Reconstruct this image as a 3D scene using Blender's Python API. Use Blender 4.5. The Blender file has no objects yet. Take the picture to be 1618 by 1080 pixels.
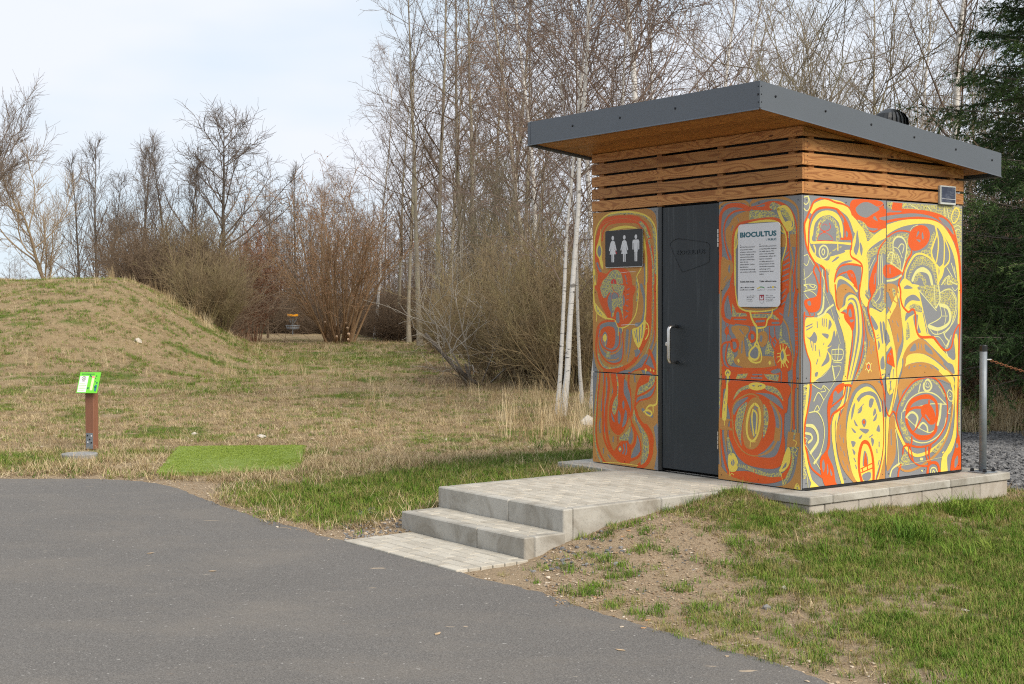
import bpy, math, random
import numpy as np
from mathutils import Matrix, Vector
from mathutils.geometry import tessellate_polygon
R = math.radians
scene = bpy.context.scene
col = scene.collection

DENOISE = False
# ------------------------------------------------------------------ camera
CAMH = 1.68
cam_data = bpy.data.cameras.new('camera')
cam = bpy.data.objects.new('camera', cam_data); col.objects.link(cam)
cam_data.sensor_width = 36.0
cam_data.lens = 2160.47 / 1618 * 36
cam_data.clip_start = 0.05; cam_data.clip_end = 3000
cam.matrix_world = Matrix.Translation((0, 0, CAMH)) @ Matrix.Rotation(math.pi/2 - 0.0252, 4, 'X') @ Matrix.Rotation(-0.0024, 4, 'Z')
scene.camera = cam

# ------------------------------------------------------------------ sky and sun
SUN_AZ = Vector((0.70, -0.715, 0)).normalized(); SUN_EL = R(40)
world = bpy.data.worlds.new('World'); scene.world = world; world.use_nodes = True
wn = world.node_tree; wn.nodes.clear()
wo = wn.nodes.new('ShaderNodeOutputWorld'); wb = wn.nodes.new('ShaderNodeBackground')
sky = wn.nodes.new('ShaderNodeTexSky'); sky.sky_type = 'NISHITA'; sky.sun_disc = False
sky.sun_elevation = SUN_EL; sky.sun_rotation = math.atan2(SUN_AZ.x, SUN_AZ.y)
sky.air_density = 1.0; sky.dust_density = .4; sky.ozone_density = 2.0
tc = wn.nodes.new('ShaderNodeTexCoord'); mp = wn.nodes.new('ShaderNodeMapping')
mp.inputs['Scale'].default_value = (1.6, 1.6, 5.0); mp.inputs['Location'].default_value = (7.4, 3.0, 0.6)
cn = wn.nodes.new('ShaderNodeTexNoise'); cn.inputs['Scale'].default_value = 1.5; cn.inputs['Detail'].default_value = 4; cn.inputs['Roughness'].default_value = 0.5
cr = wn.nodes.new('ShaderNodeValToRGB'); cr.color_ramp.elements[0].position = 0.34; cr.color_ramp.elements[0].color = (0.50,)*3+(1,)
cr.color_ramp.elements[1].position = 0.56; cr.color_ramp.elements[1].color = (0.97,)*3+(1,)
mx = wn.nodes.new('ShaderNodeMix'); mx.data_type = 'RGBA'
mx.inputs['B'].default_value = (7.55, 7.85, 8.5, 1)
wn.links.new(tc.outputs['Generated'], mp.inputs['Vector']); wn.links.new(mp.outputs[0], cn.inputs['Vector'])
wn.links.new(cn.outputs['Fac'], cr.inputs['Fac']); wn.links.new(cr.outputs['Color'], mx.inputs['Factor'])
hz = wn.nodes.new('ShaderNodeMix'); hz.data_type = 'RGBA'; hz.inputs[0].default_value = .75; hz.inputs['B'].default_value = (4.4, 6.5, 7.9, 1)   # thin high haze lightens the gaps
wn.links.new(sky.outputs[0], hz.inputs['A']); wn.links.new(hz.outputs['Result'], mx.inputs['A']); wn.links.new(mx.outputs['Result'], wb.inputs['Color'])
wb.inputs['Strength'].default_value = 0.1
wn.links.new(wb.outputs[0], wo.inputs['Surface'])
sd = bpy.data.lights.new('sun', 'SUN'); sd.energy = 3.3; sd.angle = R(34); sd.color = (1.0, 0.91, 0.78)
sun = bpy.data.objects.new('sun', sd); col.objects.link(sun)
sdir = Vector((SUN_AZ.x*math.cos(SUN_EL), SUN_AZ.y*math.cos(SUN_EL), math.sin(SUN_EL)))
sun.rotation_euler = (-sdir).to_track_quat('-Z', 'Y').to_euler()
sun.location = (8, -4, 12)
scene.cycles.max_bounces = 5; scene.cycles.diffuse_bounces = 3; scene.cycles.glossy_bounces = 2; scene.cycles.use_denoising = DENOISE
scene.cycles.filter_width = 1.15; scene.cycles.adaptive_threshold = .015
vs = scene.view_settings
vs.view_transform = 'Standard'; vs.look = 'None'; vs.exposure = 0.28; vs.gamma = 1.0; vs.use_curve_mapping = False

# ------------------------------------------------------------------ helpers
class MB:
    """collects vertices and faces of ONE mesh"""
    def __init__(s): s.v = []; s.f = []; s.m = []
    def add(s, vs, fs, mi=0):
        b = len(s.v); s.v += [tuple(p) for p in vs]; s.f += [tuple(i+b for i in f) for f in fs]; s.m += [mi]*len(fs); return s
    def box(s, x0, x1, y0, y1, z0, z1, b=0.0, mi=0):
        if b <= 0:
            return s.add([(x0,y0,z0),(x1,y0,z0),(x1,y1,z0),(x0,y1,z0),(x0,y0,z1),(x1,y0,z1),(x1,y1,z1),(x0,y1,z1)],
                  [(0,3,2,1),(4,5,6,7),(0,1,5,4),(1,2,6,5),(2,3,7,6),(3,0,4,7)], mi)
        # chamfered box
        V = []; idx = {}
        X = (x0, x1); Y = (y0, y1); Z = (z0, z1)
        for i in (0,1):
            for j in (0,1):
                for k in (0,1):
                    sx, sy, sz = (1,-1)[i], (1,-1)[j], (1,-1)[k]
                    for a in range(3):
                        p = [X[i]+sx*b, Y[j]+sy*b, Z[k]+sz*b]; p[a] = (X[i], Y[j], Z[k])[a]
                        idx[(i,j,k,a)] = len(V); V.append(tuple(p))
        F = []
        for a in range(3):
            o = [q for q in range(3) if q != a]
            for e in (0,1):
                q = []
                for (c, d) in ((0,0),(1,0),(1,1),(0,1)):
                    t = [0,0,0]; t[a] = e; t[o[0]] = c; t[o[1]] = d; q.append(idx[tuple(t)+(a,)])
                if (e == 1) == (a == 1): q.reverse()
                F.append(tuple(q))
        for a in range(3):
            o = [q for q in range(3) if q != a]
            for c in (0,1):
                for d in (0,1):
                    t0 = [0,0,0]; t0[o[0]] = c; t0[o[1]] = d; t1 = list(t0); t1[a] = 1
                    F.append((idx[tuple(t0)+(o[0],)], idx[tuple(t1)+(o[0],)], idx[tuple(t1)+(o[1],)], idx[tuple(t0)+(o[1],)]))
        for i in (0,1):
            for j in (0,1):
                for k in (0,1): F.append(tuple(idx[(i,j,k,a)] for a in range(3)))
        return s.add(V, F, mi)
    def prism(s, poly, h0, h1, f, mi=0):
        """poly 2d list; f(a,b,h)->3d"""
        n = len(poly); V = [f(a,b,h0) for a,b in poly] + [f(a,b,h1) for a,b in poly]
        F = [tuple(range(n-1,-1,-1)), tuple(range(n, 2*n))] + [(i, (i+1)%n, n+(i+1)%n, n+i) for i in range(n)]
        return s.add(V, F, mi)
    def tube(s, pts, r, k=8, mi=0, caps=True):
        pts = [Vector(p) for p in pts]; n = len(pts); rr = r if hasattr(r, '__len__') else [r]*n
        V = []; prev = None
        for i, p in enumerate(pts):
            d = (pts[min(i+1,n-1)] - pts[max(i-1,0)]).normalized()
            if prev is None: u = d.orthogonal().normalized()
            else: u = (prev - d*prev.dot(d)).normalized()
            prev = u; w = d.cross(u)
            for j in range(k):
                a = 2*math.pi*j/k; V.append(p + (u*math.cos(a) + w*math.sin(a))*rr[i])
        F = [(i*k+j, i*k+(j+1)%k, (i+1)*k+(j+1)%k, (i+1)*k+j) for i in range(n-1) for j in range(k)]
        if caps: F += [tuple(range(k-1,-1,-1)), tuple(range((n-1)*k, n*k))]
        return s.add(V, F, mi)
    def lathe(s, prof, k=24, mi=0, c=(0,0,0)):
        V = [(c[0]+r*math.cos(2*math.pi*j/k), c[1]+r*math.sin(2*math.pi*j/k), c[2]+z) for r, z in prof for j in range(k)]
        F = [(i*k+j, i*k+(j+1)%k, (i+1)*k+(j+1)%k, (i+1)*k+j) for i in range(len(prof)-1) for j in range(k)]
        F += [tuple(range(k-1,-1,-1)), tuple(range((len(prof)-1)*k, len(prof)*k))]
        return s.add(V, F, mi)
    def mesh(s, name, mats, smooth=False, recalc=True):
        me = bpy.data.meshes.new(name); me.from_pydata(s.v, [], s.f)
        for m in (mats if isinstance(mats, (list, tuple)) else [mats]): me.materials.append(m)
        if len(me.materials) > 1: me.polygons.foreach_set('material_index', s.m)
        if smooth: me.polygons.foreach_set('use_smooth', [True]*len(me.polygons))
        if recalc:
            import bmesh
            bm = bmesh.new(); bm.from_mesh(me); bmesh.ops.recalc_face_normals(bm, faces=bm.faces); bm.to_mesh(me); bm.free()
        me.update(); return me
    def build(s, name, mats, parent=None, loc=(0,0,0), rot=(0,0,0), smooth=False, recalc=True):
        return link(name, s.mesh(name, mats, smooth, recalc), parent, loc, rot)
def link(name, me, parent=None, loc=(0,0,0), rot=(0,0,0), scl=None):
    o = bpy.data.objects.new(name, me); col.objects.link(o)
    o.parent = parent; o.location = loc; o.rotation_euler = rot
    if scl is not None: o.scale = scl
    return o
def tag(o, label=None, cat=None, group=None, kind=None):
    if label: o['label'] = label
    if cat: o['category'] = cat
    if group: o['group'] = group
    if kind: o['kind'] = kind
    return o
def thing(name, label, cat, loc=(0,0,0), rz=0, group=None):
    o = bpy.data.objects.new(name, None); col.objects.link(o); o.location = loc; o.rotation_euler = (0,0,rz); o.empty_display_size = .2
    return tag(o, label, cat, group)
def np_mesh(name, V, F, mat=None, smooth=True):
    """fast mesh from arrays; F is an (n,3) or (n,4) array"""
    me = bpy.data.meshes.new(name); k = F.shape[1]
    me.vertices.add(len(V)); me.vertices.foreach_set('co', V.astype(np.float32).ravel())
    me.loops.add(F.size); me.loops.foreach_set('vertex_index', F.astype(np.int32).ravel())
    me.polygons.add(len(F)); me.polygons.foreach_set('loop_start', np.arange(0, F.size, k, dtype=np.int32))
    me.polygons.foreach_set('use_smooth', np.full(len(F), smooth))
    if mat: me.materials.append(mat)
    me.update(calc_edges=True); return me
def vnoise(x, y, seed=0):
    xi = np.floor(x).astype(np.int64); yi = np.floor(y).astype(np.int64); fx = x-xi; fy = y-yi
    def h(a, b):
        n = (a*374761393 + b*668265263 + seed*974634541) & 0x7fffffff
        n = ((n ^ (n >> 13))*1274126177) & 0x7fffffff
        return ((n ^ (n >> 16)) & 0xffff)/65535.0
    sx = fx*fx*(3-2*fx); sy = fy*fy*(3-2*fy)
    return (h(xi,yi)*(1-sx)+h(xi+1,yi)*sx)*(1-sy) + (h(xi,yi+1)*(1-sx)+h(xi+1,yi+1)*sx)*sy
def fbm(x, y, seed=0, octv=4):
    s = 0; a = .5
    for i in range(octv): s = s + a*vnoise(x, y, seed+i); x = x*2.03+7.1; y = y*2.03+3.7; a *= .5
    return s/(1-.5**octv)

# ------------------------------------------------------------------ materials
class NT:
    def __init__(s, name):
        s.m = bpy.data.materials.new(name); s.m.use_nodes = True; s.t = s.m.node_tree; s.t.nodes.clear()
        s.o = s.n('OutputMaterial'); s.b = s.n('BsdfPrincipled'); s.l(s.b.outputs[0], s.o.inputs[0]); s._c = None
    def n(s, t, **k):
        x = s.t.nodes.new('ShaderNode'+t)
        for a, v in k.items(): setattr(x, a, v)
        return x
    def l(s, a, b): s.t.links.new(a, b)
    def set(s, **k):
        for a, v in k.items(): s.b.inputs[a.replace('_', ' ')].default_value = v
        return s
    def coords(s, kind='Object', scale=(1,1,1), rnd=0.0, loc=(0,0,0), rot=(0,0,0)):
        c = s.n('TexCoord'); m = s.n('Mapping'); m.inputs['Scale'].default_value = scale; m.inputs['Location'].default_value = loc; m.inputs['Rotation'].default_value = rot
        src = c.outputs[kind]
        if rnd:
            oi = s.n('ObjectInfo'); ma = s.n('VectorMath', operation='MULTIPLY'); ma.inputs[1].default_value = (rnd, rnd*1.7, rnd*.6)
            cb = s.n('CombineXYZ')
            for i in range(3): s.l(oi.outputs['Random'], cb.inputs[i])
            s.l(cb.outputs[0], ma.inputs[0]); ad = s.n('VectorMath', operation='ADD'); s.l(src, ad.inputs[0]); s.l(ma.outputs[0], ad.inputs[1]); src = ad.outputs[0]
        s.l(src, m.inputs['Vector']); return m.outputs[0]
    def noise(s, vec, scale, detail=4, rough=.55, dist=0.0):
        x = s.n('TexNoise'); x.inputs['Scale'].default_value = scale; x.inputs['Detail'].default_value = detail; x.inputs['Roughness'].default_value = rough; x.inputs['Distortion'].default_value = dist
        s.l(vec, x.inputs['Vector']); return x.outputs['Fac']
    def ramp(s, fac, stops, interp='LINEAR'):
        r = s.n('ValToRGB'); r.color_ramp.interpolation = interp; e = r.color_ramp.elements
        while len(e) < len(stops): e.new(0.5)
        for q, (p, c) in zip(e, stops): q.position = p; q.color = (c if hasattr(c, '__len__') else (c,)*3) + (1,) if not (hasattr(c,'__len__') and len(c) == 4) else c
        s.l(fac, r.inputs[0]); return r.outputs[0]
    def mix(s, fac, a, b, mode='MIX'):
        x = s.n('Mix', data_type='RGBA', blend_type=mode)
        for k, v in (('Factor', fac), ('A', a), ('B', b)):
            i = x.inputs[k]
            if k == 'Factor': i = x.inputs[0]
            if hasattr(v, 'is_output') or isinstance(v, bpy.types.NodeSocket): s.l(v, i)
            elif k == 'Factor': i.default_value = v
            else: i.default_value = tuple(v) + (1,) if len(v) == 3 else v
        return x.outputs['Result']
    def math(s, op, a, b=None):
        x = s.n('Math', operation=op)
        for i, v in enumerate((a, b)):
            if v is None: continue
            if isinstance(v, bpy.types.NodeSocket): s.l(v, x.inputs[i])
            else: x.inputs[i].default_value = v
        return x.outputs[0]
    def color(s, c):
        if isinstance(c, bpy.types.NodeSocket): s.l(c, s.b.inputs['Base Color'])
        else: s.b.inputs['Base Color'].default_value = tuple(c)+(1,)
        return s
    def bump(s, h, strength=.3, dist=.01):
        b = s.n('Bump'); b.inputs['Strength'].default_value = strength; b.inputs['Distance'].default_value = dist
        s.l(h, b.inputs['Height']); s.l(b.outputs[0], s.b.inputs['Normal']); return s
def simple(name, c, rough=.6, var=.12, scale=8.0, metallic=0.0, bump=0.0, rnd=3.0):
    m = NT(name); v = m.coords('Object', rnd=rnd); f = m.noise(v, scale, 5, .6)
    m.color(m.mix(f, [x*(1-var*1.6) for x in c], [min(1, x*(1+var*1.4)) for x in c])); m.set(Roughness=rough, Metallic=metallic)
    if bump: m.bump(m.noise(v, scale*6, 4), bump, .004)
    return m.m

def wood_mat(name, light, dark, tone=1.0, rough=.62):
    m = NT(name)
    v = m.coords('Object', (1.0, 11, 11), rnd=37.0)
    g = m.noise(m.coords('Object', (2.5, 90, 90), rnd=11.0), 3.0, 4, .6)
    n = m.noise(m.coords('Object', (1.5, 9, 9), rnd=53.0), 1.0, 1.5, .45, .3)
    w = m.math('SINE', m.math('MULTIPLY', n, 95.0))
    ring = m.ramp(m.math('ADD', m.math('MULTIPLY', w, .5), .5), [(.0, 1.0), (.5, .9), (.8, .45), (1.0, .1)])
    c = m.mix(ring, dark, light)
    c = m.mix(m.math('MULTIPLY', g, .45), c, [x*.55 for x in light])
    t = m.noise(v, .5, 3); c = m.mix(m.math('MULTIPLY', t, .5), c, [x*y for x, y in zip(light, (.72, .64, .55))])
    # knots
    vo = m.n('TexVoronoi'); vo.inputs['Scale'].default_value = 2.2; m.l(m.coords('Object', (1.0, 2.6, 2.6), rnd=29.0), vo.inputs['Vector'])
    k = m.ramp(vo.outputs['Distance'], [(.0, 1), (.035, .9), (.065, 0)])
    c = m.mix(k, c, [x*.35 for x in dark])
    oi = m.n('ObjectInfo'); hs = m.n('HueSaturation'); m.l(m.math('ADD', m.math('MULTIPLY', oi.outputs['Random'], .42), .80*tone), hs.inputs['Value']); m.l(c, hs.inputs['Color'])
    m.color(hs.outputs[0]); m.set(Roughness=rough); m.b.inputs['Specular IOR Level'].default_value = .3
    m.bump(g, .25, .002)
    return m.m

MAT = {}
MAT['larch'] = wood_mat('larch_boards', (.54, .262, .092), (.225, .068, .018))
MAT['soffit'] = wood_mat('soffit_boards', (.52, .225, .062), (.23, .075, .018), .95, .5)
MAT['fascia'] = simple('slate_grey_sheet_metal', (.085, .097, .113), .42, .05, 3, .0)
MAT['fascia'].node_tree.nodes['Principled BSDF'].inputs['Specular IOR Level'].default_value = .6
MAT['black'] = simple('black_gap', (.012, .012, .013), .8, .1)
MAT['blackmetal'] = simple('black_coated_metal', (.016, .017, .018), .28, .1, 4)
MAT['screw'] = simple('screw_head', (.02, .02, .022), .35, .1, 4, .6)
MAT['steel'] = simple('brushed_stainless_steel', (.62, .6, .57), .28, .1, 30, 1.0)
MAT['galv'] = simple('galvanised_steel', (.21, .235, .26), .5, .25, 16, .25)
MAT['rust'] = simple('rusty_steel', (.22, .085, .035), .8, .3, 40, .2)
def _door():
    m = NT('dark_slate_door_paint')
    v = m.coords('Object', (1, 26, .9)); s = m.ramp(m.noise(v, 1.4, 6, .7), [(.0, 0), (.50, 0), (.70, 1)])
    e = m.ramp(m.noise(m.coords('Object', (1, 3.4, .35), loc=(0, .4, 1)), 1.4, 2), [(.45, 0), (.66, 1)])
    sc = m.ramp(m.noise(m.coords('Object', (1, 9, 14), rot=(.5, 0, 0)), 2.5, 7, .75), [(.66, 0), (.7, 1)])
    f = m.math('MULTIPLY', m.math('ADD', m.math('MULTIPLY', s, e), m.math('MULTIPLY', sc, .2)), .38)
    n = m.noise(m.coords('Object', (2, 2, 2)), 2.5, 4)
    c = m.mix(n, (.009, .014, .019), (.015, .021, .027))
    m.color(m.mix(f, c, (.17, .19, .20))); m.set(Roughness=.5)
    return m.m
MAT['door'] = _door()
def _concrete(name, a, b, stain=.5, sc=1.0):
    m = NT(name); v = m.coords('Object', (sc,)*3, rnd=9.0)
    f = m.noise(v, 3.2, 6, .62); g = m.noise(v, 60, 4, .7); h = m.ramp(m.noise(v, 2.6, 5, .65, 1.0), [(.42, 0), (.70, 1)])
    c = m.mix(f, a, b); c = m.mix(m.math('MULTIPLY', h, stain), c, [x*y for x, y in zip(a, (.62, .56, .48))])
    c = m.mix(m.ramp(g, [(.3, .35), (.45, 0)]), c, [x*.45 for x in a])
    po = m.n('TexVoronoi'); po.inputs['Scale'].default_value = 42; m.l(v, po.inputs['Vector'])
    pit = m.ramp(po.outputs['Distance'], [(.10, 1), (.17, 0)]); pm = m.ramp(m.noise(v, 9, 2), [(.5, 0), (.62, .6)])
    c = m.mix(m.math('MULTIPLY', pit, pm), c, [x*.4 for x in a])
    oi = m.n('ObjectInfo'); hs = m.n('HueSaturation'); m.l(m.math('ADD', m.math('MULTIPLY', oi.outputs['Random'], .16), .92), hs.inputs['Value']); m.l(c, hs.inputs['Color'])
    m.color(hs.outputs[0]); m.set(Roughness=.88); m.bump(g, .35, .004); return m.m
MAT['concrete'] = _concrete('cast_concrete_kerb', (.31, .295, .26), (.50, .475, .42), .85)
MAT['paver'] = _concrete('concrete_paver', (.40, .37, .31), (.55, .51, .435), .5)
MAT['block'] = _concrete('split_face_block', (.36, .32, .27), (.50, .46, .40), .6)
def flatcol(name, c, rough=.5, var=.05): return simple(name, c, rough, var, 3.0)
MAT['white'] = flatcol('white_print', (.66, .66, .68), .35); MAT['ink'] = flatcol('black_print', (.018, .018, .02), .45)
MAT['teal'] = flatcol('teal_print', (.0, .10, .135), .45); MAT['inkgrey'] = flatcol('grey_print', (.10, .10, .105), .5)
MAT['crimson'] = flatcol('crimson_print', (.35, .02, .035), .45); MAT['gold'] = flatcol('yellow_print', (.78, .58, .05), .45)
MAT['leafgreen'] = flatcol('green_print', (.09, .30, .09), .45)

# ------------------------------------------------------------------ the cabin's frame of reference
YAW = .6423; OX, OY, ZS = 2.1516, 10.1491, .31
cu, su = math.cos(YAW), math.sin(YAW)
def to_world(v, u): return (OX + v*cu - u*su, OY + v*su + u*cu)      # v along the side wall, u along the front wall
def to_local(x, y):
    dx, dy = x-OX, y-OY
    return dx*cu+dy*su, -dx*su+dy*cu

# ------------------------------------------------------------------ terrain
PATH = [(-30, 13.1), (-9, 13.75), (-5.05, 13.45), (-4.2, 13.42), (-3.69, 13.24), (-3.3, 12.95), (-3.03, 12.56), (-2.56, 11.74), (-1.95, 10.78), (-1.58, 10.29), (-1.16, 9.72), (-.31, 8.6), (.18, 7.95), (.64, 7.22), (1.05, 6.62), (1.39, 6.08), (1.75, 5.4), (2.4, 4.0), (3.2, 1.5), (4, -6), (-30, -6)]
def sm(a, b, t):
    t = np.clip((t-a)/(b-a), 0, 1); return t*t*(3-2*t)
def poly_dist(px, py, poly):
    """signed distance, negative inside"""
    d = np.full(px.shape, 1e9); ins = np.zeros(px.shape, bool); n = len(poly)
    for i in range(n):
        (ax, ay), (bx, by) = poly[i], poly[(i+1) % n]
        ex, ey = bx-ax, by-ay; t = np.clip(((px-ax)*ex+(py-ay)*ey)/(ex*ex+ey*ey), 0, 1)
        d = np.minimum(d, np.hypot(px-ax-t*ex, py-ay-t*ey))
        c = ((ay > py) != (by > py)) & (px < (bx-ax)*(py-ay)/((by-ay) if by != ay else 1e-9)+ax)
        ins ^= c
    return np.where(ins, -d, d)
_CP = []
def cp(v, u, z): x, y = to_world(v, u); _CP.append((x, y, z))
for v, u, z in [(-2.35,.30,.01),(-2.0,.30,.09),(-1.5,.33,.17),(-1.0,.34,.235),(-.5,.36,.285),(-.25,.40,.285),(-.25,.1,.235),(-.23,-.28,.185),(.6,-.31,.17),(1.4,-.32,.15),(2.26,-.31,.125),
                (2.4,.5,.13),(2.5,2.0,.16),(2.4,3.2,.18),(1.2,2.75,.23),(-.1,2.75,.24),(-.3,2.2,.255),(-.3,1.95,.265),(-1.0,1.96,.225),(-1.6,1.96,.175),(-1.95,1.95,.135),(-2.3,1.86,.03),(-2.9,1.8,.0),
                (-1.5,2.5,.11),(-2.4,2.6,.0),(-.6,3.1,.19),(-1.6,3.6,.04),(.5,4.2,.1),
                (-1.9,-.4,.055),(-1.5,-.8,.075),(-.6,-.5,.17),(.2,-1.0,.11),(1.2,-1.0,.1),(2.4,-1.0,.09),(-.8,-1.4,.05),(.5,-2.2,.03),(1.8,-2.0,.05),(3.2,-1.0,.09),(3.5,.5,.12),(4.5,3,.15),(-2.4,-.6,.0),
                (.5,1.2,.05),(1.5,1.2,.05),(.5,.3,.05),(1.6,.4,.05),(1,2.2,.1),(-1.0,1.2,.0),(-1.9,1.1,.0),(-.4,1.2,.0),(-2.5,1.1,-.05)]: cp(v, u, z)
_CP += [(x, y, 0) for x, y in [(-5,13.5),(-3.7,13.3),(-2.5,11.8),(-1.9,10.8),(-1.2,9.75),(-.3,8.6),(.2,7.95),(.64,7.2),(1.05,6.6),(1.4,6.1),(2.3,4),(4,4),(6,6),(8,8),(-4,17),(-1,16),(-7,20),(1.5,21),(5,24),(-3,25),(9,13),(12,20),(-8,10),(0,4),(-4,6),(3,7.2)]]
_CP = np.array(_CP); _n = len(_CP)
_A = np.hypot(_CP[:,None,0]-_CP[None,:,0], _CP[:,None,1]-_CP[None,:,1]); _W = np.linalg.solve(_A+np.eye(_n)*1e-3, _CP[:,2])
def height(x, y, rough=True):
    x = np.asarray(x, float); y = np.asarray(y, float); sh = x.shape; x = x.ravel(); y = y.ravel()
    h = np.zeros(len(x)); near = (x > -9) & (x < 13) & (y > 2) & (y < 27)
    if near.any():
        hn = (np.hypot(x[near][:,None]-_CP[None,:,0], y[near][:,None]-_CP[None,:,1])*_W).sum(1)
        fade = sm(-9,-6,x[near])*(1-sm(9,13,x[near]))*sm(2,4,y[near])*(1-sm(22,27,y[near]))
        h[near] = np.clip(hn, -.06, .32)*fade
    # the mound on the left
    edge = -6.6 - 1.2*sm(34, 60, y) - .10*(y-40)*(y > 40)
    prof = sm(0, 1, (edge-x)/5.6)
    h = h + 2.62*prof*sm(25, 45, y + .35*(x+14)*(x < -8)*.4)*(1-sm(50, 62, y))
    h = h + .30*(1-prof)*sm(26, 60, y)*0
    # a low bank behind the cabin on the right
    h = h + .9*sm(3.5, 8, x-.02*y)*sm(17, 24, y)
    h = h - .18*sm(60, 110, y)*(x > -6)
    pd = poly_dist(x, y, PATH)
    if rough:
        far = np.clip(np.hypot(x, y)/20, .5, 3)
        h = h + ((fbm(x*1.1, y*1.1, 5)-.5)*.10*np.clip(far, .5, 2.2) + (fbm(x*5, y*5, 9, 3)-.5)*.035)*sm(0, .8, pd)
        v_, u_ = to_local(x, y); sl = np.exp(-(((x-.85)/.9)**2+((y-9.2)/1.1)**2)); h = h + sl*((fbm(x*9, y*9, 71, 3)-.5)*.05+(fbm(x*26, y*26, 73, 2)-.5)*.02)*sm(0, .3, pd)
    h = np.where(pd < 0, np.minimum(h, -.03*sm(0, .25, -pd)), h)
    return h.reshape(sh)
def gz(x, y): return float(height(np.array([x]), np.array([y]))[0])

def blob(x, y, cx, cy, rx, ry, a=0.0):
    c, s = math.cos(a), math.sin(a); dx, dy = x-cx, y-cy
    return np.exp(-(((dx*c+dy*s)/rx)**2 + ((-dx*s+dy*c)/ry)**2))
def zones(x, y):
    """green, soil and density weights of the ground cover"""
    n1 = fbm(x*.9, y*.9, 21); n2 = fbm(x*3.1, y*3.1, 33); n3 = fbm(x*.25, y*.25, 41)
    v, u = to_local(x, y); pd = poly_dist(x, y, PATH)
    green = .10 + .9*sm(.56, .70, n1)*.55
    # lawn strips
    green = green + 1.25*blob(x, y, -.5, 12.55, 2.0, .95, .30) + 1.1*blob(x, y, -1.15, 11.3, .8, 1.1, -.85) + .9*blob(x, y, -6.2, 15.1, 1.3, 1.0) + .8*blob(x, y, .9, 14.2, 1.2, .5, .3)
    bank = sm(.3, -.4, u)*sm(13, 11.5, y - .3*(x-3))*(x > -.2)
    green = green + bank*(.50 + .9*sm(.36, .58, n1*.6+n2*.4)) + .5*blob(x, y, 2.0, 7.9, 1.1, .8) + .8*blob(x, y, 3.4, 9.3, 1.2, .5, .35)
    green = green + .35*blob(x, y, -4, 45, 7, 12)
    soil = 1.0*blob(x, y, .80, 8.95, .58, .75, -.6) + .9*blob(x, y, .75, 9.7, .5, .5) + 1.0*np.exp(-(pd/np.where((x > -.6) & (y < 10), .42+.6*fbm(x*1.7, y*1.7, 88), .28))**2) + 1.1*blob(x, y, .42, 8.55, .55, .5, -.7) + .8*blob(x, y, -2.75, 12.9, 1.0, .7) + .7*blob(x, y, -3.9, 14.9, 1.3, .9) + .5*blob(x, y, 1.7, 6.9, .55, .3, -.9)+.8*blob(x, y, 2.55, 7.35, .22, .12)
    soil = soil + .7*blob(x, y, -1.0, 10.15, .35, .6, -.6) + .55*sm(.60, .72, n2)*(y < 30)*(.4+.6*(n1 > .45)) + bank*.65*sm(.52, .36, n1)
    forest = sm(63, 70, y + 3*(n3-.5)*4)*(x > -6) + sm(27.5, 31, y+2*(n1-.5))*sm(-3.2, -1.2, x + .05*y-1.5)*(x < 9)
    grav = sm(.35, .7, to_local(x, y)[0]-2.25)*sm(4.6, 5.0, x)*(1-sm(15.5, 17.5, y-.15*x))*sm(11.1, 11.8, y) + sm(0, .3, v-2.35)*sm(-1.0, -.5, u)*(1-sm(16.5, 17.5, y))*(x > 3.6)
    return np.clip(green*(1-np.clip(soil, 0, 1)*.75), 0, 1.2), np.clip(soil, 0, 1.3), np.clip(forest, 0, 1), np.clip(grav, 0, 1)

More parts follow.
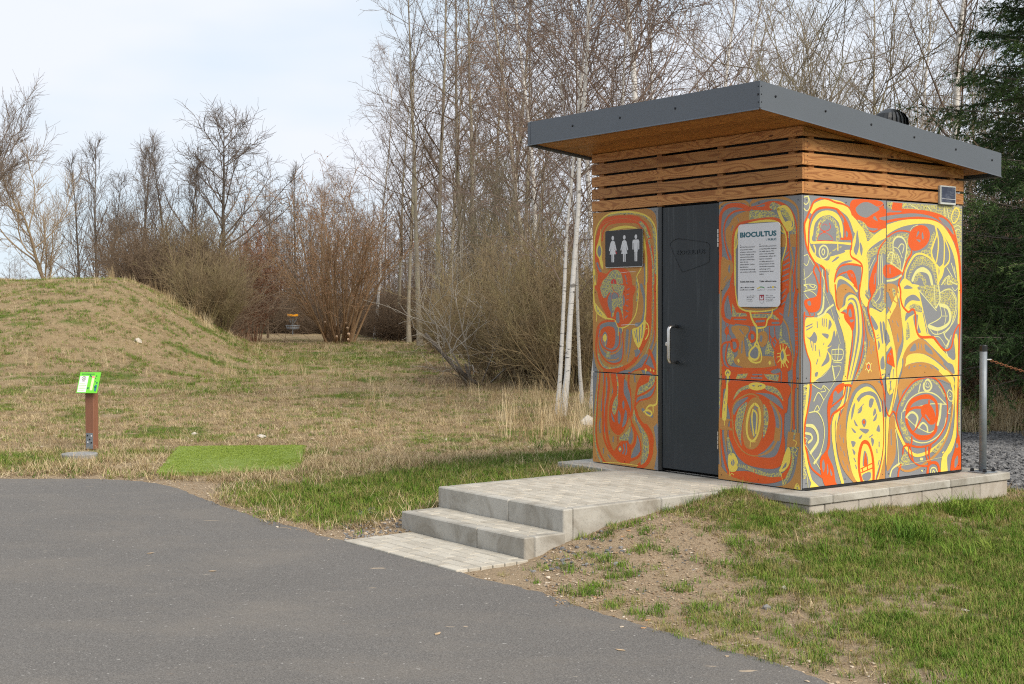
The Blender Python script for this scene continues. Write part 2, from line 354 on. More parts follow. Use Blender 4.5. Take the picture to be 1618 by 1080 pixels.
def axis(lo, hi, fine_lo, fine_hi, d, g):
    a = list(np.arange(fine_lo, fine_hi, d)); s = d
    while a[-1] < hi: s *= g; a.append(a[-1]+s)
    s = d
    while a[0] > lo: s *= g; a.insert(0, a[0]-s)
    return np.array(a)
gx = axis(-400, 400, -7, 6.5, .075, 1.045); gy = axis(-60, 900, 5, 17.5, .075, 1.03)
GX, GY = np.meshgrid(gx, gy); GH = height(GX, GY)
nx, ny = len(gx), len(gy)
I = np.arange(nx*ny).reshape(ny, nx)
F = np.stack([I[:-1,:-1], I[:-1,1:], I[1:,1:], I[1:,:-1]], -1).reshape(-1, 4)
def _ground_mat():
    m = NT('ground_cover')
    at = m.n('Attribute', attribute_name='zone'); sep = m.n('SeparateColor'); m.l(at.outputs['Color'], sep.inputs[0])
    v = m.coords('Object')
    a = m.noise(v, 1.2, 6, .65); b = m.noise(v, 9, 6, .7); c = m.noise(v, 55, 5, .75); d = m.noise(m.coords('Object', (1, 1, 1), rot=(0,0,.6)), 160, 3, .7)
    st = m.noise(m.coords('Object', (9, 60, 9), rot=(0, 0, .5)), 2.0, 5, .7); st2 = m.noise(m.coords('Object', (70, 10, 9), rot=(0, 0, .2)), 2.0, 5, .7)
    dry = m.mix(b, (.21, .148, .08), (.39, .29, .16)); dry = m.mix(m.ramp(m.math('MAXIMUM', st, st2), [(.52, 0), (.72, .85)]), dry, (.54, .42, .25)); dry = m.mix(m.ramp(c, [(.32, .8), (.5, 0)]), dry, (.07, .05, .028))
    grn = m.mix(b, (.08, .115, .02), (.165, .20, .045)); grn = m.mix(m.ramp(c, [(.35, .7), (.55, 0)]), grn, (.045, .05, .015)); grn = m.mix(m.ramp(st, [(.55, 0), (.75, .6)]), grn, (.26, .24, .09))
    soil = m.mix(b, (.27, .19, .115), (.47, .36, .235)); soil = m.mix(m.ramp(d, [(.56, 0), (.66, .9)]), soil, (.55, .47, .37)); soil = m.mix(m.ramp(c, [(.34, .75), (.5, 0)]), soil, (.11, .085, .06))
    lit = m.mix(b, (.12, .075, .042), (.25, .16, .09)); lit = m.mix(m.ramp(c, [(.5, 0), (.66, .8)]), lit, (.30, .19, .10))
    vo = m.n('TexVoronoi'); vo.inputs['Scale'].default_value = 42; m.l(v, vo.inputs['Vector'])
    gr = m.mix(vo.outputs['Color'], (.09, .09, .092), (.22, .22, .22)); gr = m.mix(m.ramp(vo.outputs['Distance'], [(.4, 0), (.75, .8)]), gr, (.05, .048, .045))
    def jit(s, lo, hi): return m.ramp(m.math('ADD', s, m.math('MULTIPLY', m.math('SUBTRACT', m.math('ADD', m.math('MULTIPLY', a, .5), m.math('MULTIPLY', b, .6)), .55), .9)), [(lo, 0), (hi, 1)])
    k = m.mix(jit(sep.outputs[0], .32, .62), dry, grn); k = m.mix(jit(sep.outputs[1], .35, .75), k, soil)
    k = m.mix(jit(sep.outputs[2], .4, .6), k, lit); k = m.mix(jit(at.outputs['Alpha'], .45, .55), k, gr)
    m.color(k); m.set(Roughness=.95); m.b.inputs['Specular IOR Level'].default_value = .15
    m.bump(m.math('ADD', c, m.math('MULTIPLY', b, .8)), .8, .03); return m.m
MAT['ground'] = _ground_mat()
V = np.stack([GX, GY, GH], -1).reshape(-1, 3)
gm = np_mesh('ground', V, F, MAT['ground'])
zg = np.stack(zones(V[:,0], V[:,1]), -1); ca = gm.color_attributes.new('zone', 'FLOAT_COLOR', 'POINT'); ca.data.foreach_set('color', zg.astype(np.float32).ravel())
ground = tag(link('ground', gm), kind='structure')

# the asphalt path: a thin sheet with a ragged edge
def _asphalt():
    m = NT('worn_asphalt'); v = m.coords('Object')
    a = m.noise(v, .55, 5, .6); b = m.noise(v, 120, 4, .85); c = m.noise(m.coords('Object', (.9, 1.4, 1), rot=(0,0,.35)), .9, 6, .7); e = m.noise(v, 420, 2, .6)
    k = m.mix(m.math('ADD', m.math('MULTIPLY', a, .6), m.math('MULTIPLY', m.noise(v, 26, 4, .7), .4)), (.088, .081, .075), (.158, .147, .135)); k = m.mix(m.ramp(b, [(.34, .9), (.49, 0)]), k, (.030, .028, .026)); k = m.mix(m.ramp(b, [(.53, 0), (.66, .8)]), k, (.26, .245, .225))
    k = m.mix(m.ramp(e, [(.60, 0), (.72, .6)]), k, (.36, .34, .31))
    k = m.mix(m.math('MULTIPLY', m.ramp(c, [(.46, 0), (.74, 1)]), .4), k, (.215, .185, .15))
    fl_ = m.noise(v, 38, 2, .5); k = m.mix(m.ramp(fl_, [(.70, 0), (.74, .8)]), k, (.40, .385, .36)); k = m.mix(m.ramp(m.noise(m.coords('Object', (9, 30, 1), rot=(0,0,.1)), 1.6, 4, .6), [(.66, 0), (.74, .5)]), k, (.20, .13, .08))
    sp = m.noise(m.coords('Object', (1, 2.1, 1), rot=(0,0,.15)), 2.3, 3, .5, .6); k = m.mix(m.ramp(sp, [(.725, 0), (.745, .75)]), k, (.46, .36, .25))
    s2 = m.noise(m.coords('Object', (1.4, 4, 1), rot=(0,0,.1)), 6.5, 2, .5); k = m.mix(m.ramp(s2, [(.755, 0), (.775, .6)]), k, (.47, .41, .33))
    m.color(k); m.set(Roughness=.92); m.bump(b, .5, .004); return m.m
rng = np.random.default_rng(4)
def catmull(P, closed=False, step=.06):
    P = [np.array(p, float) for p in P]; n = len(P); out = []
    for i in range(n if closed else n-1):
        if closed: p0, p1, p2, p3 = P[i-1], P[i], P[(i+1) % n], P[(i+2) % n]
        else: p0, p1, p2, p3 = P[max(i-1,0)], P[i], P[i+1], P[min(i+2,n-1)]
        k = int(max(5, min(40, np.linalg.norm(p2-p1)/step)))
        for t in np.arange(k)/k:
            out.append(.5*((2*p1)+(-p0+p2)*t+(2*p0-5*p1+4*p2-p3)*t*t+(-p0+3*p1-3*p2+p3)*t**3))
    if not closed: out.append(P[-1])
    return np.array(out)
edge = catmull(PATH[1:18], step=.05); nrm = np.gradient(edge, axis=0); nrm = np.stack([-nrm[:,1], nrm[:,0]], 1); nrm /= np.linalg.norm(nrm, axis=1)[:,None]+1e-9
edge = edge + nrm*((fbm(edge[:,0]*2.5, edge[:,1]*2.5, 8)-.5)*.10 + (fbm(edge[:,0]*12, edge[:,1]*12, 3)-.5)*.06)[:,None]
poly = [(-30, 13.3)] + [tuple(p) for p in edge] + [(3.2, 1.5), (4, -6), (-30, -6)]
mb = MB(); tess = tessellate_polygon([[Vector((x, y, 0)) for x, y in poly]])
mb.add([(x, y, .006) for x, y in poly] + [(x, y, -.08) for x, y in poly], [tuple(t) for t in tess] + [(i, (i+1) % len(poly), len(poly)+(i+1) % len(poly), len(poly)+i) for i in range(len(poly))])
tag(mb.build('asphalt_path', _asphalt()), kind='structure')

# ------------------------------------------------------------------ the toilet cabin
W_, D_ = 2.402, 1.968
cabin = thing('toilet_cabin', 'small public toilet cabin with orange and yellow painted panels and overhanging grey roof', 'cabin', (OX, OY, ZS), YAW)
K_ = -.1104; ZSOF = 2.712
def zsof(v): return ZSOF + K_*v
# core: the dark frame behind the cladding
mb = MB(); mb.prism([(.05, .0), (D_-.05, .0), (D_-.05, zsof(D_-.05)-.004), (.05, zsof(.05)-.004)], .05, .857, lambda a, b, h: (a, h, b))
mb.prism([(.16, .0), (D_-.05, .0), (D_-.05, zsof(D_-.05)-.004), (.16, zsof(.16)-.004)], .857, 1.556, lambda a, b, h: (a, h, b))
mb.prism([(.05, .0), (D_-.05, .0), (D_-.05, zsof(D_-.05)-.004), (.05, zsof(.05)-.004)], 1.556, W_-.05, lambda a, b, h: (a, h, b))
mb.box(.05, .165, .85, 1.56, 2.203, 2.6)
mb.build('inner_frame', MAT['black'], cabin)

def paint(name, c, rough=.42, var=.06):
    m = NT(name); v = m.coords('Object'); f = m.noise(v, 5, 5, .65); g = m.noise(v, 70, 3, .6)
    k = m.mix(f, [x*(1-var*1.7) for x in c], [min(1, x*(1+var)) for x in c]); k = m.mix(m.ramp(g, [(.62, 0), (.72, .25)]), k, [x*.6 for x in c])
    m.color(k); m.set(Roughness=rough); m.b.inputs['Specular IOR Level'].default_value = .35; return m.m
PM = {'G': paint('grey_panel_board', (.22, .225, .235), .5, .05), 'O': paint('orange_red_marker_paint', (.66, .098, .012)), 'Y': paint('yellow_marker_paint', (.80, .61, .10), .5, .05),
      'B': paint('ochre_spray_paint', (.50, .24, .062), .55, .1), 'L': paint('pale_yellow_line_paint', (.66, .63, .24)), 'R': paint('crimson_line_paint', (.62, .05, .03)), 'W': paint('white_scratch', (.75, .72, .68))}
def _doodle():
    m = NT('scribbled_yellow_doodle_paint'); v = m.coords('Object', (1, 1, 1)); w = m.n('TexNoise'); w.inputs['Scale'].default_value = 14; m.l(v, w.inputs['Vector'])
    ad = m.n('VectorMath', operation='MULTIPLY_ADD'); m.l(w.outputs['Color'], ad.inputs[0]); ad.inputs[1].default_value = (.05,)*3; m.l(v, ad.inputs[2])
    vo = m.n('TexVoronoi', feature='DISTANCE_TO_EDGE'); vo.inputs['Scale'].default_value = 34; m.l(ad.outputs[0], vo.inputs['Vector'])
    wv = m.n('TexWave', wave_type='RINGS'); wv.inputs['Scale'].default_value = 16; wv.inputs['Distortion'].default_value = 9; wv.inputs['Detail'].default_value = 2; m.l(v, wv.inputs['Vector'])
    f = m.math('MAXIMUM', m.ramp(vo.outputs['Distance'], [(.045, 1), (.085, 0)]), m.math('MULTIPLY', m.ramp(wv.outputs['Fac'], [(.80, 0), (.90, 1)]), .6))
    m.color(m.mix(f, (.23, .228, .20), (.56, .49, .10))); m.set(Roughness=.5); return m.m
PM['K'] = _doodle()
PKEYS = ['G', 'O', 'Y', 'B', 'K', 'L', 'R', 'W']; PMATS = [PM[k] for k in PKEYS]

ART = """
@A
Bf 2403,2163 2313,2199 2172,2209 1966,2208 1711,2200 1613,2164 1579,2093 1568,1873 1562,1447 2404,1453
O47 2312,1670 2343,1809 2342,1940 2302,2054 2231,2118 2126,2135 1966,2130
O45 2138,2130 2046,2134 1955,2134 1854,2124 1788,2111
O24 1810,2116 1722,2078 1678,2024 1651,1950
B3 2278,2099 2196,2118 2069,2130 1955,2128 1843,2103 1766,2092
O19 2272,1953 2254,2033 2184,2090 2057,2104 1910,2098 1810,2081 1752,2028
K32 1777,2085 1722,2034 1687,1973 1667,1950
O12 1651,1951 1691,1933 1705,1897
O50 1678,1914 1667,1833 1656,1729 1656,1448
O19 1635,1876 1608,1728 1589,1581 1585,1447
K21 1673,1929 1651,1861 1629,1773 1619,1655 1626,1448
K19 2190,2169 2069,2176 1932,2173 1799,2160 1722,2134 1656,2086 1613,2021
K36 1611,2014 1592,1889 1589,1727 1585,1661
Y14 2385,1695 2383,1826 2375,1980 2343,2071 2290,2130 2196,2175 2057,2187 1910,2183 1766,2158 1678,2124 1619,2073 1586,2006 1576,1888 1572,1727 1570,1447
Y31 2383,1694 2378,1632 2369,1555 2381,1453
G8 2378,1648 2369,1594
Yf 2182,2035 2080,2063 1955,2068 1854,2052 1814,2029 1944,2028 2080,2027
B8 2103,2031 1955,2041 1832,2032
Yf 1752,1998 1722,1931 1722,1864 1752,1806 1759,1895
G17 1730,1731 1722,1613 1733,1448
Y16 1755,2006 1730,1938 1711,1864 1704,1730 1705,1448
Yf 2290,2061 2302,2008 2325,1947 2352,1887 2347,1833 2314,1793 2302,1754 2267,1703 2259,1745 2278,1807 2269,1868 2290,1923 2292,1992
Gf 2308,1912 2331,1886 2334,1847 2311,1812 2290,1831 2284,1869
G23 2338,1755 2316,1712 2290,1685
G19 2323,1639 2319,1608 2328,1578
Of 2314,1677 2220,1663 2150,1703 2012,1706 1933,1684 1894,1638 1877,1548 1877,1449 2350,1453 2338,1593
Kf 2220,1629 2150,1685 2069,1691 2014,1648 1998,1565 2021,1512 2046,1451 2279,1452 2290,1554 2255,1607
Rf 2121,1615 2092,1604 2083,1566 2106,1513 2131,1533 2156,1583 2147,1605
G10 2123,1597 2115,1567
G13 1969,1640 1953,1602
G12 1953,1583 1930,1553
G12 1944,1538 1924,1511
G11 1989,1482 1985,1450
W3 2032,1666 1921,1672 1832,1671
K20 1826,1622 1823,1547 1819,1449
Y11 1766,1702 1788,1673 1821,1633 1808,1584 1792,1510 1793,1449
@A
Bf! 2403,1566 1562,1554 1561,1115 1635,981 1744,904 1899,839 2104,813 2327,804 2386,907 2404,1023
Gf! 2404,1031 2368,884 2339,804 2405,809
G31 1766,1557 1722,1408 1755,1245 1832,1222
Of 2344,1565 2338,1504 2302,1411 2243,1334 2185,1273 2115,1262 2069,1205 1989,1210 1910,1244 1877,1312 1871,1446 1871,1559
Kf 2279,1565 1995,1560 2003,1485 2001,1372 1992,1259 2021,1334 2069,1372 2104,1349 2133,1281 2148,1372 2145,1441 2185,1464 2261,1457
Gf 2161,1502 2201,1426 2173,1334 2143,1281 2141,1372 2148,1448
Gf 2148,1479 2104,1494 2058,1478 2058,1455 2143,1442
R6 2144,1563 2115,1509 2069,1486 2052,1459
R5 2115,1509 2141,1479 2145,1444
O17 2173,1494 2237,1418 2197,1372 2162,1311
O15 2101,1235 2101,1334 2078,1367 2046,1355 2023,1311 2017,1217
Gf 2085,1243 2083,1319 2052,1326 2044,1243
Gf 1996,1477 1976,1447 1978,1402 1996,1387
G8 1944,1522 1916,1529
G8 1948,1477 1919,1484
G8 1955,1432 1926,1435
G9 1961,1387 1933,1379
G11 1961,1342 1933,1334
G14 1967,1281 1944,1296
Y18 2220,1274 2302,1303 2348,1330 2369,1365 2381,1419 2388,1489 2383,1566
Yf 2374,1411 2302,1357 2208,1280 2279,1288 2344,1314 2376,1365
G8 2348,1380 2338,1334
G8 2324,1345 2308,1315
G7 2298,1326 2279,1303
Y12 2220,1274 2150,1268 2104,1256 2085,1228 2058,1192 2001,1193
Y11 2001,1193 1933,1214 1877,1259 1832,1319 1810,1409 1796,1513 1795,1557
K18 1818,1558 1814,1476 1826,1424
Gf 2314,1210 2115,1246 2069,1197 2001,1168 1994,956 2069,894 2220,903 2315,979 2338,1102
B16 2291,1164 2303,1102 2267,1011 2185,967 2081,984 2021,1047 2018,1137
B12 2321,1102 2303,994 2220,920 2104,915 2058,932
O21 2115,1252 2244,1246 2324,1203 2348,1117 2355,1009 2339,924 2291,856 2209,820
O15 2310,1195 2331,1117 2324,1025 2279,949 2209,897 2127,880 2047,894 2007,933 1994,1032 2001,1138 1996,1179
O16 2301,1133 2296,1072 2253,1019 2174,994 2104,999 2052,1038 2040,1107 2046,1152
Of 2291,1149 2267,1188 2197,1205 2127,1197 2102,1167 2097,1106 2109,1045 2150,1012 2220,1026 2267,1065
Gf 2238,1157 2267,1126 2267,1088 2232,1027 2203,1073 2208,1135
Yf 2238,1136 2263,1111 2255,1080 2232,1069 2212,1096 2218,1127
Y7 2235,1073 2230,1035
Kf! 2203,989 2226,935 2156,931 2174,982
O5 2150,983 2148,960
O5 2095,984 2092,961
K22 2324,955 2301,902 2253,857 2185,840 2116,843 2047,856 2005,865
G34 1940,1169 1951,1033 1944,958
G20 1888,1169 1910,1034 1944,912
B22 1910,1169 1927,1033 1955,912
Gf 1990,858 1854,900 1766,970 1777,992 1854,1005 1832,946 1922,883
O63 1667,1556 1667,1371 1678,1201 1722,1097 1799,991
O38 1722,1082 1788,992 1854,915 1955,859 2104,820 2244,807
Gf 1810,1021 1843,990 1832,946 1777,992
K11 1626,1555 1617,1445 1623,1298 1639,1143 1678,1039 1722,964 1788,902 1821,883
O24 1596,1555 1591,1334 1600,1143 1619,1077
Gf 1604,1187 1622,1099 1667,1017 1654,993 1608,1084
O31 1663,1010 1613,922 1585,850 1581,806
O16 1667,987 1700,927 1752,859
O48 1722,867 1656,847 1591,820
Gf 1733,963 1682,972 1700,935 1777,873 1899,839 1810,894
G11 1650,943 1635,900
O23 1899,794 1832,830 1744,852 1656,847
Bf 1910,786 1854,822 1777,836 1755,818 1810,786
Yf 1877,1184 1810,1200 1755,1238 1711,1260 1719,1171 1761,1067 1799,1025 1843,1065 1874,1132
G12 1823,1177 1819,1125 1808,1073
G12 1781,1200 1788,1141 1790,1081
G12 1748,1219 1759,1111
G9 1848,1162 1832,1110
Y12 1722,1253 1683,1223 1671,1179 1682,1135 1711,1101
Y8 1722,1182 1691,1192
Y15 1704,1556 1709,1408 1716,1312 1733,1245
Y7 1799,1036 1801,1010
Y10 2344,1311 2350,1249
Y8 2058,1190 2060,1125
Y7 2001,1191 2002,1164
W4 2023,1217 1910,1222 1810,1219
Yf 1708,856 1724,841 1708,827 1693,841
Yf 1650,855 1659,843 1650,831 1639,843
Yf 1611,847 1619,835 1611,827 1602,836
Y4 1711,827 1711,808
Y12 1572,1554 1568,1188 1570,799
@A
Bf! 2343,808 1556,803 1556,2 2399,2 2398,347
Gf! 2407,804 2334,803 2353,666 2375,542 2397,417 2408,275
G19 2256,794 2248,688 2267,582 2283,468
G19 2216,750 2208,629 2227,541 2240,409 2235,288
B15 2170,796 2142,701 2155,640 2192,560
G13 2131,780 2124,676 2142,623
K17 2323,816 2326,685 2350,561 2367,419 2375,278 2362,155 2331,70 2284,13
O21 2301,808 2310,712 2333,579 2342,447 2356,314 2348,209 2321,123 2257,32 2203,7
O27 2235,795 2241,697 2256,583 2263,478 2259,356 2254,251 2214,167 2150,103 2059,50
O35 2196,795 2182,700 2196,586 2215,498 2222,358 2203,238 2169,162 2111,97 2046,51
Of 2153,805 2019,797 2000,742 2004,613 1953,556 1927,497 1922,429 1953,359 2000,296 2059,266 2124,287 2170,344 2181,457 2163,562 2126,642
Gf 1996,733 1976,756 1927,702 1903,618 1896,499 1909,443 1930,514 1965,581 2004,639
Gf 2150,454 2116,400 2108,374 2142,398
Gf 2059,481 2030,440 2031,388 2051,361 2066,403
Gf 1965,491 1946,454 1960,376 2009,338 1986,425
Gf 2007,544 1991,571 1978,529 1996,493
K17 2084,801 2064,696 2070,601
Kf 2077,605 2121,551 2140,476 2108,437 2077,489 2062,550
O25 1978,794 1999,725 1999,630 1953,564 1916,490 1903,431
O27 1919,805 1927,711 1896,635 1879,551 1886,449
Bf 1891,806 1747,813 1765,777 1825,732 1863,697 1874,501 1896,704
G18 1851,786 1843,736
Of 1743,803 1629,797 1672,747 1747,710 1800,674 1814,623 1833,503 1856,485 1847,587 1828,690 1800,750
Kf 1654,791 1596,797 1608,725 1676,678 1753,649 1815,624 1788,691 1728,718 1676,738
Gf 1590,725 1605,650 1678,604 1818,561 1803,606 1703,637 1629,686
O15 1815,612 1715,649 1623,699 1590,750
O16 1826,544 1778,580 1654,612 1596,682 1583,776
Bf 1728,568 1568,568 1556,402 1629,398 1728,425 1803,488 1790,548
O38 1834,494 1813,436 1753,381 1678,327
O58 1709,359 1651,295 1639,221 1649,145 1691,74 1790,18
Kf 1853,502 1869,433 1815,377 1778,337 1753,271 1747,187 1753,119 1772,37 1715,63 1676,126 1670,210 1688,276 1728,324 1790,387 1838,452
G14 1841,426 1803,369 1770,312
O15 1903,439 1877,364 1828,308 1789,251 1770,185 1777,125
Kf 1902,418 1927,327 2048,235 1955,227 1914,259 1909,328
Of 2072,170 2020,215 1930,222 1894,184 1894,107 1917,41 2046,34 2131,87
Gf 1899,311 1927,228 1904,200 1871,262 1886,346
O32 1898,166 1851,213 1841,299 1876,364
Gf 1815,283 1782,210 1788,133 1891,80 1864,152 1826,215
O25 1917,58 1816,92 1775,134
Of 2150,111 2046,34 1904,38 2033,78
G15 1991,189 1978,151 1999,111
G15 1955,200 1950,145 1963,105
Gf 2035,173 2059,145 2038,121 2015,144
Yf 2038,160 2052,145 2038,133 2022,146
R5 2072,256 2072,187
R5 2059,257 2059,197
G16 2297,393 2307,335 2299,274
G13 2254,133 2257,94
G12 2197,86 2164,56
G12 2177,292 2177,270
G14 2124,243 2127,204
Gf! 1611,365 1568,402 1556,352 1556,2 1604,15 1568,160 1590,283
Y6 2257,11 2059,24 1930,25 1803,24
Y15 1567,803 1568,593 1602,550 1664,543 1701,511 1715,483
G28 1747,504 1703,481 1629,456
Y15 1733,487 1678,503 1634,485 1651,458 1698,469 1715,484
Y10 1617,542 1616,486
@B
B23 851,2153 834,2174 764,2198 664,2198 564,2179 527,2133 515,2169 484,2190
B19 496,2175 399,2197 266,2197 154,2178 71,2134 38,2070 34,1889 32,1483
O33 850,1938 841,2071 813,2128 744,2163 644,2161 564,2141 527,2126
O33 848,1938 837,1775 849,1627 845,1492
O22 520,2132 437,2141 342,2157 266,2160 191,2142 126,2103 78,2037 56,1959
O15 56,1959 53,1806 69,1611 58,1484
Of 428,2153 313,2172 294,2127 313,2103 501,2119
Gf 457,2138 380,2153 378,2137
O15 731,1726 772,1817 799,1921 799,2002 762,2074 692,2114 604,2122 543,2118
Bf 530,2108 634,2096 704,2063 744,2014 782,1972 772,1876 711,1764 701,1873 691,1960 643,2017 525,2029
G9 723,1969 703,2005
G8 653,2061 643,2038
Kf 520,2108 399,2109 294,2091 204,2037 186,2015 284,2037 418,2037 520,2032
O23 704,1491 705,1697 705,1844 698,1932 661,1996 602,2022 476,2035 341,2041 256,2032 189,2001 151,1936 142,1879 132,1816
Y18 677,1490 681,1697 683,1872 671,1945 647,1980
Y12 643,1990 663,1930 657,1871 671,1828
Yf 544,2017 447,2032 341,2035 265,2024 209,1998 170,1951 164,1921 204,1938 216,1977 228,2006 341,2016
G8 209,1977 188,1944
Kf 304,2159 247,2151 98,2066 59,1931 78,1922 135,2019 219,2087 317,2117
Y28 233,2109 172,2118 120,2080 93,2017 96,1967 129,1957 164,1984 207,2047 233,2102
Kf 217,2104 172,2108 128,2059 116,2008 144,2025 191,2063
Yf 164,2007 87,2010 92,1950 135,1935 158,1950
G9 98,2010 91,1982 100,1968
Y7 176,1937 176,1896
Y6 130,1942 131,1888
Y6 96,1954 98,1898
Bf! 213,1919 151,1916 151,1819 213,1821
Bf! 120,1913 59,1911 55,1816 110,1818
Y11 167,1936 153,1880 157,1824 180,1754 200,1684 205,1485
Of 129,1829 169,1740 193,1684 202,1485 124,1484 115,1682
G12 165,1754 134,1781
G12 175,1719 132,1742
G11 182,1680 126,1703
G11 185,1641 126,1661
G11 189,1599 132,1619
G11 193,1557 133,1577
G11 196,1515 142,1535
B18 110,1815 86,1709 109,1612 115,1484
O11 97,1646 78,1576 85,1484
Bf 820,1763 764,1743 705,1719 709,1624 773,1552 824,1492 839,1492 835,1627
Gf 743,1702 755,1662 739,1636 731,1676
G6 799,1582 773,1611
G6 783,1552 753,1588
Of 703,1639 702,1491 743,1491 728,1580
G4 717,1551 707,1551
G4 720,1522 707,1521
@B
B21 835,1521 834,1210 833,802
B11 19,1532 16,807
B14 207,1301 141,1224 113,1112 85,1000 103,901
B13 115,1533 114,1393 132,1301
O33 712,1527 778,1461 806,1395 810,1321 781,1269 692,1244
Of! 763,1498 677,1541 667,1424 637,1365 562,1333 301,1322 235,1358 198,1449 207,1534 142,1533 144,1456 174,1358 190,1252 216,1230 493,1221 742,1248 712,1299
Gf 793,1395 753,1447 743,1469 773,1358 763,1299 788,1314
Y13 677,1541 667,1453 642,1380 580,1345 474,1335 358,1339 280,1353 243,1368
B16 602,1365 474,1352 339,1353 263,1365
Kf! 710,1398 710,1293 550,1298 562,1320 667,1327 687,1369
Kf 503,1316 301,1316 249,1294 223,1268 339,1286 493,1288
G10 687,1274 562,1272
G16 454,1258 372,1263
G16 291,1248 225,1250
G10 196,1428 161,1456
G10 198,1471 152,1505
G10 201,1386 166,1407
G11 216,1322 188,1308
Bf 702,1221 552,1220 536,1177 579,1132 569,1031 557,958 601,913 669,922 691,962 651,999 659,1102 679,1145 712,1182
G13 601,1103 607,1015
G10 629,1197 591,1161
G10 646,1102 629,1044
Bf 435,1163 372,1186 337,1151 346,1093 394,1061 425,1092
Gf 411,1153 419,1113 398,1103 390,1143
Bf 679,969 542,986 300,994 262,953 298,909 591,899
Of 767,1218 744,1189 752,1155 781,1155 791,1184
O5 785,1247 767,1196 776,1107
O5 734,1248 756,1189 717,1126
O5 518,1220 515,1177
O5 501,1220 497,1177
O25 722,1108 666,1109 647,1065 676,1028 709,1042 719,1086 722,1108
O19 727,1096 798,1084 825,1039 817,951 780,892 671,878 492,879 300,890 215,933
O16 757,1078 774,1026 776,952 731,900 591,890 395,897 252,916
O23 515,1173 526,1140 507,1105 471,1120 470,1156 491,1174 515,1173
Kf 740,1052 768,982 752,930 711,915 688,969 699,1013
Kf 570,1147 542,1075 536,1039 493,1069 547,1133
Kf 327,1115 357,1050 357,1006 290,1007 264,931 268,1024 300,1073
O8 321,1215 319,1108
O8 270,1216 261,1137
O13 270,1137 296,1101 262,1045 236,1095 262,1137
O10 315,1151 262,1095
O20 206,1138 253,1067 262,981 224,911
Kf 205,1234 216,1167 221,1096 167,1088 120,1055 98,996 120,1084 186,1139 191,1216
Of 243,1074 167,1093 111,1042 96,972 111,901 166,876 213,896 245,967
Yf 185,1060 215,997 190,939 146,970 157,1026
Gf 189,1040 204,1007 191,968 172,998
Y8 206,1046 211,1082
Y8 182,1054 182,1086
Y8 164,1040 148,1072
Y6 154,1005 117,1010
Y8 152,984 126,953
Y8 164,956 136,914
Y8 182,944 159,896
Y8 198,947 200,912
Y7 210,975 235,950
Y6 213,997 243,990
Y6 210,1021 239,1017
O54 168,895 156,772
O41 803,892 796,744
O31 49,1490 66,1392 53,1183 49,1043 70,916 66,776
G8 59,1385 59,1368
G6 61,1291 48,1291
G6 60,1263 46,1263
G6 60,1235 46,1235
G6 60,1207 44,1207
G6 60,1179 44,1179
G6 58,1151 44,1151
G6 56,1120 44,1120
G6 56,1085 45,1085
G8 52,1043 47,1029
Y19 518,1336 507,1293 482,1250 449,1207 446,1120 469,1080
Y14 287,1351 299,1308 339,1272 352,1229 377,1214 444,1207
Y5 396,1207 396,1186
Y5 381,1207 379,1182
Gf 468,1062 520,1017 502,967 453,961 424,1005 434,1048
Y17 463,1073 510,1039 528,1003 510,973 463,964 432,983 423,1020 436,1059 463,1073
Y14 446,1106 423,1063 401,1006 407,955 453,941 500,949 534,973
Yf 641,967 653,952 641,934 627,950
Yf 314,961 328,945 314,928 300,944
Of! 731,866 205,880 205,783 731,780
Kf! 650,846 541,855 569,805 668,808
Kf! 378,857 222,858 231,803 337,818
G11 490,848 395,852
G11 504,822 395,826
Gf 300,884 215,904 215,876 280,863
Y15 756,875 780,854 770,832 741,835 731,857 756,875
Y20 751,823 763,745
@B
Bf 850,124 768,63 584,19 288,5 128,47 60,144 22,327 6,328 2,-6 849,4
B20 832,788 838,570 844,297 831,117
K10 830,824 842,733 844,570
O22 805,789 824,616 829,389 803,210 753,78 681,40
Bf 794,392 756,394 769,303 756,196 781,284
Of 732,787 141,791 161,609 170,436 160,316 183,193 288,138 524,143 645,203 719,307 746,377 729,486
O45 176,815 152,696 163,592
Of 756,67 584,94 405,92 219,99 117,182 97,278 81,168 171,71 346,19 584,19 718,44
Bf! 838,496 712,487 712,477 742,475 754,432 707,414 707,401 816,399 838,405
Y17 755,845 762,764 779,664
Yf 787,691 804,617 816,490 774,482 762,593 752,755
G7 784,673 784,646
G7 789,627 789,607
G6 792,573 792,555
Y7 789,483 791,437
Kf 695,643 644,723 537,767 523,739 610,715
Kf 371,769 267,761 207,719 177,660 244,707 348,736
Yf 528,772 454,790 369,779 363,751 442,728 516,739
Gf 496,767 469,766 478,755
Gf 423,768 395,773 407,759
Gf 466,708 313,707 218,666 177,598 243,630 383,693
Gf 689,607 585,661 537,667 644,581 690,523
Gf 313,644 255,612 195,538 189,435 206,329 263,236 382,217 441,226 347,283 266,377 255,499 287,602
B19 308,649 241,587 209,494 224,397 286,297 358,247
Bf! 257,460 200,444 213,355 275,348
B13 695,417 707,533 680,615 598,671 501,699 428,677
B10 697,470 692,372 643,293 570,238 464,221 347,255 265,323
Kf 547,633 631,582 670,490 673,418 633,330 606,293 594,424 571,541
Kf 378,625 333,573 327,495 345,424 382,366 375,483
Bf 501,660 442,674 392,640 375,553 387,403 427,312 488,270 560,282 589,353 585,496 549,604
Y20 471,625 511,589 540,516 552,427 534,357 488,335 443,381 418,462 413,551 437,609 471,625
Gf 477,591 518,500 503,412 469,363 434,461 442,566
Y15 489,572 498,501 477,379
Y15 489,577 446,540 455,398
G10 471,604 436,593
Y8 512,332 515,287
Y5 476,326 459,334
O8 547,605 595,450 611,302
Yf 744,208 694,224 655,186 641,134 667,85 731,79 751,133
Gf 700,178 719,140 694,122 679,153
Y6 700,173 696,124
Y6 737,80 731,44 712,64 688,53
K30 750,332 736,270 716,217
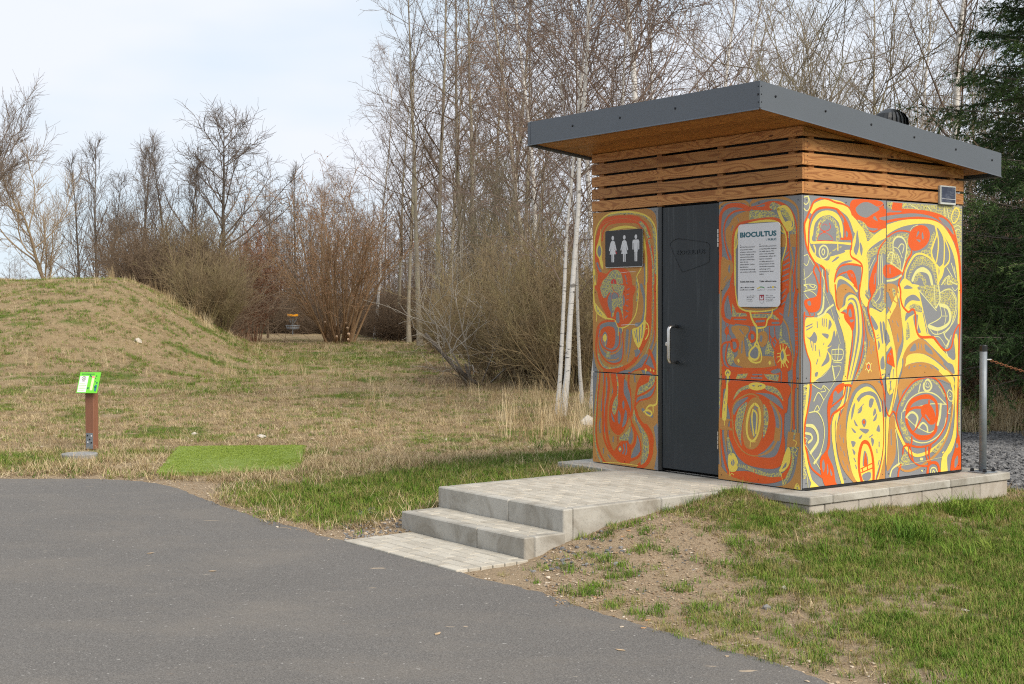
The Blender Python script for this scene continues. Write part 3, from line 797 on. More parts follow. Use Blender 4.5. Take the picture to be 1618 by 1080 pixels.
K33 639,134 548,123 428,99 311,89 207,104
R5 470,118 470,79
Yf 129,318 104,286 115,190 171,132 219,127 196,174 162,264
Gf 148,200 187,148 148,170
K30 83,313 83,202 128,94 173,36
Y5 202,122 184,63 173,34
B16 97,818 95,527 106,423
O20 74,819 79,614 73,460
B16 35,821 38,616 34,394
Bf! 131,434 15,430 14,327 142,317
K17 57,452 73,383
Y6 79,374 45,359 61,324 37,309 61,272 44,257
Yf 66,-8 60,32 38,54 15,28 9,-7
Gf 44,27 29,19 40,11
@C
L8 19,2183 60,2189 71,2154 40,2130 13,2144
L8 7,2109 48,2082 79,2105 85,2154 64,2195
Y63 110,2093 205,2140 311,2149 429,2136 506,2098 568,2040 608,1962
Yf 550,2082 661,2000 728,1944 754,1876 841,1932 1013,2005 1014,1931 865,1868 763,1808 741,1749 764,1663 754,1487 720,1487 663,1719 574,1789 573,1861 606,1962
Y43 59,2007 51,1930 55,1861 76,1806 133,1741 249,1687
Y60 239,1697 314,1649 335,1571 345,1485
Y37 103,1859 107,1939 134,2008 197,2058 281,2077 365,2063 424,2020 444,1957 442,1893
Gf 127,1857 134,1933 176,2010 248,2052 322,2058 398,2018 426,1956 420,1867
K34 162,1871 180,1962 231,2024 290,2042 355,2014 398,1955 401,1881
Gf 180,1868 222,1936 291,1945 339,1872
R6 208,1998 191,1973 216,1946 250,1940 291,1945 318,1970 303,2002
R5 164,1867 187,1905 248,1928 312,1909 340,1871 164,1867
R4 227,1981 250,1993 280,1981
Of 232,1936 250,1942 263,1933 246,1924
Gf 117,1835 557,1834 464,1801 324,1755 281,1715 186,1728 133,1793
Y18 99,1847 238,1855 399,1855 564,1850
L12 233,1832 198,1809 192,1766 228,1731 277,1746 291,1790 270,1823 233,1832
L9 234,1808 219,1781 238,1759 253,1789 234,1808
Y14 131,1829 149,1793 138,1751
K12 302,1762 356,1798 442,1825
Y11 401,1849 404,1799
Yf 133,1750 281,1717 334,1762 442,1793 540,1806 585,1796 674,1741 708,1691 720,1487 651,1486 680,1618 663,1686 574,1697 443,1678 383,1628 370,1571 377,1485 312,1485 290,1627 228,1681
Gf 322,1751 377,1785 475,1799 479,1784 390,1763
Gf 329,1707 388,1748 419,1747 380,1722
Gf 378,1645 432,1699 508,1723 576,1721 465,1692
O19 205,2183 133,2156 92,2099 50,2028 24,1978 32,1902 45,1833 83,1764 133,1709 182,1664
O14 205,2183 289,2180 375,2160 462,2150 539,2124 568,2074
O16 72,1785 70,1903 86,2008 134,2078 207,2111 311,2118 397,2107 436,2082
Of 386,2103 445,2085 509,2023 553,1946 565,1886 437,1880 442,1896 476,1901 474,1972 441,2042
Gf 498,1948 520,1931 509,1898 492,1916
Gf 430,2072 463,2043 474,2008 450,2028
O15 562,1889 563,1832 546,1788 565,1751 632,1725 680,1697 692,1654 677,1575 655,1486
Gf 389,1606 443,1651 530,1669 608,1657 632,1581 633,1508 575,1559 487,1607 422,1606
O15 366,1561 385,1628 434,1678 519,1695 618,1692 681,1682
Of 509,1639 566,1651 610,1603 633,1501 575,1552 531,1595
G6 553,1624 566,1602
G6 575,1617 586,1595
O12 372,1561 424,1613 511,1636
Gf 383,1485 385,1543 443,1579 520,1566 592,1486
Y23 377,1500 391,1568 435,1592 509,1571 575,1536 624,1493
Bf 398,1485 424,1529 487,1544 547,1514 571,1486
Of 566,2184 671,2199 817,2201 931,2185 957,2135 1024,2130 1025,2009 898,1971 830,1946 751,1965 717,2016 616,2040 561,2081 539,2132
Gf 614,2131 682,2170 761,2177 842,2155 894,2128 818,2092 739,2059 661,2070 618,2098
Gf 816,2056 840,2073 873,2035
Gf 893,2062 980,2077 980,2046 921,2047
Gf 726,2004 773,1983 878,1977 819,1960 753,1973
G5 829,2144 897,2150 931,2170
Gf 626,1959 646,1891 651,1834 620,1768 587,1804 609,1862
Gf 662,1866 693,1820 681,1764 662,1805
Kf 630,2036 717,2015 776,1953 832,1933 754,1884 717,1951
Kf 752,1791 899,1853 985,1901 986,1769 877,1781 800,1750 766,1676
Gf! 781,1692 882,1774 986,1783 988,1488 782,1487
O14 1002,1916 924,1854 883,1796 868,1708
Of 868,1722 834,1693 794,1619 771,1546 790,1487 847,1487 857,1606
G10 846,1627 833,1547
Of 944,1673 975,1702 1015,1703 1016,1589 972,1596 941,1632
L8 890,1774 880,1620 892,1487
L8 925,1775 937,1621 927,1488
L6 909,1767 908,1488
L6 843,1751 798,1692 770,1648
Y13 743,1749 753,1648 733,1546 737,1487
O16 149,1681 129,1639 157,1590 200,1498
O16 209,1679 255,1648 263,1584 285,1484
O14 165,1685 188,1647 207,1612 202,1484
L11 231,1648 224,1612 246,1570 240,1484
L6 21,1749 62,1757 77,1722 52,1678 19,1692
L5 81,1736 133,1680
L6 15,1533 92,1539 157,1527 136,1498 40,1504
L5 9,1568 71,1596 115,1632
L5 19,1651 40,1540
G8 276,1655 282,1634
G8 303,1649 298,1613
@C
L6 20,1483 92,1489 158,1455 135,1427 72,1433 30,1467
L10 19,1531 53,1518 40,1488
L7 82,1532 124,1511 145,1532
Of 28,1417 82,1433 155,1447 176,1491 185,1533 214,1533 211,1406 190,1350 135,1328 72,1335 31,1377
Gf 59,1406 88,1415 101,1384 72,1381
O7 31,1329 41,1302 125,1298 140,1319
O9 72,1335 93,1308
O18 29,1326 21,1253 27,1141 55,1043 97,958 102,860 96,786
Yf 39,1274 104,1291 209,1292 283,1323 339,1279 385,1221 383,1150 340,1080 285,1045 330,995 320,924 243,862 137,808 106,788 105,937 63,1029 32,1141
G9 44,1221 114,1242
G9 48,1197 115,1221
Gf 40,1162 84,1140 136,1183 170,1139 151,1097 115,1111 73,1132
Y8 47,1169 94,1151 136,1196
Gf 307,1273 335,1236 297,1197
G10 228,1279 226,1230
G10 249,1279 246,1223
G10 273,1276 273,1219
G9 169,1259 173,1216
Gf 361,1193 379,1136 340,1080 285,1068 331,1115
Gf 220,1168 297,1162 284,1129
G10 94,1125 107,1069
G10 126,1112 122,1045
G10 149,1083 154,1044
G8 247,1096 240,1085
Gf 287,1028 311,967 255,931 217,924 266,982
Gf 148,875 181,880 171,849 146,849
G10 191,1047 202,998
G10 179,977 163,942
L18 349,1384 283,1350 243,1313 177,1290
L20 242,1442 236,1378 215,1334 179,1313
L10 248,1533 242,1442
L4 229,1512 326,1350 391,1193 435,1091
L8 336,1044 460,1042 449,967 349,969 336,1044
L4 338,1009 458,1006
L6 373,1044 373,964
L8 419,1085 403,963
L6 350,952 447,942
L15 344,920 369,823
L5 350,916 438,914 406,843
L4 328,924 245,855 137,815 340,802 428,878
Yf 371,1392 341,1449 306,1534 370,1534 386,1463 393,1371 447,1334 513,1297 546,1220 574,1191 558,1076 537,976 502,788 454,776 482,905 487,1077 459,1178 415,1264
K15 488,1106 497,998 476,848
G10 385,1342 423,1278
Gf! 469,1346 490,1435 542,1471 611,1464 667,1399 702,1233 705,1102 650,958 582,780 513,782 559,961 579,1183 544,1227 489,1306
Bf 388,1477 424,1529 509,1535 586,1491 670,1417 622,1457 534,1481 477,1449 462,1392 434,1348 401,1376
O15 372,1534 380,1449 391,1378 436,1334 491,1319
Y25 436,1341 497,1376 512,1431 565,1452 622,1427 656,1356 672,1233 669,1132 636,1002 581,859 549,785
Y21 495,1358 523,1402 565,1414 600,1383 623,1298 628,1190 613,1089 581,960 520,780
Of 508,1320 510,1363 554,1392 587,1363 601,1284 596,1212 573,1182 544,1220 487,1270 475,1313
Gf 537,1350 554,1350 568,1299 546,1290 526,1313
Gf 544,1271 590,1270 577,1254 555,1251
O11 575,1191 573,1075 548,961 503,787
O15 659,1536 654,1457 677,1363 706,1233 712,1131 685,994 637,872 591,784
Of 586,1536 630,1536 633,1500 620,1507
Yf 677,1537 667,1443 734,1367 768,1412 720,1464 744,1537
K20 734,1494 779,1428
Bf 687,1392 735,1290 758,1188 804,1130 849,1085 885,938 908,793 624,793 692,885 737,985 759,1087 735,1189 712,1298
K23 681,1399 758,1261 838,1106
K28 725,1087 726,985 670,885 615,813
G8 779,1101 779,1064
G8 824,1064 827,1027
G8 796,1042 799,1006
Y7 748,919 735,934
Y6 791,918 808,929
Y8 769,875 767,857
Y7 792,882 805,867
Y7 742,891 730,880
Lf 769,941 741,905 769,866 797,904
Of 769,929 746,905 769,877 789,904
Gf 769,915 760,903 769,890 778,903
Kf 799,1428 847,1494 881,1538 964,1539 966,1339 882,1347 813,1383
Gf 833,1428 879,1494 936,1517 936,1429 879,1392
L7 845,1399 902,1451 901,1524
Yf 777,1356 848,1347 916,1326 989,1332 992,906 920,803 884,952 838,1129 791,1246
O15 846,1538 810,1458 768,1405 761,1347 791,1261 838,1151 873,1011 908,864 943,742
Of 782,1537 846,1538 817,1458 795,1457
Gf 789,1303 837,1268 883,1209 849,1187 812,1232
Gf 901,1238 924,1238 948,1091 927,1098
Gf 935,1245 966,1230 979,1097 962,1098
Gf 951,983 965,892 919,884 914,950
Gf 883,1106 907,1069 886,1030
G7 869,1143 890,1150
G7 864,1121 898,1128
K10 940,878 986,876
K11 929,834 986,847
B18 964,1539 965,1407
@C
K38 40,778 28,617 21,361 32,104
L6 19,778 57,778 60,742 25,735
Y27 72,782 55,658 28,532 18,455 26,344 60,188 112,64 191,4
Yf! 86,1 118,72 189,19 306,1 531,18 680,2 680,-5 425,-9
O17 104,798 96,699 66,598 36,497 34,378 62,273 106,168 204,100 253,75
L7 121,788 211,750 245,776 310,734
L7 237,771 266,736 211,729
L10 134,664 185,726 244,669
L5 380,810 250,672 186,584
L8 135,586 173,628 193,592 147,586
L9 81,579 173,579 238,504 254,399 216,280 149,197
Lf 136,208 226,271 149,190
L24 56,486 125,474 174,421 177,352 100,278
L18 44,428 100,415 115,381 74,356
L7 34,395 59,385 46,360
L6 41,341 240,106 295,6
L5 22,165 60,102 73,16
Of 204,178 216,237 255,269 286,311 298,431 287,605 315,690 391,766 463,788 489,780 476,745 384,688 326,603 322,473 320,326 294,258 358,149 387,34 441,-5 280,8 227,90
Gf 242,218 261,174 245,121 229,176
Gf 287,185 303,127 287,102
Gf 321,143 347,98 329,91
Gf 357,710 384,731 410,687 355,644
Gf 348,637 381,640 368,610
Y33 500,805 463,641 398,565 358,489 359,376 386,235 427,118 467,23
Y15 543,804 504,639 424,573 391,478 392,374 412,294
O18 460,770 570,759 554,681 490,622 411,582 345,550 319,482
O16 500,770 477,693 424,658 332,612
O11 434,598 435,537
Bf 594,793 716,798 827,796 933,746 942,629 827,750 703,776 594,723 530,629 504,507 505,367 533,190 615,60 629,2 558,45 450,158 399,303 396,452 464,579 543,699
G9 435,467 435,437
G9 429,389 436,362
G9 469,369 476,334
G9 439,301 447,274
G9 476,264 490,228
G8 463,194 484,158
G9 517,155 537,110
Yf 635,714 744,751 844,713 914,630 943,503 951,341 931,198 862,41 849,-7 680,0 598,61 544,189 508,367 528,524 581,644
G33 642,649 690,684 775,698 858,666 912,558
Yf 663,641 745,673 828,656 884,578 912,487 773,494 636,518
Y17 608,665 649,615 663,561
Gf 786,653 833,646 806,586 773,599
Gf 571,583 611,632 587,538 563,503
Gf 636,549 693,600 682,556
G8 643,571 711,617
Gf 823,480 873,538 862,487
Gf 828,553 849,579 863,543 828,518
Gf 865,404 896,447 910,392
Gf 564,443 623,404 596,401
Gf 596,503 630,466 644,447 610,458
Gf 686,480 715,504 746,477 719,434
Of 714,493 698,478 714,459 732,476
Gf 661,427 774,415 735,385
Gf 651,358 698,382 678,348
Gf 564,337 618,325 586,287
Gf 799,350 838,328 819,281
G9 781,355 822,371
Gf 578,279 616,246 597,229
G10 598,203 618,175
G12 618,148 628,121
G13 900,308 900,272
G12 872,256 875,229
G12 901,164 887,129
O29 702,-5 661,101 660,216 687,301 728,322 777,296 819,205 834,88 832,-12
Gf 704,140 714,237 731,252 759,208 765,138
Of 734,240 715,140 759,138
O9 680,115 834,154
O9 685,85 834,115
O12 701,114 702,87
O12 755,143 762,101
Gf 700,67 793,82 793,27 721,20
Bf! 973,285 987,303 989,-9 860,-3 915,82
Y24 971,493 966,268 918,100 874,0
O8 942,629 958,394 945,215 904,83 860,1
O19 913,809 956,709 992,555 1028,499
@D
Kf! 976,2190 1959,2193 1952,1491 1903,1842 1805,2055 1673,2115 1386,2139 1162,2137 1052,2132 976,2150
Y12 1861,2173 1820,2113 1838,2057 1886,2073 1924,2139 1897,2178 1861,2173
L6 1273,2183 1386,2146
L7 1499,2179 1545,2146
L9 1754,2190 1779,2098
L9 1719,2188 1732,2110
L6 1851,2021 1910,2037 1946,2017
L7 1869,1993 1911,2008 1947,1988
Of! 1057,2191 1179,2189 1169,2133 1042,2132
O34 912,2089 1107,2115 1273,2130 1442,2126 1603,2104 1735,2044 1818,1969 1876,1899 1913,1799 1933,1697 1947,1491
O19 1173,2137 1386,2136 1569,2125 1720,2095 1817,2040 1866,1964 1902,1871
O20 913,2021 1108,2057 1274,2074 1420,2080 1569,2068 1674,2036 1782,1968 1854,1911
G18 912,2050 1009,2067 1107,2081 1273,2095
G11 912,2106 1053,2117 1162,2123
Gf 1648,2094 1732,2076 1805,2034 1842,1962 1782,2004 1709,2043
Yf 913,1983 1053,2028 1218,2060 1420,2071 1569,2067 1685,2037 1782,1968 1854,1884 1903,1784 1929,1625 1937,1491 1909,1491 1890,1661 1841,1804 1757,1910 1639,2005 1546,2034 1443,2037 1308,2025 1163,1999 1043,1958 913,1901
L5 1275,1967 1308,2003 1375,2023
O12 924,1880 1010,1924 1097,1960 1185,1971 1277,1963
Kf 1010,1916 1164,1949 1258,1945 1253,1854 1289,1799 1245,1742 1190,1630 1088,1684 979,1731 978,1889
Gf 1087,1906 1175,1915 1219,1881 1226,1812 1199,1714 1171,1651 1154,1755 1088,1809 1067,1864
Of 1432,2024 1503,2002 1532,1947 1504,1882 1422,1833 1332,1816 1276,1840 1251,1889 1275,1960 1342,2008
Gf 1376,1974 1394,1962 1358,1926
Gf 1426,1950 1438,1966 1452,1923 1433,1910
Gf 1358,1906 1407,1904 1401,1885
O18 1300,1826 1289,1785 1245,1742 1212,1686 1184,1630 1151,1588 1135,1546 1147,1501
L14 1066,1807 1065,1877 1109,1919 1175,1918 1219,1881 1233,1826 1212,1742 1179,1651
L10 995,1750 1024,1792 1066,1794 1088,1753
L11 1045,1711 1060,1787
L7 1065,1841 1131,1822 1178,1755
L9 1131,1836 1164,1866 1200,1853 1182,1796
L6 1110,1794 1154,1727 1155,1663
L6 1099,1781 1127,1712
Of 926,1681 1012,1702 1069,1691 1172,1642 1111,1614 1035,1595 969,1598 926,1627
O6 1089,1677 1184,1632
L6 1023,1723 1179,1649
G11 1025,1673 1028,1633
L16 991,1572 1089,1583 1168,1616
Kf 1553,1947 1593,1977 1588,1884 1548,1819 1554,1763 1445,1789 1422,1816 1502,1846
Y19 1604,2020 1619,1956 1582,1884 1555,1826 1562,1777 1609,1719
Y16 1612,2013 1641,1921 1642,1836 1621,1734
Y16 1653,2007 1712,1938 1724,1838 1714,1723 1679,1692
Y15 1665,2000 1748,1896 1793,1810 1785,1738 1726,1693
Yf 1593,1728 1665,1692 1726,1703 1703,1622 1657,1564 1658,1490 1620,1490 1633,1600
Gf 1649,1687 1662,1657 1650,1619
Kf 1244,1573 1279,1672 1366,1771 1503,1760 1598,1706 1622,1621 1623,1490 1436,1489 1323,1546
Gf 1278,1582 1333,1674 1446,1704 1549,1670 1608,1564 1609,1490 1425,1489
L35 1311,1582 1367,1649 1446,1667 1527,1634 1564,1549 1576,1490
K39 1345,1576 1390,1625 1458,1584 1482,1513
Y18 1211,1557 1221,1643 1268,1715 1334,1778 1411,1795 1503,1774 1572,1740 1609,1712
L10 1818,1724 1881,1608
L9 1759,1688 1845,1601
L10 1854,1696 1872,1646
Kf 1667,1490 1692,1565 1774,1622 1905,1580 1906,1491
L8 1678,1536 1783,1623 1807,1580 1891,1552
L9 1783,1623 1772,1551 1855,1523
Yf 1151,1546 1213,1595 1314,1546 1427,1489 1152,1487
Gf 1198,1509 1255,1541 1305,1518
Bf 981,1536 1046,1552 1114,1530 1114,1487 981,1487
@D
Bf 985,1539 1099,1534 1125,1496 1126,1422 1174,1288 1181,1109 1129,1021 1106,873 1079,1022 1055,1170 1012,1289 1068,1355
Gf 1103,1262 1141,1214 1125,1220
Gf 1119,1162 1142,1102 1126,1092
G8 1060,1259 1066,1244
Gf 989,1473 1012,1451 995,1370
Kf 1052,1517 1099,1496 1076,1444
Y46 1008,1296 1065,1366 1123,1459
B10 1053,1429 1114,1398
B12 1005,1363 1038,1324
Yf 950,1253 985,1282 1034,1208 1081,1081 1105,977 1109,796 1023,799 1071,948 1020,1127
Gf 983,1179 1025,1126 993,1094
Y38 940,999 1032,1075
Of! 1058,1048 1094,887 991,927 996,987
G7 1035,1001 1042,990
G8 1016,972 1012,950
G9 1040,875 1025,802
G9 1075,874 1069,800
B12 1099,1510 1131,1392 1149,1281
Yf 1144,1451 1144,1540 1387,1542 1423,1475 1461,1347 1511,1180 1573,1118 1648,1056 1774,969 1850,929 1881,959 1859,1114 1899,1133 1917,927 1905,796 1849,797 1848,882 1722,930 1596,1010 1485,1095 1400,1112 1280,1069 1212,975 1177,886 1128,801 1125,902 1187,1035 1199,1124 1171,1288
Gf 1197,1515 1240,1541 1315,1518 1253,1510
Gf 1208,1388 1229,1435 1301,1465 1361,1456 1407,1416 1301,1419 1242,1390 1213,1361
Kf 1261,1362 1337,1393 1424,1369 1427,1323 1338,1338
Gf 1221,1255 1230,1317 1302,1341 1343,1317 1266,1286
Gf 1324,1293 1381,1303 1389,1226 1421,1164 1375,1163 1339,1218
Y10 1389,1294 1370,1181
Kf 1230,1107 1238,1213 1255,1246 1284,1138
G11 1447,1316 1484,1210 1503,1150
Gf! 1387,1520 1518,1543 1918,1546 1924,1237 1849,1068 1771,1015 1670,1056 1595,1118 1521,1149 1459,1316
Kf 1372,1527 1616,1544 1666,1544 1655,1399 1612,1361 1482,1445
Kf 1667,1483 1792,1522 1868,1469 1895,1345 1845,1238 1819,1315 1780,1384 1655,1392
L7 1654,1476 1792,1513 1881,1454 1897,1345 1847,1238 1719,1160 1595,1147 1523,1201
L28 1521,1212 1644,1186 1772,1223 1809,1284 1770,1361 1670,1383
L8 1397,1497 1621,1337
L10 1592,1544 1606,1361
L14 1644,1544 1670,1430 1618,1360
L8 1668,1377 1683,1285 1521,1224
L5 1696,1292 1771,1292
L9 1830,1484 1884,1392 1822,1222 1722,1145
L12 1719,1162 1747,1116 1786,1083 1748,1023 1784,952
L9 1823,1130 1771,1037
L6 1595,1129 1670,1117 1746,1047
L6 1641,1171 1641,1148
L7 1718,1369 1750,1292 1731,1223
L6 1829,1530 1868,1500 1906,1523
Gf! 1181,953 1268,1063 1388,1114 1485,1097 1621,1011 1785,907 1855,875 1849,774 1799,730 1623,782 1187,789
Bf 1195,973 1268,1063 1388,1110 1485,1088 1621,994 1775,869 1851,805 1827,726 1785,830 1622,933 1449,990 1281,986 1224,913
Gf 1278,1016 1342,1077 1361,1022
Gf 1473,1068 1549,1027 1577,980 1486,1012
G8 1390,1076 1388,1031
G8 1424,1068 1437,1022
Yf 1217,895 1257,981 1425,991 1572,945 1725,863 1852,782 1852,709 1735,807 1597,888 1450,922 1305,918
Bf 1173,804 1234,898 1341,917 1462,919 1573,888 1685,803 1488,794 1246,784
G12 1269,876 1275,891
G8 1329,889 1353,894
G8 1402,895 1426,896
G9 1475,891 1487,883
G10 1548,883 1573,867
G13 1216,855 1213,833
B26 1224,959 1192,841 1176,737
Gf 1717,903 1838,894 1864,812
O19 1140,1540 1159,1496 1160,1437 1184,1377 1231,1340 1264,1327 1302,1347 1338,1335 1351,1279 1358,1197 1387,1144 1436,1123 1571,1121 1620,1095 1696,1032 1759,1011 1824,1037 1849,1114 1873,1168 1924,1221 1937,1245
Y26 1921,1546 1923,1345 1921,1237
Y33 1887,1129 1901,1005 1888,708
O18 1952,1547 1947,1353 1936,1159 1925,942 1921,787 1914,707
B9 1110,962 1118,743
@D
Bf! 1121,730 1189,862 1654,848 1767,793 1853,720 1711,769 1571,791 1460,803 1351,789 1244,726 1152,612
Gf! 1191,702 1351,781 1488,793 1655,753 1769,585 1771,411 1589,257 1397,244 1221,288 1126,445 1125,546
K28 1181,585 1234,659 1341,739 1436,776
K19 1557,778 1655,728 1740,638
L10 1195,532 1272,622 1393,672 1516,677 1631,647 1758,566
L7 1195,541 1340,559 1559,580 1772,566
Lf 1502,786 1450,743 1467,690 1533,683 1574,722 1543,774
Gf 1505,771 1472,734 1489,699 1537,702 1550,740
L7 1505,759 1488,725 1533,719 1523,749
L13 1396,684 1416,745
L10 1181,526 1182,442 1250,346 1358,287 1495,270 1634,305 1731,379 1759,455
Kf 1153,461 1193,467 1287,318 1261,294 1193,366
Of 1227,499 1240,566 1301,630 1407,656 1517,660 1586,636 1545,622 1421,621 1312,588 1266,522
O30 1239,507 1248,439 1317,359 1437,318 1547,320 1616,368 1638,470 1631,574 1589,617 1533,638
Of 1311,359 1396,337 1547,335 1633,401 1633,349 1534,292 1382,302
O21 1256,540 1340,559 1438,555
L19 1239,488 1286,520 1340,517 1384,474 1357,406
L7 1239,488 1354,414 1519,351 1591,360
L17 1395,395 1450,431 1505,400 1514,355
L28 1687,571 1674,477 1647,407
Of 1449,573 1531,580 1590,532 1621,462 1605,418 1546,413 1491,450 1435,495 1426,540
G13 1488,493 1535,449
O24 1531,608 1531,568
O14 1442,480 1371,398 1317,359
O13 1607,600 1650,521 1629,462
O16 1488,800 1599,788 1686,735 1757,637 1778,515 1759,412 1690,327 1578,258 1427,238 1264,266 1194,307 1129,445 1114,513 1152,612 1233,701 1341,773 1488,800
Y26 1073,506 1116,412 1170,325 1250,234 1359,176 1496,184 1634,229 1746,300 1816,409 1849,555 1857,668 1832,730
Kf 1576,198 1632,229 1772,307 1716,241 1632,177
B21 1844,555 1803,357 1691,208 1538,123 1360,67 1225,60 1129,109
Bf 1034,490 1089,497 1103,363 1104,195 1039,97 995,90 1009,285
G13 1048,399 1051,282
Y52 1003,793 1035,700 1074,774
G12 1032,783 1045,716
Y39 1033,529 1088,664 1113,793
Yf 984,469 1023,501 1011,351 989,119
B13 1053,532 1098,697 1117,789
O18 1308,326 1301,267 1210,254 1197,172 1171,106 1145,58 1138,-5
O13 1269,277 1278,182 1346,118 1428,86 1538,75
O14 1332,127 1302,214 1288,259
O16 1495,236 1496,167 1538,87
O15 1564,249 1537,175 1552,103
O14 1537,242 1521,166
O27 1514,-7 1530,79 1580,101 1650,81 1678,-1
L11 1550,2 1563,53 1619,53 1655,1
L11 1578,4 1591,38 1620,1
L16 1037,31 1066,87 1155,123
L10 1145,123 1130,277 1103,396
L14 1037,4 1263,3 1495,5
Kf 1166,122 1224,211 1292,113
L3 1155,103 1521,124 1717,137
Lf 1418,149 1455,148 1452,129 1418,132
Lf 1428,50 1453,50 1448,34
L10 1797,686 1769,652 1800,599 1843,597 1843,658 1797,686
L6 1804,657 1826,634 1797,627
L8 1812,539 1784,497 1813,487
Yf 1654,848 1770,845 1859,764 1856,719 1753,785
Yf 1881,791 1942,789 1901,579 1902,422 1889,283 1833,181 1776,131 1778,-10 1694,-7 1707,136 1773,201 1843,301 1873,449 1872,624
Y10 1709,172 1730,179
K20 1942,752 1938,490 1938,315
O17 1920,823 1914,578 1908,404 1924,281
Of 1901,280 1944,288 1964,-5 1832,0 1831,93 1887,211
Gf 1904,242 1927,209 1893,202
Gf 1919,135 1920,71 1880,35 1879,100
O14 941,720 981,577 1021,507 1073,543 1115,503
"""
def spline2(P, closed=False, n=7):
    return catmull(P, closed, step=18.0)
def clip(poly, x0, x1, y0, y1):
    for ax, lim, sg in ((0, x0, 1), (0, x1, -1), (1, y0, 1), (1, y1, -1)):
        out = []; n = len(poly)
        for i in range(n):
            a, b = poly[i], poly[(i+1) % n]; da = sg*(a[ax]-lim); db = sg*(b[ax]-lim)
            if da >= 0: out.append(a)
            if (da >= 0) != (db >= 0):
                t = da/(da-db); out.append((a[0]+t*(b[0]-a[0]), a[1]+t*(b[1]-a[1])))
        poly = out
        if len(poly) < 3: return None
    return poly
def stroke_polys(P, w):
    P = np.array(P, float); S = spline2(P) if len(P) > 2 else np.array([P[0]+(P[1]-P[0])*t for t in np.linspace(0, 1, 5)])
    d = np.gradient(S, axis=0); d /= np.linalg.norm(d, axis=1)[:,None]+1e-9; nr = np.stack([-d[:,1], d[:,0]], 1)
    s = np.linspace(0, 1, len(S)); closed = np.linalg.norm(P[0]-P[-1]) < 3
    ww = np.full(len(S), w*.5)*(1+.10*np.sin(s*9+P[0,0])+.06*np.sin(s*23+P[0,1]))
    A, B = S+nr*ww[:,None], S-nr*ww[:,None]
    out = [[tuple(A[i]), tuple(B[i]), tuple(B[i+1]), tuple(A[i+1])] for i in range(len(S)-1)]
    if not closed:
        for e, sg in ((0, -1), (-1, 1)):
            a0 = math.atan2(nr[e,1], nr[e,0]); out.append([(S[e,0]+ww[e]*math.cos(a0+(-sg)*t), S[e,1]+ww[e]*math.sin(a0+(-sg)*t)) for t in np.linspace(0, math.pi, 6)])
    return out
art = {}; cur = None
for ln in ART.strip().split('\n'):
    if ln[0] == '@': cur = ln[1]; continue
    h, *pp = ln.split(' '); P = [tuple(float(q) for q in p.split(',')) for p in pp]
    if h[1:2] == 'f':
        S = np.array(P) if h.endswith('!') else spline2(P, True)
        T = tessellate_polygon([[Vector((a, b, 0)) for a, b in S]]); polys = [[tuple(S[i]) for i in t] for t in T]
    else: polys = stroke_polys(P, float(h[1:]))
    art.setdefault(cur, []).append((PKEYS.index(h[0]), polys))
def arr(side, off):
    """map a face coordinate (mm) and a stand-off (m) into the cabin frame"""
    if side == 'F': return lambda a, b: (-off, a*.001, b*.001)
    return lambda a, b: (a*.001, -off, b*.001)
rivet_me = MB().lathe([(.0045, 0), (.004, .0012), (.002, .0016)], 8).mesh('rivet', MAT['screw'])
TH = .012
def wall_panel(key, side, a0, a1, z0, z1, label):
    mb = MB()
    if side == 'F': mb.box(0, TH, a0, a1, z0, z1, .0015)
    elif side == 'S': mb.box(a0, a1, 0, TH, z0, z1, .0015)
    elif side == 'L': mb.box(a0, a1, W_-TH, W_, z0, z1, .0015)
    else: mb.box(D_-TH, D_, a0, a1, z0, z1, .0015)
    p = mb.build('wall_panel', PM['G'], cabin); tag(p, label)
    if key:
        pb = MB(); x0, x1, y0, y1 = a0*1000+1.5, a1*1000-1.5, z0*1000+1.5, z1*1000-1.5
        for k, (mi, polys) in enumerate(art[key]):
            f = arr(side, .0004+k*1.0e-5)
            for q in polys:
                xs = [t[0] for t in q]; ys = [t[1] for t in q]
                if max(xs) < x0 or min(xs) > x1 or max(ys) < y0 or min(ys) > y1: continue
                if not (min(xs) >= x0 and max(xs) <= x1 and min(ys) >= y0 and max(ys) <= y1): q = clip(q, x0, x1, y0, y1)
                if q: pb.add([f(a, b) for a, b in q], [tuple(range(len(q)))], mi)
        pb.build('painted_pattern', PMATS, p, recalc=False)
    if side in 'FS':
        for a in (a0+.035, (a0+a1)/2, a1-.035):
            for z in ((z0+.035, z1-.035) if z1-z0 < 1 else (z0+.035, (z0+z1)/2, z1-.035)):
                link('rivet', rivet_me, p, (-.0018, a, z) if side == 'F' else (a, -.0018, z), (0, -math.pi/2, 0) if side == 'F' else (math.pi/2, 0, 0))
    return p
ZSEAM0, ZSEAM1, ZTOP = .797, .804, 2.2
wall_panel('A', 'F', 1.558, 2.4, ZSEAM1, ZTOP, 'ochre and orange painted upper panel left of the door')
wall_panel('A', 'F', 1.558, 2.4, .006, ZSEAM0, 'orange flame painted lower panel left of the door')
wall_panel('B', 'F', 0.003, .857, ZSEAM1, ZTOP, 'painted upper panel right of the door behind the information board')
wall_panel('B', 'F', 0.003, .857, .006, ZSEAM0, 'lower panel right of the door with painted orange ring and yellow oval')
wall_panel('C', 'S', .0155, .976, ZSEAM1, ZTOP, 'side wall upper panel with yellow arch head')
wall_panel('C', 'S', .0155, .976, .016, ZSEAM0, 'side wall lower panel with large yellow oval')
wall_panel('D', 'S', .983, 1.966, ZSEAM1, ZTOP, 'side wall upper panel with round orange head')
wall_panel('D', 'S', .983, 1.966, .016, ZSEAM0, 'side wall lower panel with orange ringed eye')
for a0, a1 in ((.016, .98), (.987, 1.952)): wall_panel(None, 'L', a0, a1, .006, ZTOP, None)
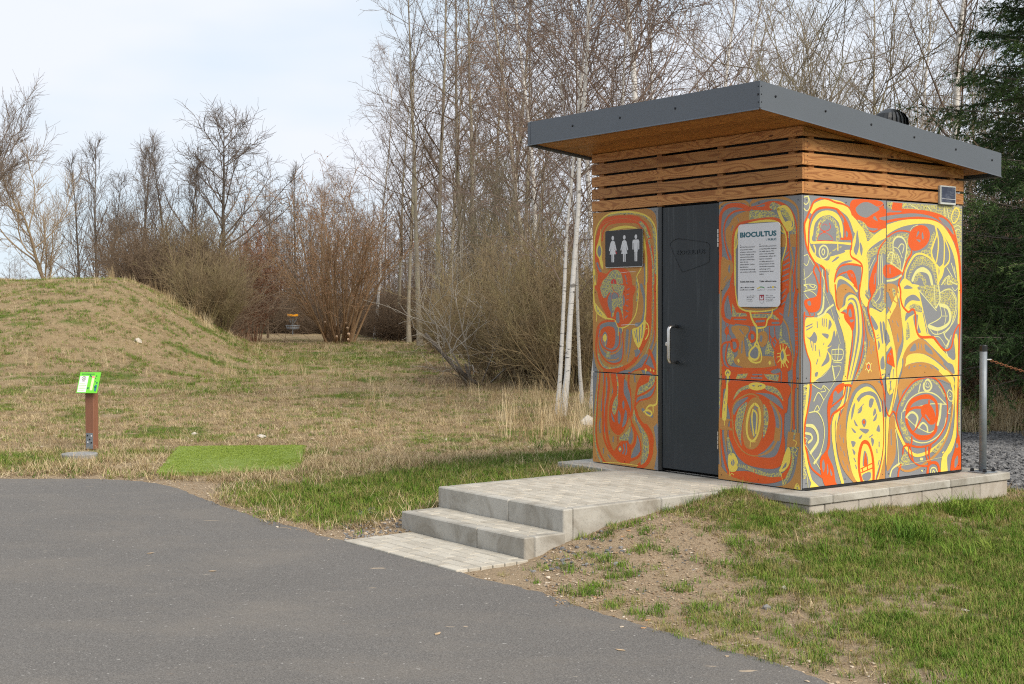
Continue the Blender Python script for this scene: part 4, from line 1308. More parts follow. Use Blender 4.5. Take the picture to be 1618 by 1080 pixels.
for a0, a1 in ((.016, 1.195), (1.205, 2.386)): wall_panel(None, 'B', a0, a1, .006, ZTOP, None)
MB().box(.012, 1.96, -.0025, .004, -.002, .013).build('base_trim', MAT['black'], cabin)
MB().box(D_-.0015, D_+.0035, -.004, .012, .004, 2.2).build('corner_trim', MAT['black'], cabin)

# slatted band under the roof
slat_rows = [2.213+.1062*k for k in range(6)]; SH = .086
def slat(side, z0, a0, a1):
    mb = MB(); t = .021
    L = a1-a0
    def top(a):
        v = {'F': .0, 'B': D_, 'S': a, 'L': a}[side]
        return min(z0+SH, zsof(v)-.003)
    pts = []
    if side in 'SL':
        xs = [a0+L*i/24 for i in range(25)]; xs = [x for x in xs if top(x) > z0+.004]
        if len(xs) < 2: return
        pol = [(xs[0]-a0, 0), (xs[-1]-a0, 0)] + [(x-a0, top(x)-z0) for x in reversed(xs)]
    else:
        h = top(a0)-z0
        if h < .01: return
        pol = [(0, 0), (L, 0), (L, h), (0, h)]
    mb.prism(pol, 0, t, lambda a, b, h: (a, h, b))
    o = {'F': ((-.005, a1, z0), (0, 0, -math.pi/2)), 'S': ((a0, -.005, z0), (0, 0, 0)), 'L': ((a0, W_-.016, z0), (0, 0, 0)), 'B': ((D_-.016, a1, z0), (0, 0, -math.pi/2))}[side]
    return mb.build('slat', MAT['larch'], cabin, o[0], o[1])
for z in slat_rows:
    slat('F', z, -.005, W_+.004)
    slat('S', z, .018, D_+.004)
    slat('L', z, .018, D_-.018); slat('B', z, .0, W_)
# battens and nail heads behind / on the slats
for y in (.12, .86, 1.56, 2.30): MB().box(.017, .049, y-.03, y+.03, 2.205, ZSOF-.01).build('batten', MAT['soffit'], cabin)
for x in (.12, .98, 1.85): MB().box(x-.03, x+.03, .017, .049, 2.205, zsof(x)-.02).build('batten', MAT['soffit'], cabin)
nail_me = MB().lathe([(.004, 0), (.003, .001)], 6).mesh('nail', MAT['screw'])
for z in slat_rows[:5]:
    for y in (.05, .86, 1.56, 2.35):
        for dz in (.02, .066): link('nail', nail_me, cabin, (-.0052, y, z+dz), (0, -math.pi/2, 0))
    for x in (.05, .98, 1.9):
        for dz in (.02, .066):
            if z+dz < zsof(x)-.02: link('nail', nail_me, cabin, (x, -.0052, z+dz), (math.pi/2, 0, 0))

# roof
U0, U1, V0, V1 = -.157, 2.517, -.624, 2.27; FB, FT = -.012, .1795
roof = bpy.data.objects.new('roof', None); col.objects.link(roof); roof.parent = cabin
def rz_(v, d): return zsof(v)+d
mb = MB(); mb.prism([(V0+.004, rz_(V0, .022)), (V1-.004, rz_(V1, .022)), (V1-.004, rz_(V1, FT-.012)), (V0+.004, rz_(V0, FT-.012))], U0+.004, U1-.004, lambda a, b, h: (a, h, b))
mb.build('roof_deck', MAT['fascia'], roof)
pw = .0965; n = int((V1-V0-.03)/pw)
for i in range(n):
    v0 = V0+.012+i*pw; v1 = v0+pw-.0035
    mb = MB(); L = U1-U0-.024
    mb.prism([(0, rz_(v0, .001)-rz_(v0, 0)), (v1-v0, rz_(v1, .001)-rz_(v0, 0)), (v1-v0, rz_(v1, .02)-rz_(v0, 0)), (0, rz_(v0, .02)-rz_(v0, 0))], 0, L, lambda a, b, h: (h, -a, b))
    mb.build('soffit_plank', MAT['soffit'], roof, (v0, U0+.012, rz_(v0, 0)), (0, 0, math.pi/2))
def fascia(p0, p1, out):
    """sheet with folded lip along the bottom and a fold at the top; p = (v,u)"""
    mb = MB(); prof = [(.0, FB), (.014, FB-.012), (.0155, FB-.0105), (.0016, FB+.002), (.0016, FT), (-.05, FT+.003), (-.05, FT+.001), (.0, FT-.002)]
    V = []
    for (v, u) in (p0, p1):
        for o, d in prof: V.append((v+out[0]*o, u+out[1]*o, rz_(v, 0)+d))
    k = len(prof)
    mb.add(V, [(i, (i+1) % k, k+(i+1) % k, k+i) for i in range(k)] + [tuple(range(k)), tuple(range(2*k-1, k-1, -1))])
    return mb.build('fascia', MAT['fascia'], roof)
def mitre(f, *a): return f(*a)
fascia((V0, U0), (V0, U1), (-1, 0)); fascia((V0+.0, U0), (V1, U0), (0, -1)); fascia((V1, U0), (V1, U1), (1, 0)); fascia((V0, U1), (V1, U1), (0, 1))
# corner cover strips
mb = MB(); mb.box(V0-.004, V0+.02, U0-.004, U0-.0022, rz_(V0, FB+.002), rz_(V0, FT-.004)); mb.box(V0-.0042, V0-.0022, U0-.004, U0+.018, rz_(V0, FB+.002), rz_(V0, FT-.004)); mb.build('corner_strip', MAT['fascia'], roof)
MB().box(V0-.0042, V0-.0022, U1-.03, U1+.004, rz_(V0, FB+.002), rz_(V0, FT-.004)).build('corner_strip', MAT['fascia'], roof)
sc_me = MB().lathe([(.0095, 0), (.0095, .003), (.006, .006)], 8).mesh('screw', MAT['screw'])
for t in (.035, .32, .555, .775): 
    u = U0+(U1-U0)*t if t > .04 else U0+.02
    link('screw', sc_me, roof, (V0-.002, u if t > .04 else U0+.012, rz_(V0, .085)), (0, -math.pi/2, 0))
for t in (.055, .24, .42, .60, .785, .955):
    v = V0+(V1-V0)*t; link('screw', sc_me, roof, (v, U0-.002, rz_(v, .10)), (math.pi/2, 0, 0))
for d in (.03, .085, .14): link('screw', sc_me, roof, (V0-.0045, U0+.010, rz_(V0, d)), (0, -math.pi/2, 0), (.5, .5, .5)); link('screw', sc_me, roof, (V0+.012, U0-.0045, rz_(V0, d)), (math.pi/2, 0, 0), (.5, .5, .5))
# turbine ventilator
vent = bpy.data.objects.new('roof_ventilator', None); col.objects.link(vent); vent.parent = cabin; vent.location = (1.62, .46, rz_(1.62, FT-.012))
MB().lathe([(.10, -.01), (.10, .10), (.13, .112), (.13, .125), (.05, .13)], 24).build('vent_collar', MAT['blackmetal'], vent)
MB().lathe([(.045, .30), (.05, .315), (.02, .325)], 16).build('vent_cap', MAT['blackmetal'], vent)
fin = MB(); prof = [(.095, .12), (.135, .15), (.15, .19), (.145, .235), (.115, .28), (.06, .312)]
V = []
for r, z in prof: V += [(r, 0, z), (r*math.cos(.30)*.90, r*math.sin(.30)*.90, z)]
fin.add(V, [(2*i, 2*i+1, 2*i+3, 2*i+2) for i in range(len(prof)-1)])
V2 = [(x*.985, y*.985, z) for x, y, z in V]; fin.add(V2, [(2*i+2, 2*i+3, 2*i+1, 2*i) for i in range(len(prof)-1)])
fin_me = fin.mesh('vent_fin', MAT['blackmetal'], smooth=False, recalc=False)
for i in range(24): link('vent_fin', fin_me, vent, (0, 0, 0), (0, 0, 2*math.pi*i/24))

# door
DY0, DY1, DX = .866, 1.512, .006
door = MB().box(DX, DX+.045, DY0, DY1, .034, 2.194, .002).build('door', MAT['door'], cabin)
MB().box(-.001, .05, 1.514, 1.553, .012, 2.2).build('door_frame', MAT['blackmetal'], cabin)
MB().box(.07, .3, .857, 1.556, .0, .006).build('threshold', MAT['steel'], cabin)
def hook(pts, r): return MB().tube(pts, r, 10)
hy, hx = 1.335, -.088; pts = [(DX, hy, .918)] + [(hx+.035-.035*math.sin(t)*1, hy, .918+.035-.035*math.cos(t)) for t in np.linspace(0, math.pi/2, 6)] + [(hx+.035-.035*math.cos(t), hy, 1.212-.035+.035*math.sin(t)) for t in np.linspace(0, math.pi/2, 6)] + [(DX, hy, 1.212)]
hook(pts, .016).build('handle', MAT['steel'], door, smooth=True)
MB().lathe([(.018, 0), (.018, .01), (.013, .013), (.006, .013)], 16).build('lock_cylinder', MAT['steel'], door, (DX, 1.452, 1.064), (0, -math.pi/2, 0))
for zc in (1.917, .313, ):
    mb = MB()
    for k in range(4): mb.tube([(-.004, .8615, zc-.07+k*.036), (-.004, .8615, zc-.07+k*.036+.031)], .0055, 8)
    mb.build('hinge', MAT['steel'], door)
def font_mesh(name, text, size, mat, bold=0.0, align='LEFT', depth=0.0):
    cu_ = bpy.data.curves.new(name, 'FONT'); cu_.body = text; cu_.size = size; cu_.offset = bold; cu_.align_x = align; cu_.resolution_u = 3; cu_.extrude = depth
    o = bpy.data.objects.new(name, cu_); col.objects.link(o)
    bpy.context.view_layer.update(); dg = bpy.context.evaluated_depsgraph_get()
    me = bpy.data.meshes.new_from_object(o.evaluated_get(dg)); me.name = name
    bpy.data.objects.remove(o); bpy.data.curves.remove(cu_)
    me.materials.clear(); me.materials.append(mat); return me
def fit_text(me, w=None, h=None):
    n = len(me.vertices)
    if not n: return me
    c = np.empty(n*3); me.vertices.foreach_get('co', c); c = c.reshape(-1, 3)
    c[:,0] -= c[:,0].min()
    if w: c[:,0] *= w/max(1e-6, c[:,0].max())
    if h: c[:,1] -= 0; c[:,1] *= h/max(1e-6, c[:,1].max())
    me.vertices.foreach_set('co', c.ravel()); me.update(); return me
FRONT_ROT = Matrix(((0, 0, -1), (-1, 0, 0), (0, 1, 0))).to_euler()     # text x -> -y, text y -> z, normal -> -x
# embossed mark on the door
emb = [(1.418, 1.876), (1.40, 1.908), (1.338, 1.929), (1.28, 1.925), (1.047, 1.894), (.985, 1.88), (.964, 1.855), (.967, 1.80), (.970, 1.742), (.985, 1.727), (1.019, 1.714), (1.251, 1.661), (1.285, 1.668), (1.31, 1.70), (1.36, 1.78)]
S = catmull([(a, b) for a, b in emb], True, .02); MB().tube([(DX-.0005, a, b) for a, b in S] + [(DX-.0005, S[0][0], S[0][1])], .0032, 6).build('embossed_outline', MAT['door'], door)
me = fit_text(font_mesh('embossed_lettering', 'BIOCULTUS', .05, MAT['door'], .0015, depth=.003), .33, .034); link('embossed_lettering', me, door, (DX-.001, 1.345, 1.80), FRONT_ROT)

# pictogram sign
def rrect(w, h, r, n=6):
    out = []
    for cx, cy, a in ((w/2-r, h/2-r, 0), (-w/2+r, h/2-r, 90), (-w/2+r, -h/2+r, 180), (w/2-r, -h/2+r, 270)):
        for i in range(n+1): t = R(a+90*i/n); out.append((cx+r*math.cos(t), cy+r*math.sin(t)))
    return out
def plate(name, w, h, r, t, mat, parent, loc, rot):
    return MB().prism(rrect(w, h, r), -t, 0, lambda a, b, z: (a, b, z)).build(name, mat, parent, loc, rot)
sg = plate('pictogram_sign', .474, .314, .018, .006, MAT['ink'], cabin, (-.02, 1.971, 1.875), FRONT_ROT)
plate('sign_back', .482, .322, .02, .003, MAT['white'], sg, (-.002, -.003, -.0065), (0, 0, 0))
for dx in (-.15, .15): MB().tube([(dx, 0, -.02), (dx, 0, -.006)], .012, 8).build('spacer', MAT['steel'], sg)
def figure(cx, skirt):
    mb = MB(); z = .0006
    def poly(p, dz=0.0):
        T = tessellate_polygon([[Vector((a, b, 0)) for a, b in p]]); mb.add([(cx+a, b, z+dz) for a, b in p], [tuple(t) for t in T])
    poly([(.0165*math.cos(t), .092+.0195*math.sin(t)) for t in np.linspace(0, 2*math.pi, 15)[:-1]])
    for s in (-1, 1):
        poly([(s*.003, -.116), (s*.0165, -.116), (s*.0175, -.03), (s*.002, -.03)])
        if skirt: poly([(s*.012, .066), (s*.026, .060), (s*.050, -.012), (s*.044, -.020), (s*.036, -.017), (s*.016, .030)], .0002)
        else: poly([(s*.018, .068), (s*.036, .066), (s*.043, .052), (s*.043, -.012), (s*.037, -.019), (s*.030, -.014), (s*.029, .040), (s*.018, .045)], .0002)
    if skirt: poly([(-.014, .068), (.014, .068), (.024, .055), (.020, .02), (.040, -.048), (-.040, -.048), (-.020, .02), (-.024, .055)], .0004)
    else: poly([(-.02, .068), (.02, .068), (.026, .05), (.0215, -.035), (-.0215, -.035), (-.026, .05)], .0004)
    mb.build('pictogram', MAT['white'], sg)
figure(-.137, True); figure(.013, True); figure(.160, False)
MB().add([(-.137+.018, .03, .0003), (-.137+.028, .03, .0003), (-.137+.036, -.02, .0003), (-.137+.058, -.036, .0003), (-.137+.05, -.048, .0003), (-.137+.03, -.046, .0003)], [tuple(range(6))]).build('red_mark', MAT['crimson'], sg)

# information board
ib = plate('information_board', .430, .638, .03, .006, MAT['white'], cabin, (-.02, .414, 1.69), FRONT_ROT)
for dx in (-.15, .15):
    for dy in (-.26, .26): MB().tube([(dx, dy, -.02), (dx, dy, -.006)], .012, 8).build('spacer', MAT['steel'], ib)
def put(text, x, y, w=None, h=None, mat='ink', size=.02, bold=0.0, name='lettering'):
    me = fit_text(font_mesh(name, text, size, MAT[mat], bold), w, h); return link(name, me, ib, (x-.0, y, .0006))
u2x = lambda u: .414-u
z2y = lambda z: z-1.69
put('BIOCULTUS', u2x(.608), z2y(1.909), .375, .0385, 'teal', .05, .0022, 'title_lettering')
put('/ PUBLIC', u2x(.334), z2y(1.874), .101, .0155, 'teal', .02, .0006, 'title_lettering')
left = ['BIOCULTUS je inovativní', 'kompostovací toaleta', 'určená pro veřejné prostory.', 'Zařízení funguje zcela', 'autonomně, bez potřeby', 'připojení k inženýrským', 'sítím či jiné', 'infrastruktuře. Využívá', 'skandinávskou', 'kompostovací technologii', 'a je vyrobeno na Slovensku.']
right = ['BIOCULTUS is an innovative', 'composting toilet designed', 'for public spaces. The', 'device works completely', 'autonomously, without the', 'need for connection', 'to utility networks or', 'infrastructure. It uses', 'Scandinavian composting', 'technology and is', 'manufactured in Slovak', 'region.']
put('CZ', u2x(.608), z2y(1.846), None, .006, 'ink', .009, .0003); put('EN', u2x(.406), z2y(1.846), None, .006, 'ink', .009, .0003)
for i, t in enumerate(left): put(t, u2x(.608), z2y(1.828-i*.0192), min(.168, .0066*len(t)), None, 'inkgrey', .0135, .0003)
for i, t in enumerate(right): put(t, u2x(.406), z2y(1.828-i*.0192), min(.176, .0066*len(t)), None, 'inkgrey', .0135, .0003)
put('Toaleta beze stopy.', u2x(.608), z2y(1.560), .15, None, 'ink', .017, .0007); put('Toilet without traces.', u2x(.406), z2y(1.560), .175, None, 'ink', .017, .0007)
def disc(cx, cy, rx, ry, mat, name, z=.0007, a0=0, a1=2*math.pi, inner=0.0):
    ts = np.linspace(a0, a1, 18); mb = MB(); o = [(cx+rx*math.cos(t), cy+ry*math.sin(t), z) for t in ts]
    if inner: i_ = [(cx+(rx-inner)*math.cos(t), cy+(ry-inner)*math.sin(t)-inner*.3, z) for t in ts]; mb.add(o+i_, [(k, k+1, len(ts)+k+1, len(ts)+k) for k in range(len(ts)-1)])
    else: mb.add(o, [tuple(range(len(ts)))])
    return mb.build(name, MAT[mat], ib)
cx = u2x(.388)
disc(cx, z2y(1.508), .040, .018, 'leafgreen', 'logo_arc', .0007, R(20), R(120), .006); disc(cx-.004, z2y(1.506), .040, .016, 'gold', 'logo_arc', .0009, R(100), R(165), .006)
def fine_print(x, y, w, h, mat, seed):
    # print too small to read: a line of tiny strokes
    r_ = random.Random(seed); mb = MB(); t = 0.0
    while t < w:
        q = h*r_.uniform(.35, .9); hh = h*r_.choice((.6, .6, 1.0)); mb.add([(x+t, y, .0007), (x+min(w, t+q), y, .0007), (x+min(w, t+q), y+hh, .0007), (x+t, y+hh, .0007)], [(0, 1, 2, 3)]); t += q+h*r_.choice((.25, .25, .7))
    return mb.build('fine_print', MAT[mat], ib)
fine_print(u2x(.608), z2y(1.516), .150, .009, 'ink', 31); fine_print(u2x(.608), z2y(1.499), .145, .009, 'ink', 32)
fine_print(cx-.038, z2y(1.497), .076, .007, 'inkgrey', 1)
fine_print(u2x(.322), z2y(1.516), .042, .009, 'ink', 2); disc(u2x(.322)+.055, z2y(1.520), .009, .009, 'gold', 'logo_dot'); fine_print(u2x(.322)+.067, z2y(1.516), .02, .009, 'ink', 3)
fine_print(u2x(.322), z2y(1.497), .084, .007, 'inkgrey', 4)
for i in range(4): fine_print(u2x(.536), z2y(1.452-i*.0128), [.088, .075, .056, .062][i], .006, 'inkgrey', 10+i)
for i in range(4): fine_print(u2x(.340), z2y(1.452-i*.0128), [.072, .094, .076, .08][i], .006, 'inkgrey', 20+i)
# crest
x0 = u2x(.403); y1 = z2y(1.461); mb = MB(); sh = [(0, 0), (.044, 0), (.044, -.04), (.036, -.058), (.022, -.066), (.008, -.058), (0, -.04)]
mb.add([(x0+a-.002, y1+b+.002, .0005) for a, b in [(p[0]*1.09, p[1]*1.05) for p in sh]], [tuple(range(7))]); mb.build('crest_edge', MAT['inkgrey'], ib)
MB().add([(x0+a, y1+b, .0007) for a, b in sh], [tuple(range(7))]).build('crest_field', MAT['white'], ib)
MB().add([(x0+a, y1+b, .0009) for a, b in [(0, 0), (.044, 0), (.044, -.04), (0, -.04)]], [(0, 1, 2, 3)]).build('crest_field', MAT['crimson'], ib)
mb = MB()
for dx in (.006, .030): mb.add([(x0+dx, y1-.008, .0011), (x0+dx+.008, y1-.008, .0011), (x0+dx+.008, y1-.034, .0011), (x0+dx, y1-.034, .0011)], [(0, 1, 2, 3)])
mb.add([(x0+.014, y1-.022, .0011), (x0+.030, y1-.022, .0011), (x0+.030, y1-.034, .0011), (x0+.014, y1-.034, .0011)], [(0, 1, 2, 3)]); mb.build('crest_charge', MAT['white'], ib)

# small framed display on the slats of the side wall
dp = MB().box(1.630, 1.836, -.030, -.006, 2.199, 2.352, .003).build('display_unit', simple('silver_frame', (.48, .50, .48), .4, .05), cabin)
def _scr():
    m = NT('dark_blue_display_glass'); n = m.noise(m.coords('Object', (6, 1, 40)), 3, 5, .8); g = m.ramp(m.noise(m.coords('Object', (1, 1, 1.0), loc=(.2, 0, 0)), 9, 1), [(.4, 0), (.6, 1)])
    m.color(m.mix(m.math('MULTIPLY', m.ramp(n, [(.45, 0), (.6, 1)]), m.math('MULTIPLY', g, .7)), (.012, .017, .04), (.16, .18, .23))); m.set(Roughness=.12); return m.m
MB().box(1.641, 1.825, -.0325, -.0295, 2.217, 2.342).build('screen', _scr(), dp)
mb = MB(); mb.box(1.642, 1.824, -.0335, -.0326, 2.243, 2.2455); mb.build('screen_line', MAT['white'], dp)
MB().box(1.630, 1.85, -.0045, .012, 2.2, 2.375).build('display_recess', MAT['black'], dp)

# ------------------------------------------------------------------ plinth, landing and steps
plinth = thing('cabin_plinth', 'pale concrete plinth of capped blocks carrying the painted cabin', 'plinth', (OX, OY, ZS), YAW)
PV0, PV1, PU0, PU1 = -.222, 2.246, -.278, 2.63; CT = .062
def cap(v0, v1, u0, u1): return MB().box(v0, v1, u0, u1, -CT, -.001, .006).build('cap_slab', MAT['concrete'], plinth)
e = .003; wd = .25
us = [PU0, .46, 1.44, PU1]; vs_ = [PV0+wd+e, .68, 1.44, PV1]
for a, b in zip(us[:-1], us[1:]): cap(PV0, PV0+wd, a+(e if a != PU0 else 0), b-(e if b != PU1 else 0))
for a, b in zip(vs_[:-1], vs_[1:]): cap(a, b-(e if b != PV1 else 0), PU0, PU0+wd); cap(a, b-(e if b != PV1 else 0), PU1-wd, PU1)
cap(PV1-wd, PV1, PU0+wd+e, 1.2); cap(PV1-wd, PV1, 1.203, PU1-wd-e)
MB().box(PV0+wd-.02, PV1-wd+.02, PU0+wd-.02, PU1-wd+.02, -CT, -.006).build('floor_slab', MAT['concrete'], plinth)
def blk(v0, v1, u0, u1): return MB().box(v0, v1, u0, u1, -.46, -CT-.003, .007).build('block', MAT['block'], plinth)
bi = .014; n = 8
for i in range(n):
    a = PU0+bi+(PU1-PU0-2*bi)*i/n; b = PU0+bi+(PU1-PU0-2*bi)*(i+1)/n; blk(PV0+bi, PV0+bi+.16, a+.002, b-.002)
n = 6
for i in range(n):
    a = PV0+bi+.164+(PV1-PV0-2*bi-.164)*i/n; b = PV0+bi+.164+(PV1-PV0-2*bi-.164)*(i+1)/n
    blk(a+.002, b-.002, PU0+bi, PU0+bi+.16); blk(a+.002, b-.002, PU1-bi-.16, PU1-bi)
for i in range(5):
    a = PU0+.2+(PU1-PU0-.4)*i/5; b = PU0+.2+(PU1-PU0-.4)*(i+1)/5; blk(PV1-bi-.16, PV1-bi, a+.002, b-.002)

steps = thing('entrance_steps', 'grey concrete steps with paved landing in front of the dark door', 'steps', (OX, OY, ZS), YAW)
def kerb(v0, v1, u0, u1, z0, z1): return MB().box(v0, v1, u0, u1, z0, z1, .008).build('kerb_block', MAT['concrete'], steps)
LZ = -.002; S1 = -.155; FZ = -.305
LU0, LU1, LV0 = .355, 1.885, -1.99
kw = .085
# landing riser blocks, side kerbs
kerb(LV0, LV0+kw, LU0, .98, -.5, LZ); kerb(LV0, LV0+kw, .984, LU1, -.5, LZ)
kerb(LV0+kw+.004, -1.08, LU0+.004, LU0+kw, -.5, LZ); kerb(-1.076, -.226, LU0+.004, LU0+kw, -.5, LZ)
kerb(LV0+kw+.004, -1.08, LU1-kw, LU1-.004, -.5, LZ); kerb(-1.076, -.226, LU1-kw, LU1-.004, -.5, LZ)
# lower step
SV0, SU0, SU1 = -2.345, .325, 1.85
kerb(SV0, SV0+kw, SU0, .87, -.55, S1); kerb(SV0, SV0+kw, .874, SU1, -.55, S1)
kerb(SV0+kw+.004, LV0-.003, SU0+.002, SU0+kw, -.55, S1); kerb(SV0+kw+.004, LV0-.003, SU1-kw, SU1-.002, -.55, S1)
MB().box(LV0+kw, -.23, LU0+kw, LU1-kw, -.5, LZ-.07).build('bedding', MAT['black'], steps)
MB().box(SV0+kw, LV0-.004, SU0+kw, SU1-kw, -.55, S1-.07).build('bedding', MAT['block'], steps)
rng = np.random.default_rng(11)
pv_me = {}
def paver(v0, v1, u0, u1, z):
    k = (round(v1-v0, 3), round(u1-u0, 3))
    if k not in pv_me: pv_me[k] = MB().box(-k[0]/2, k[0]/2, -k[1]/2, k[1]/2, -.06, 0, .0045).mesh('paver', MAT['paver'])
    return link('paver', pv_me[k], steps, ((v0+v1)/2, (u0+u1)/2, z+rng.uniform(-.0018, .0012)), (rng.uniform(-.004, .004), rng.uniform(-.004, .004), 0))
def pave(v0, v1, u0, u1, z, rw=.1, pl=.2):
    nr = max(1, round((v1-v0)/rw)); rw = (v1-v0)/nr; np_ = max(1, round((u1-u0)/pl)); pl = (u1-u0)/np_; g = .0028
    for i in range(nr):
        cuts = [u0+pl*k for k in range(np_+1)] if i % 2 == 0 else [u0]+[u0+pl*(k+.5) for k in range(np_)]+[u1]
        for a, b in zip(cuts[:-1], cuts[1:]): paver(v0+i*rw+g, v0+(i+1)*rw-g, a+g, b-g, z)
pave(LV0+kw, -.226, LU0+kw, LU1-kw, LZ); pave(SV0+kw, LV0-.002, SU0+kw, SU1-kw, S1)
pave(-2.93, SV0-.004, .27, 1.70, FZ+.014)

# ------------------------------------------------------------------ pole and chain beside the cabin
px, py = to_world(2.065, -.14)
pole = thing('barrier_post', 'round galvanised steel post with black cap bolted to the plinth beside the cabin', 'post', (px, py, ZS), YAW)
MB().box(-.085, .085, -.085, .085, 0, .008, .002).build('base_plate', MAT['galv'], pole)
MB().tube([(0, 0, .008), (0, 0, 1.015)], .03, 20).build('post_tube', MAT['galv'], pole, smooth=True)
MB().lathe([(.032, 1.0), (.032, 1.045), (.027, 1.052), (.01, 1.053)], 20).build('post_cap', MAT['blackmetal'], pole)
for i in (-1, 1):
    for j in (-1, 1): MB().lathe([(.016, .008), (.016, .022), (.012, .034), (.005, .036)], 6).build('bolt', MAT['screw'], pole, (i*.06, j*.06, 0))
MB().tube([(.02, -.02, .93), (.045, -.045, .93)], .008, 8).build('eye_bolt', MAT['steel'], pole)
e0 = Vector((px, py, ZS+.93)) + Vector((.055, -.012, -.004)); e1 = Vector((px+3.1, py+1.2, ZS+.93))
chain = thing('barrier_chain', 'thin sagging steel chain, rusty near the galvanised post', 'chain', tuple(e0))
def chain_pts(n):
    out = []
    for i in range(n+1):
        t = i/n; p = e0.lerp(e1, t); p.z -= .42*4*t*(1-t)*.62; out.append(p-e0)
    return out
nl = 130; cpnt = chain_pts(nl); parts = {'rusty': MB(), 'bright': MB()}
for i in range(nl):
    p, q = cpnt[i], cpnt[i+1]; d = (q-p); L = d.length*.72; d.normalize(); s = d.cross(Vector((0, 0, 1))).normalized(); t = s.cross(d)
    w = s if i % 2 else t; c = (p+q)/2; w = w*.0095
    ring = [c+d*(L*math.cos(a))+w*math.sin(a) for a in np.linspace(0, 2*math.pi, 9)]
    parts['rusty' if i < 18 else 'bright'].tube(ring, .0032, 4, caps=False)
parts['rusty'].build('chain_links', MAT['rust'], chain); parts['bright'].build('chain_links', MAT['galv'], chain)
p2 = thing('barrier_post', 'second galvanised post carrying the far end of the chain, off to the right', 'post', (e1.x+.05, e1.y, gz(e1.x, e1.y)))
MB().tube([(0, 0, 0), (0, 0, ZS+1.0-gz(e1.x, e1.y))], .03, 16).build('post_tube', MAT['galv'], p2, smooth=True)

# ------------------------------------------------------------------ disc golf tee: sign post, mat, cover
tx, ty = -5.02, 16.3; tz = gz(tx, ty)
tee = thing('tee_sign', 'brown wooden post with tilted bright green tee sign beside the artificial turf mat', 'sign', (tx, ty, tz), R(-17))
def _brownwood():
    m = NT('brown_stained_post'); g = m.noise(m.coords('Object', (40, 40, 2.5)), 1.5, 5, .65); k = m.mix(g, (.16, .062, .032), (.30, .135, .08)); m.color(k); m.set(Roughness=.7); m.bump(g, .2, .003); return m.m
MB().box(-.058, .058, -.05, .05, 0, .715, .006).build('post', _brownwood(), tee)
br = MB().box(-.047, .047, -.0545, -.0505, .01, .20, .001).build('base_plate', MAT['galv'], tee)
for k, (a, b, mt) in enumerate([(-.025, .17, 'screw'), (.028, .165, 'white'), (.005, .125, 'screw'), (-.022, .09, 'white'), (.028, .085, 'screw')]): MB().lathe([(.010, 0), (.008, .006), (.003, .007)], 8).build('bolt', MAT[mt], br, (a, -.0545, b), (math.pi/2, 0, 0))
GREEN = flatcol('bright_green_sign', (.16, .62, .035), .4); DKG = flatcol('dark_green_print', (.02, .16, .07), .45); PAPER = flatcol('white_paper', (.78, .78, .74), .6); PINK = flatcol('pale_fairway_print', (.75, .72, .42), .5)
board = MB().box(-.17, .17, -.006, .006, -.135, .135, .002).build('sign_board', GREEN, tee, (-.0, -.055, .80), (R(-24), 0, R(6))); board.scale = (.78, 1, .98)
def on_board(x0, x1, z0, z1, m, name, d=.0075): return MB().box(x0, x1, -d, -.0055, z0, z1).build(name, m, board)
on_board(-.155, -.015, -.125, .085, PAPER, 'paper_panel'); on_board(.045, .085, -.10, .075, PINK, 'fairway_map'); on_board(.04, .09, .06, .085, flatcol('pale_red_print', (.75, .35, .25)), 'fairway_map', .0082)
mb = MB(); ring = [(-.087+.033*math.cos(t), -.0085, .055+.022*math.sin(t)) for t in np.linspace(0, 2*math.pi, 17)]; mb.tube(ring, .003, 5, caps=False); mb.build('emblem_ring', MAT['ink'], board)
on_board(-.096, -.078, .046, .064, MAT['ink'], 'emblem_mark', .0082); on_board(-.110, -.064, .015, .024, MAT['inkgrey'], 'text_line', .0082)
for i in range(5): on_board(-.145, -.035+(.01 if i % 2 else -.015), -.02-i*.021, -.013-i*.021, flatcol('faint_green_print', (.42, .60, .30)), 'text_line', .0082)
for i in range(11): on_board(-.13+i*.019, -.13+i*.019+.012, .104, .116, DKG, 'printed_mark', .0082)
rr = random.Random(5)
for i in range(16):
    x, z = rr.choice([(.018, 0), (.115, 0), (.135, 0)])[0]+rr.uniform(-.014, .014), rr.uniform(-.12, .10); s = rr.uniform(.006, .012); on_board(x-s, x+s, z-s, z+s, DKG, 'printed_tree', .0075+i*.00006)
on_board(.118, .150, -.11, -.03, flatcol('blue_green_print', (.02, .20, .22)), 'printed_pond', .0084)

def _turf():
    m = NT('artificial_turf'); v = m.coords('Object'); n = m.noise(v, 7, 5, .7); f = m.noise(m.coords('Object', (6, 60, 1)), 6, 4, .7)
    k = m.mix(n, (.17, .23, .035), (.25, .32, .065)); k = m.mix(m.ramp(f, [(.35, .55), (.55, 0)]), k, (.07, .13, .02)); k = m.mix(m.ramp(m.noise(v, 130, 2), [(.62, 0), (.7, .6)]), k, (.36, .38, .14)); m.color(k); m.set(Roughness=.9); m.bump(f, .5, .008); return m.m
C4 = [(-3.56, 13.70), (-2.17, 13.85), (-2.50, 16.42), (-3.98, 16.30)]
MB_ = MB(); n1, n2 = 30, 50; Vt = []
ctr = (sum(p[0] for p in C4)/4, sum(p[1] for p in C4)/4)
for j in range(n2+1):
    for i in range(n1+1):
        s, t = i/n1, j/n2; x = (C4[0][0]*(1-s)+C4[1][0]*s)*(1-t)+(C4[3][0]*(1-s)+C4[2][0]*s)*t; y = (C4[0][1]*(1-s)+C4[1][1]*s)*(1-t)+(C4[3][1]*(1-s)+C4[2][1]*s)*t
        Vt.append((x-ctr[0], y-ctr[1], .035+.012*float(fbm(np.array([x*1.3]), np.array([y*1.3]), 3)[0])))
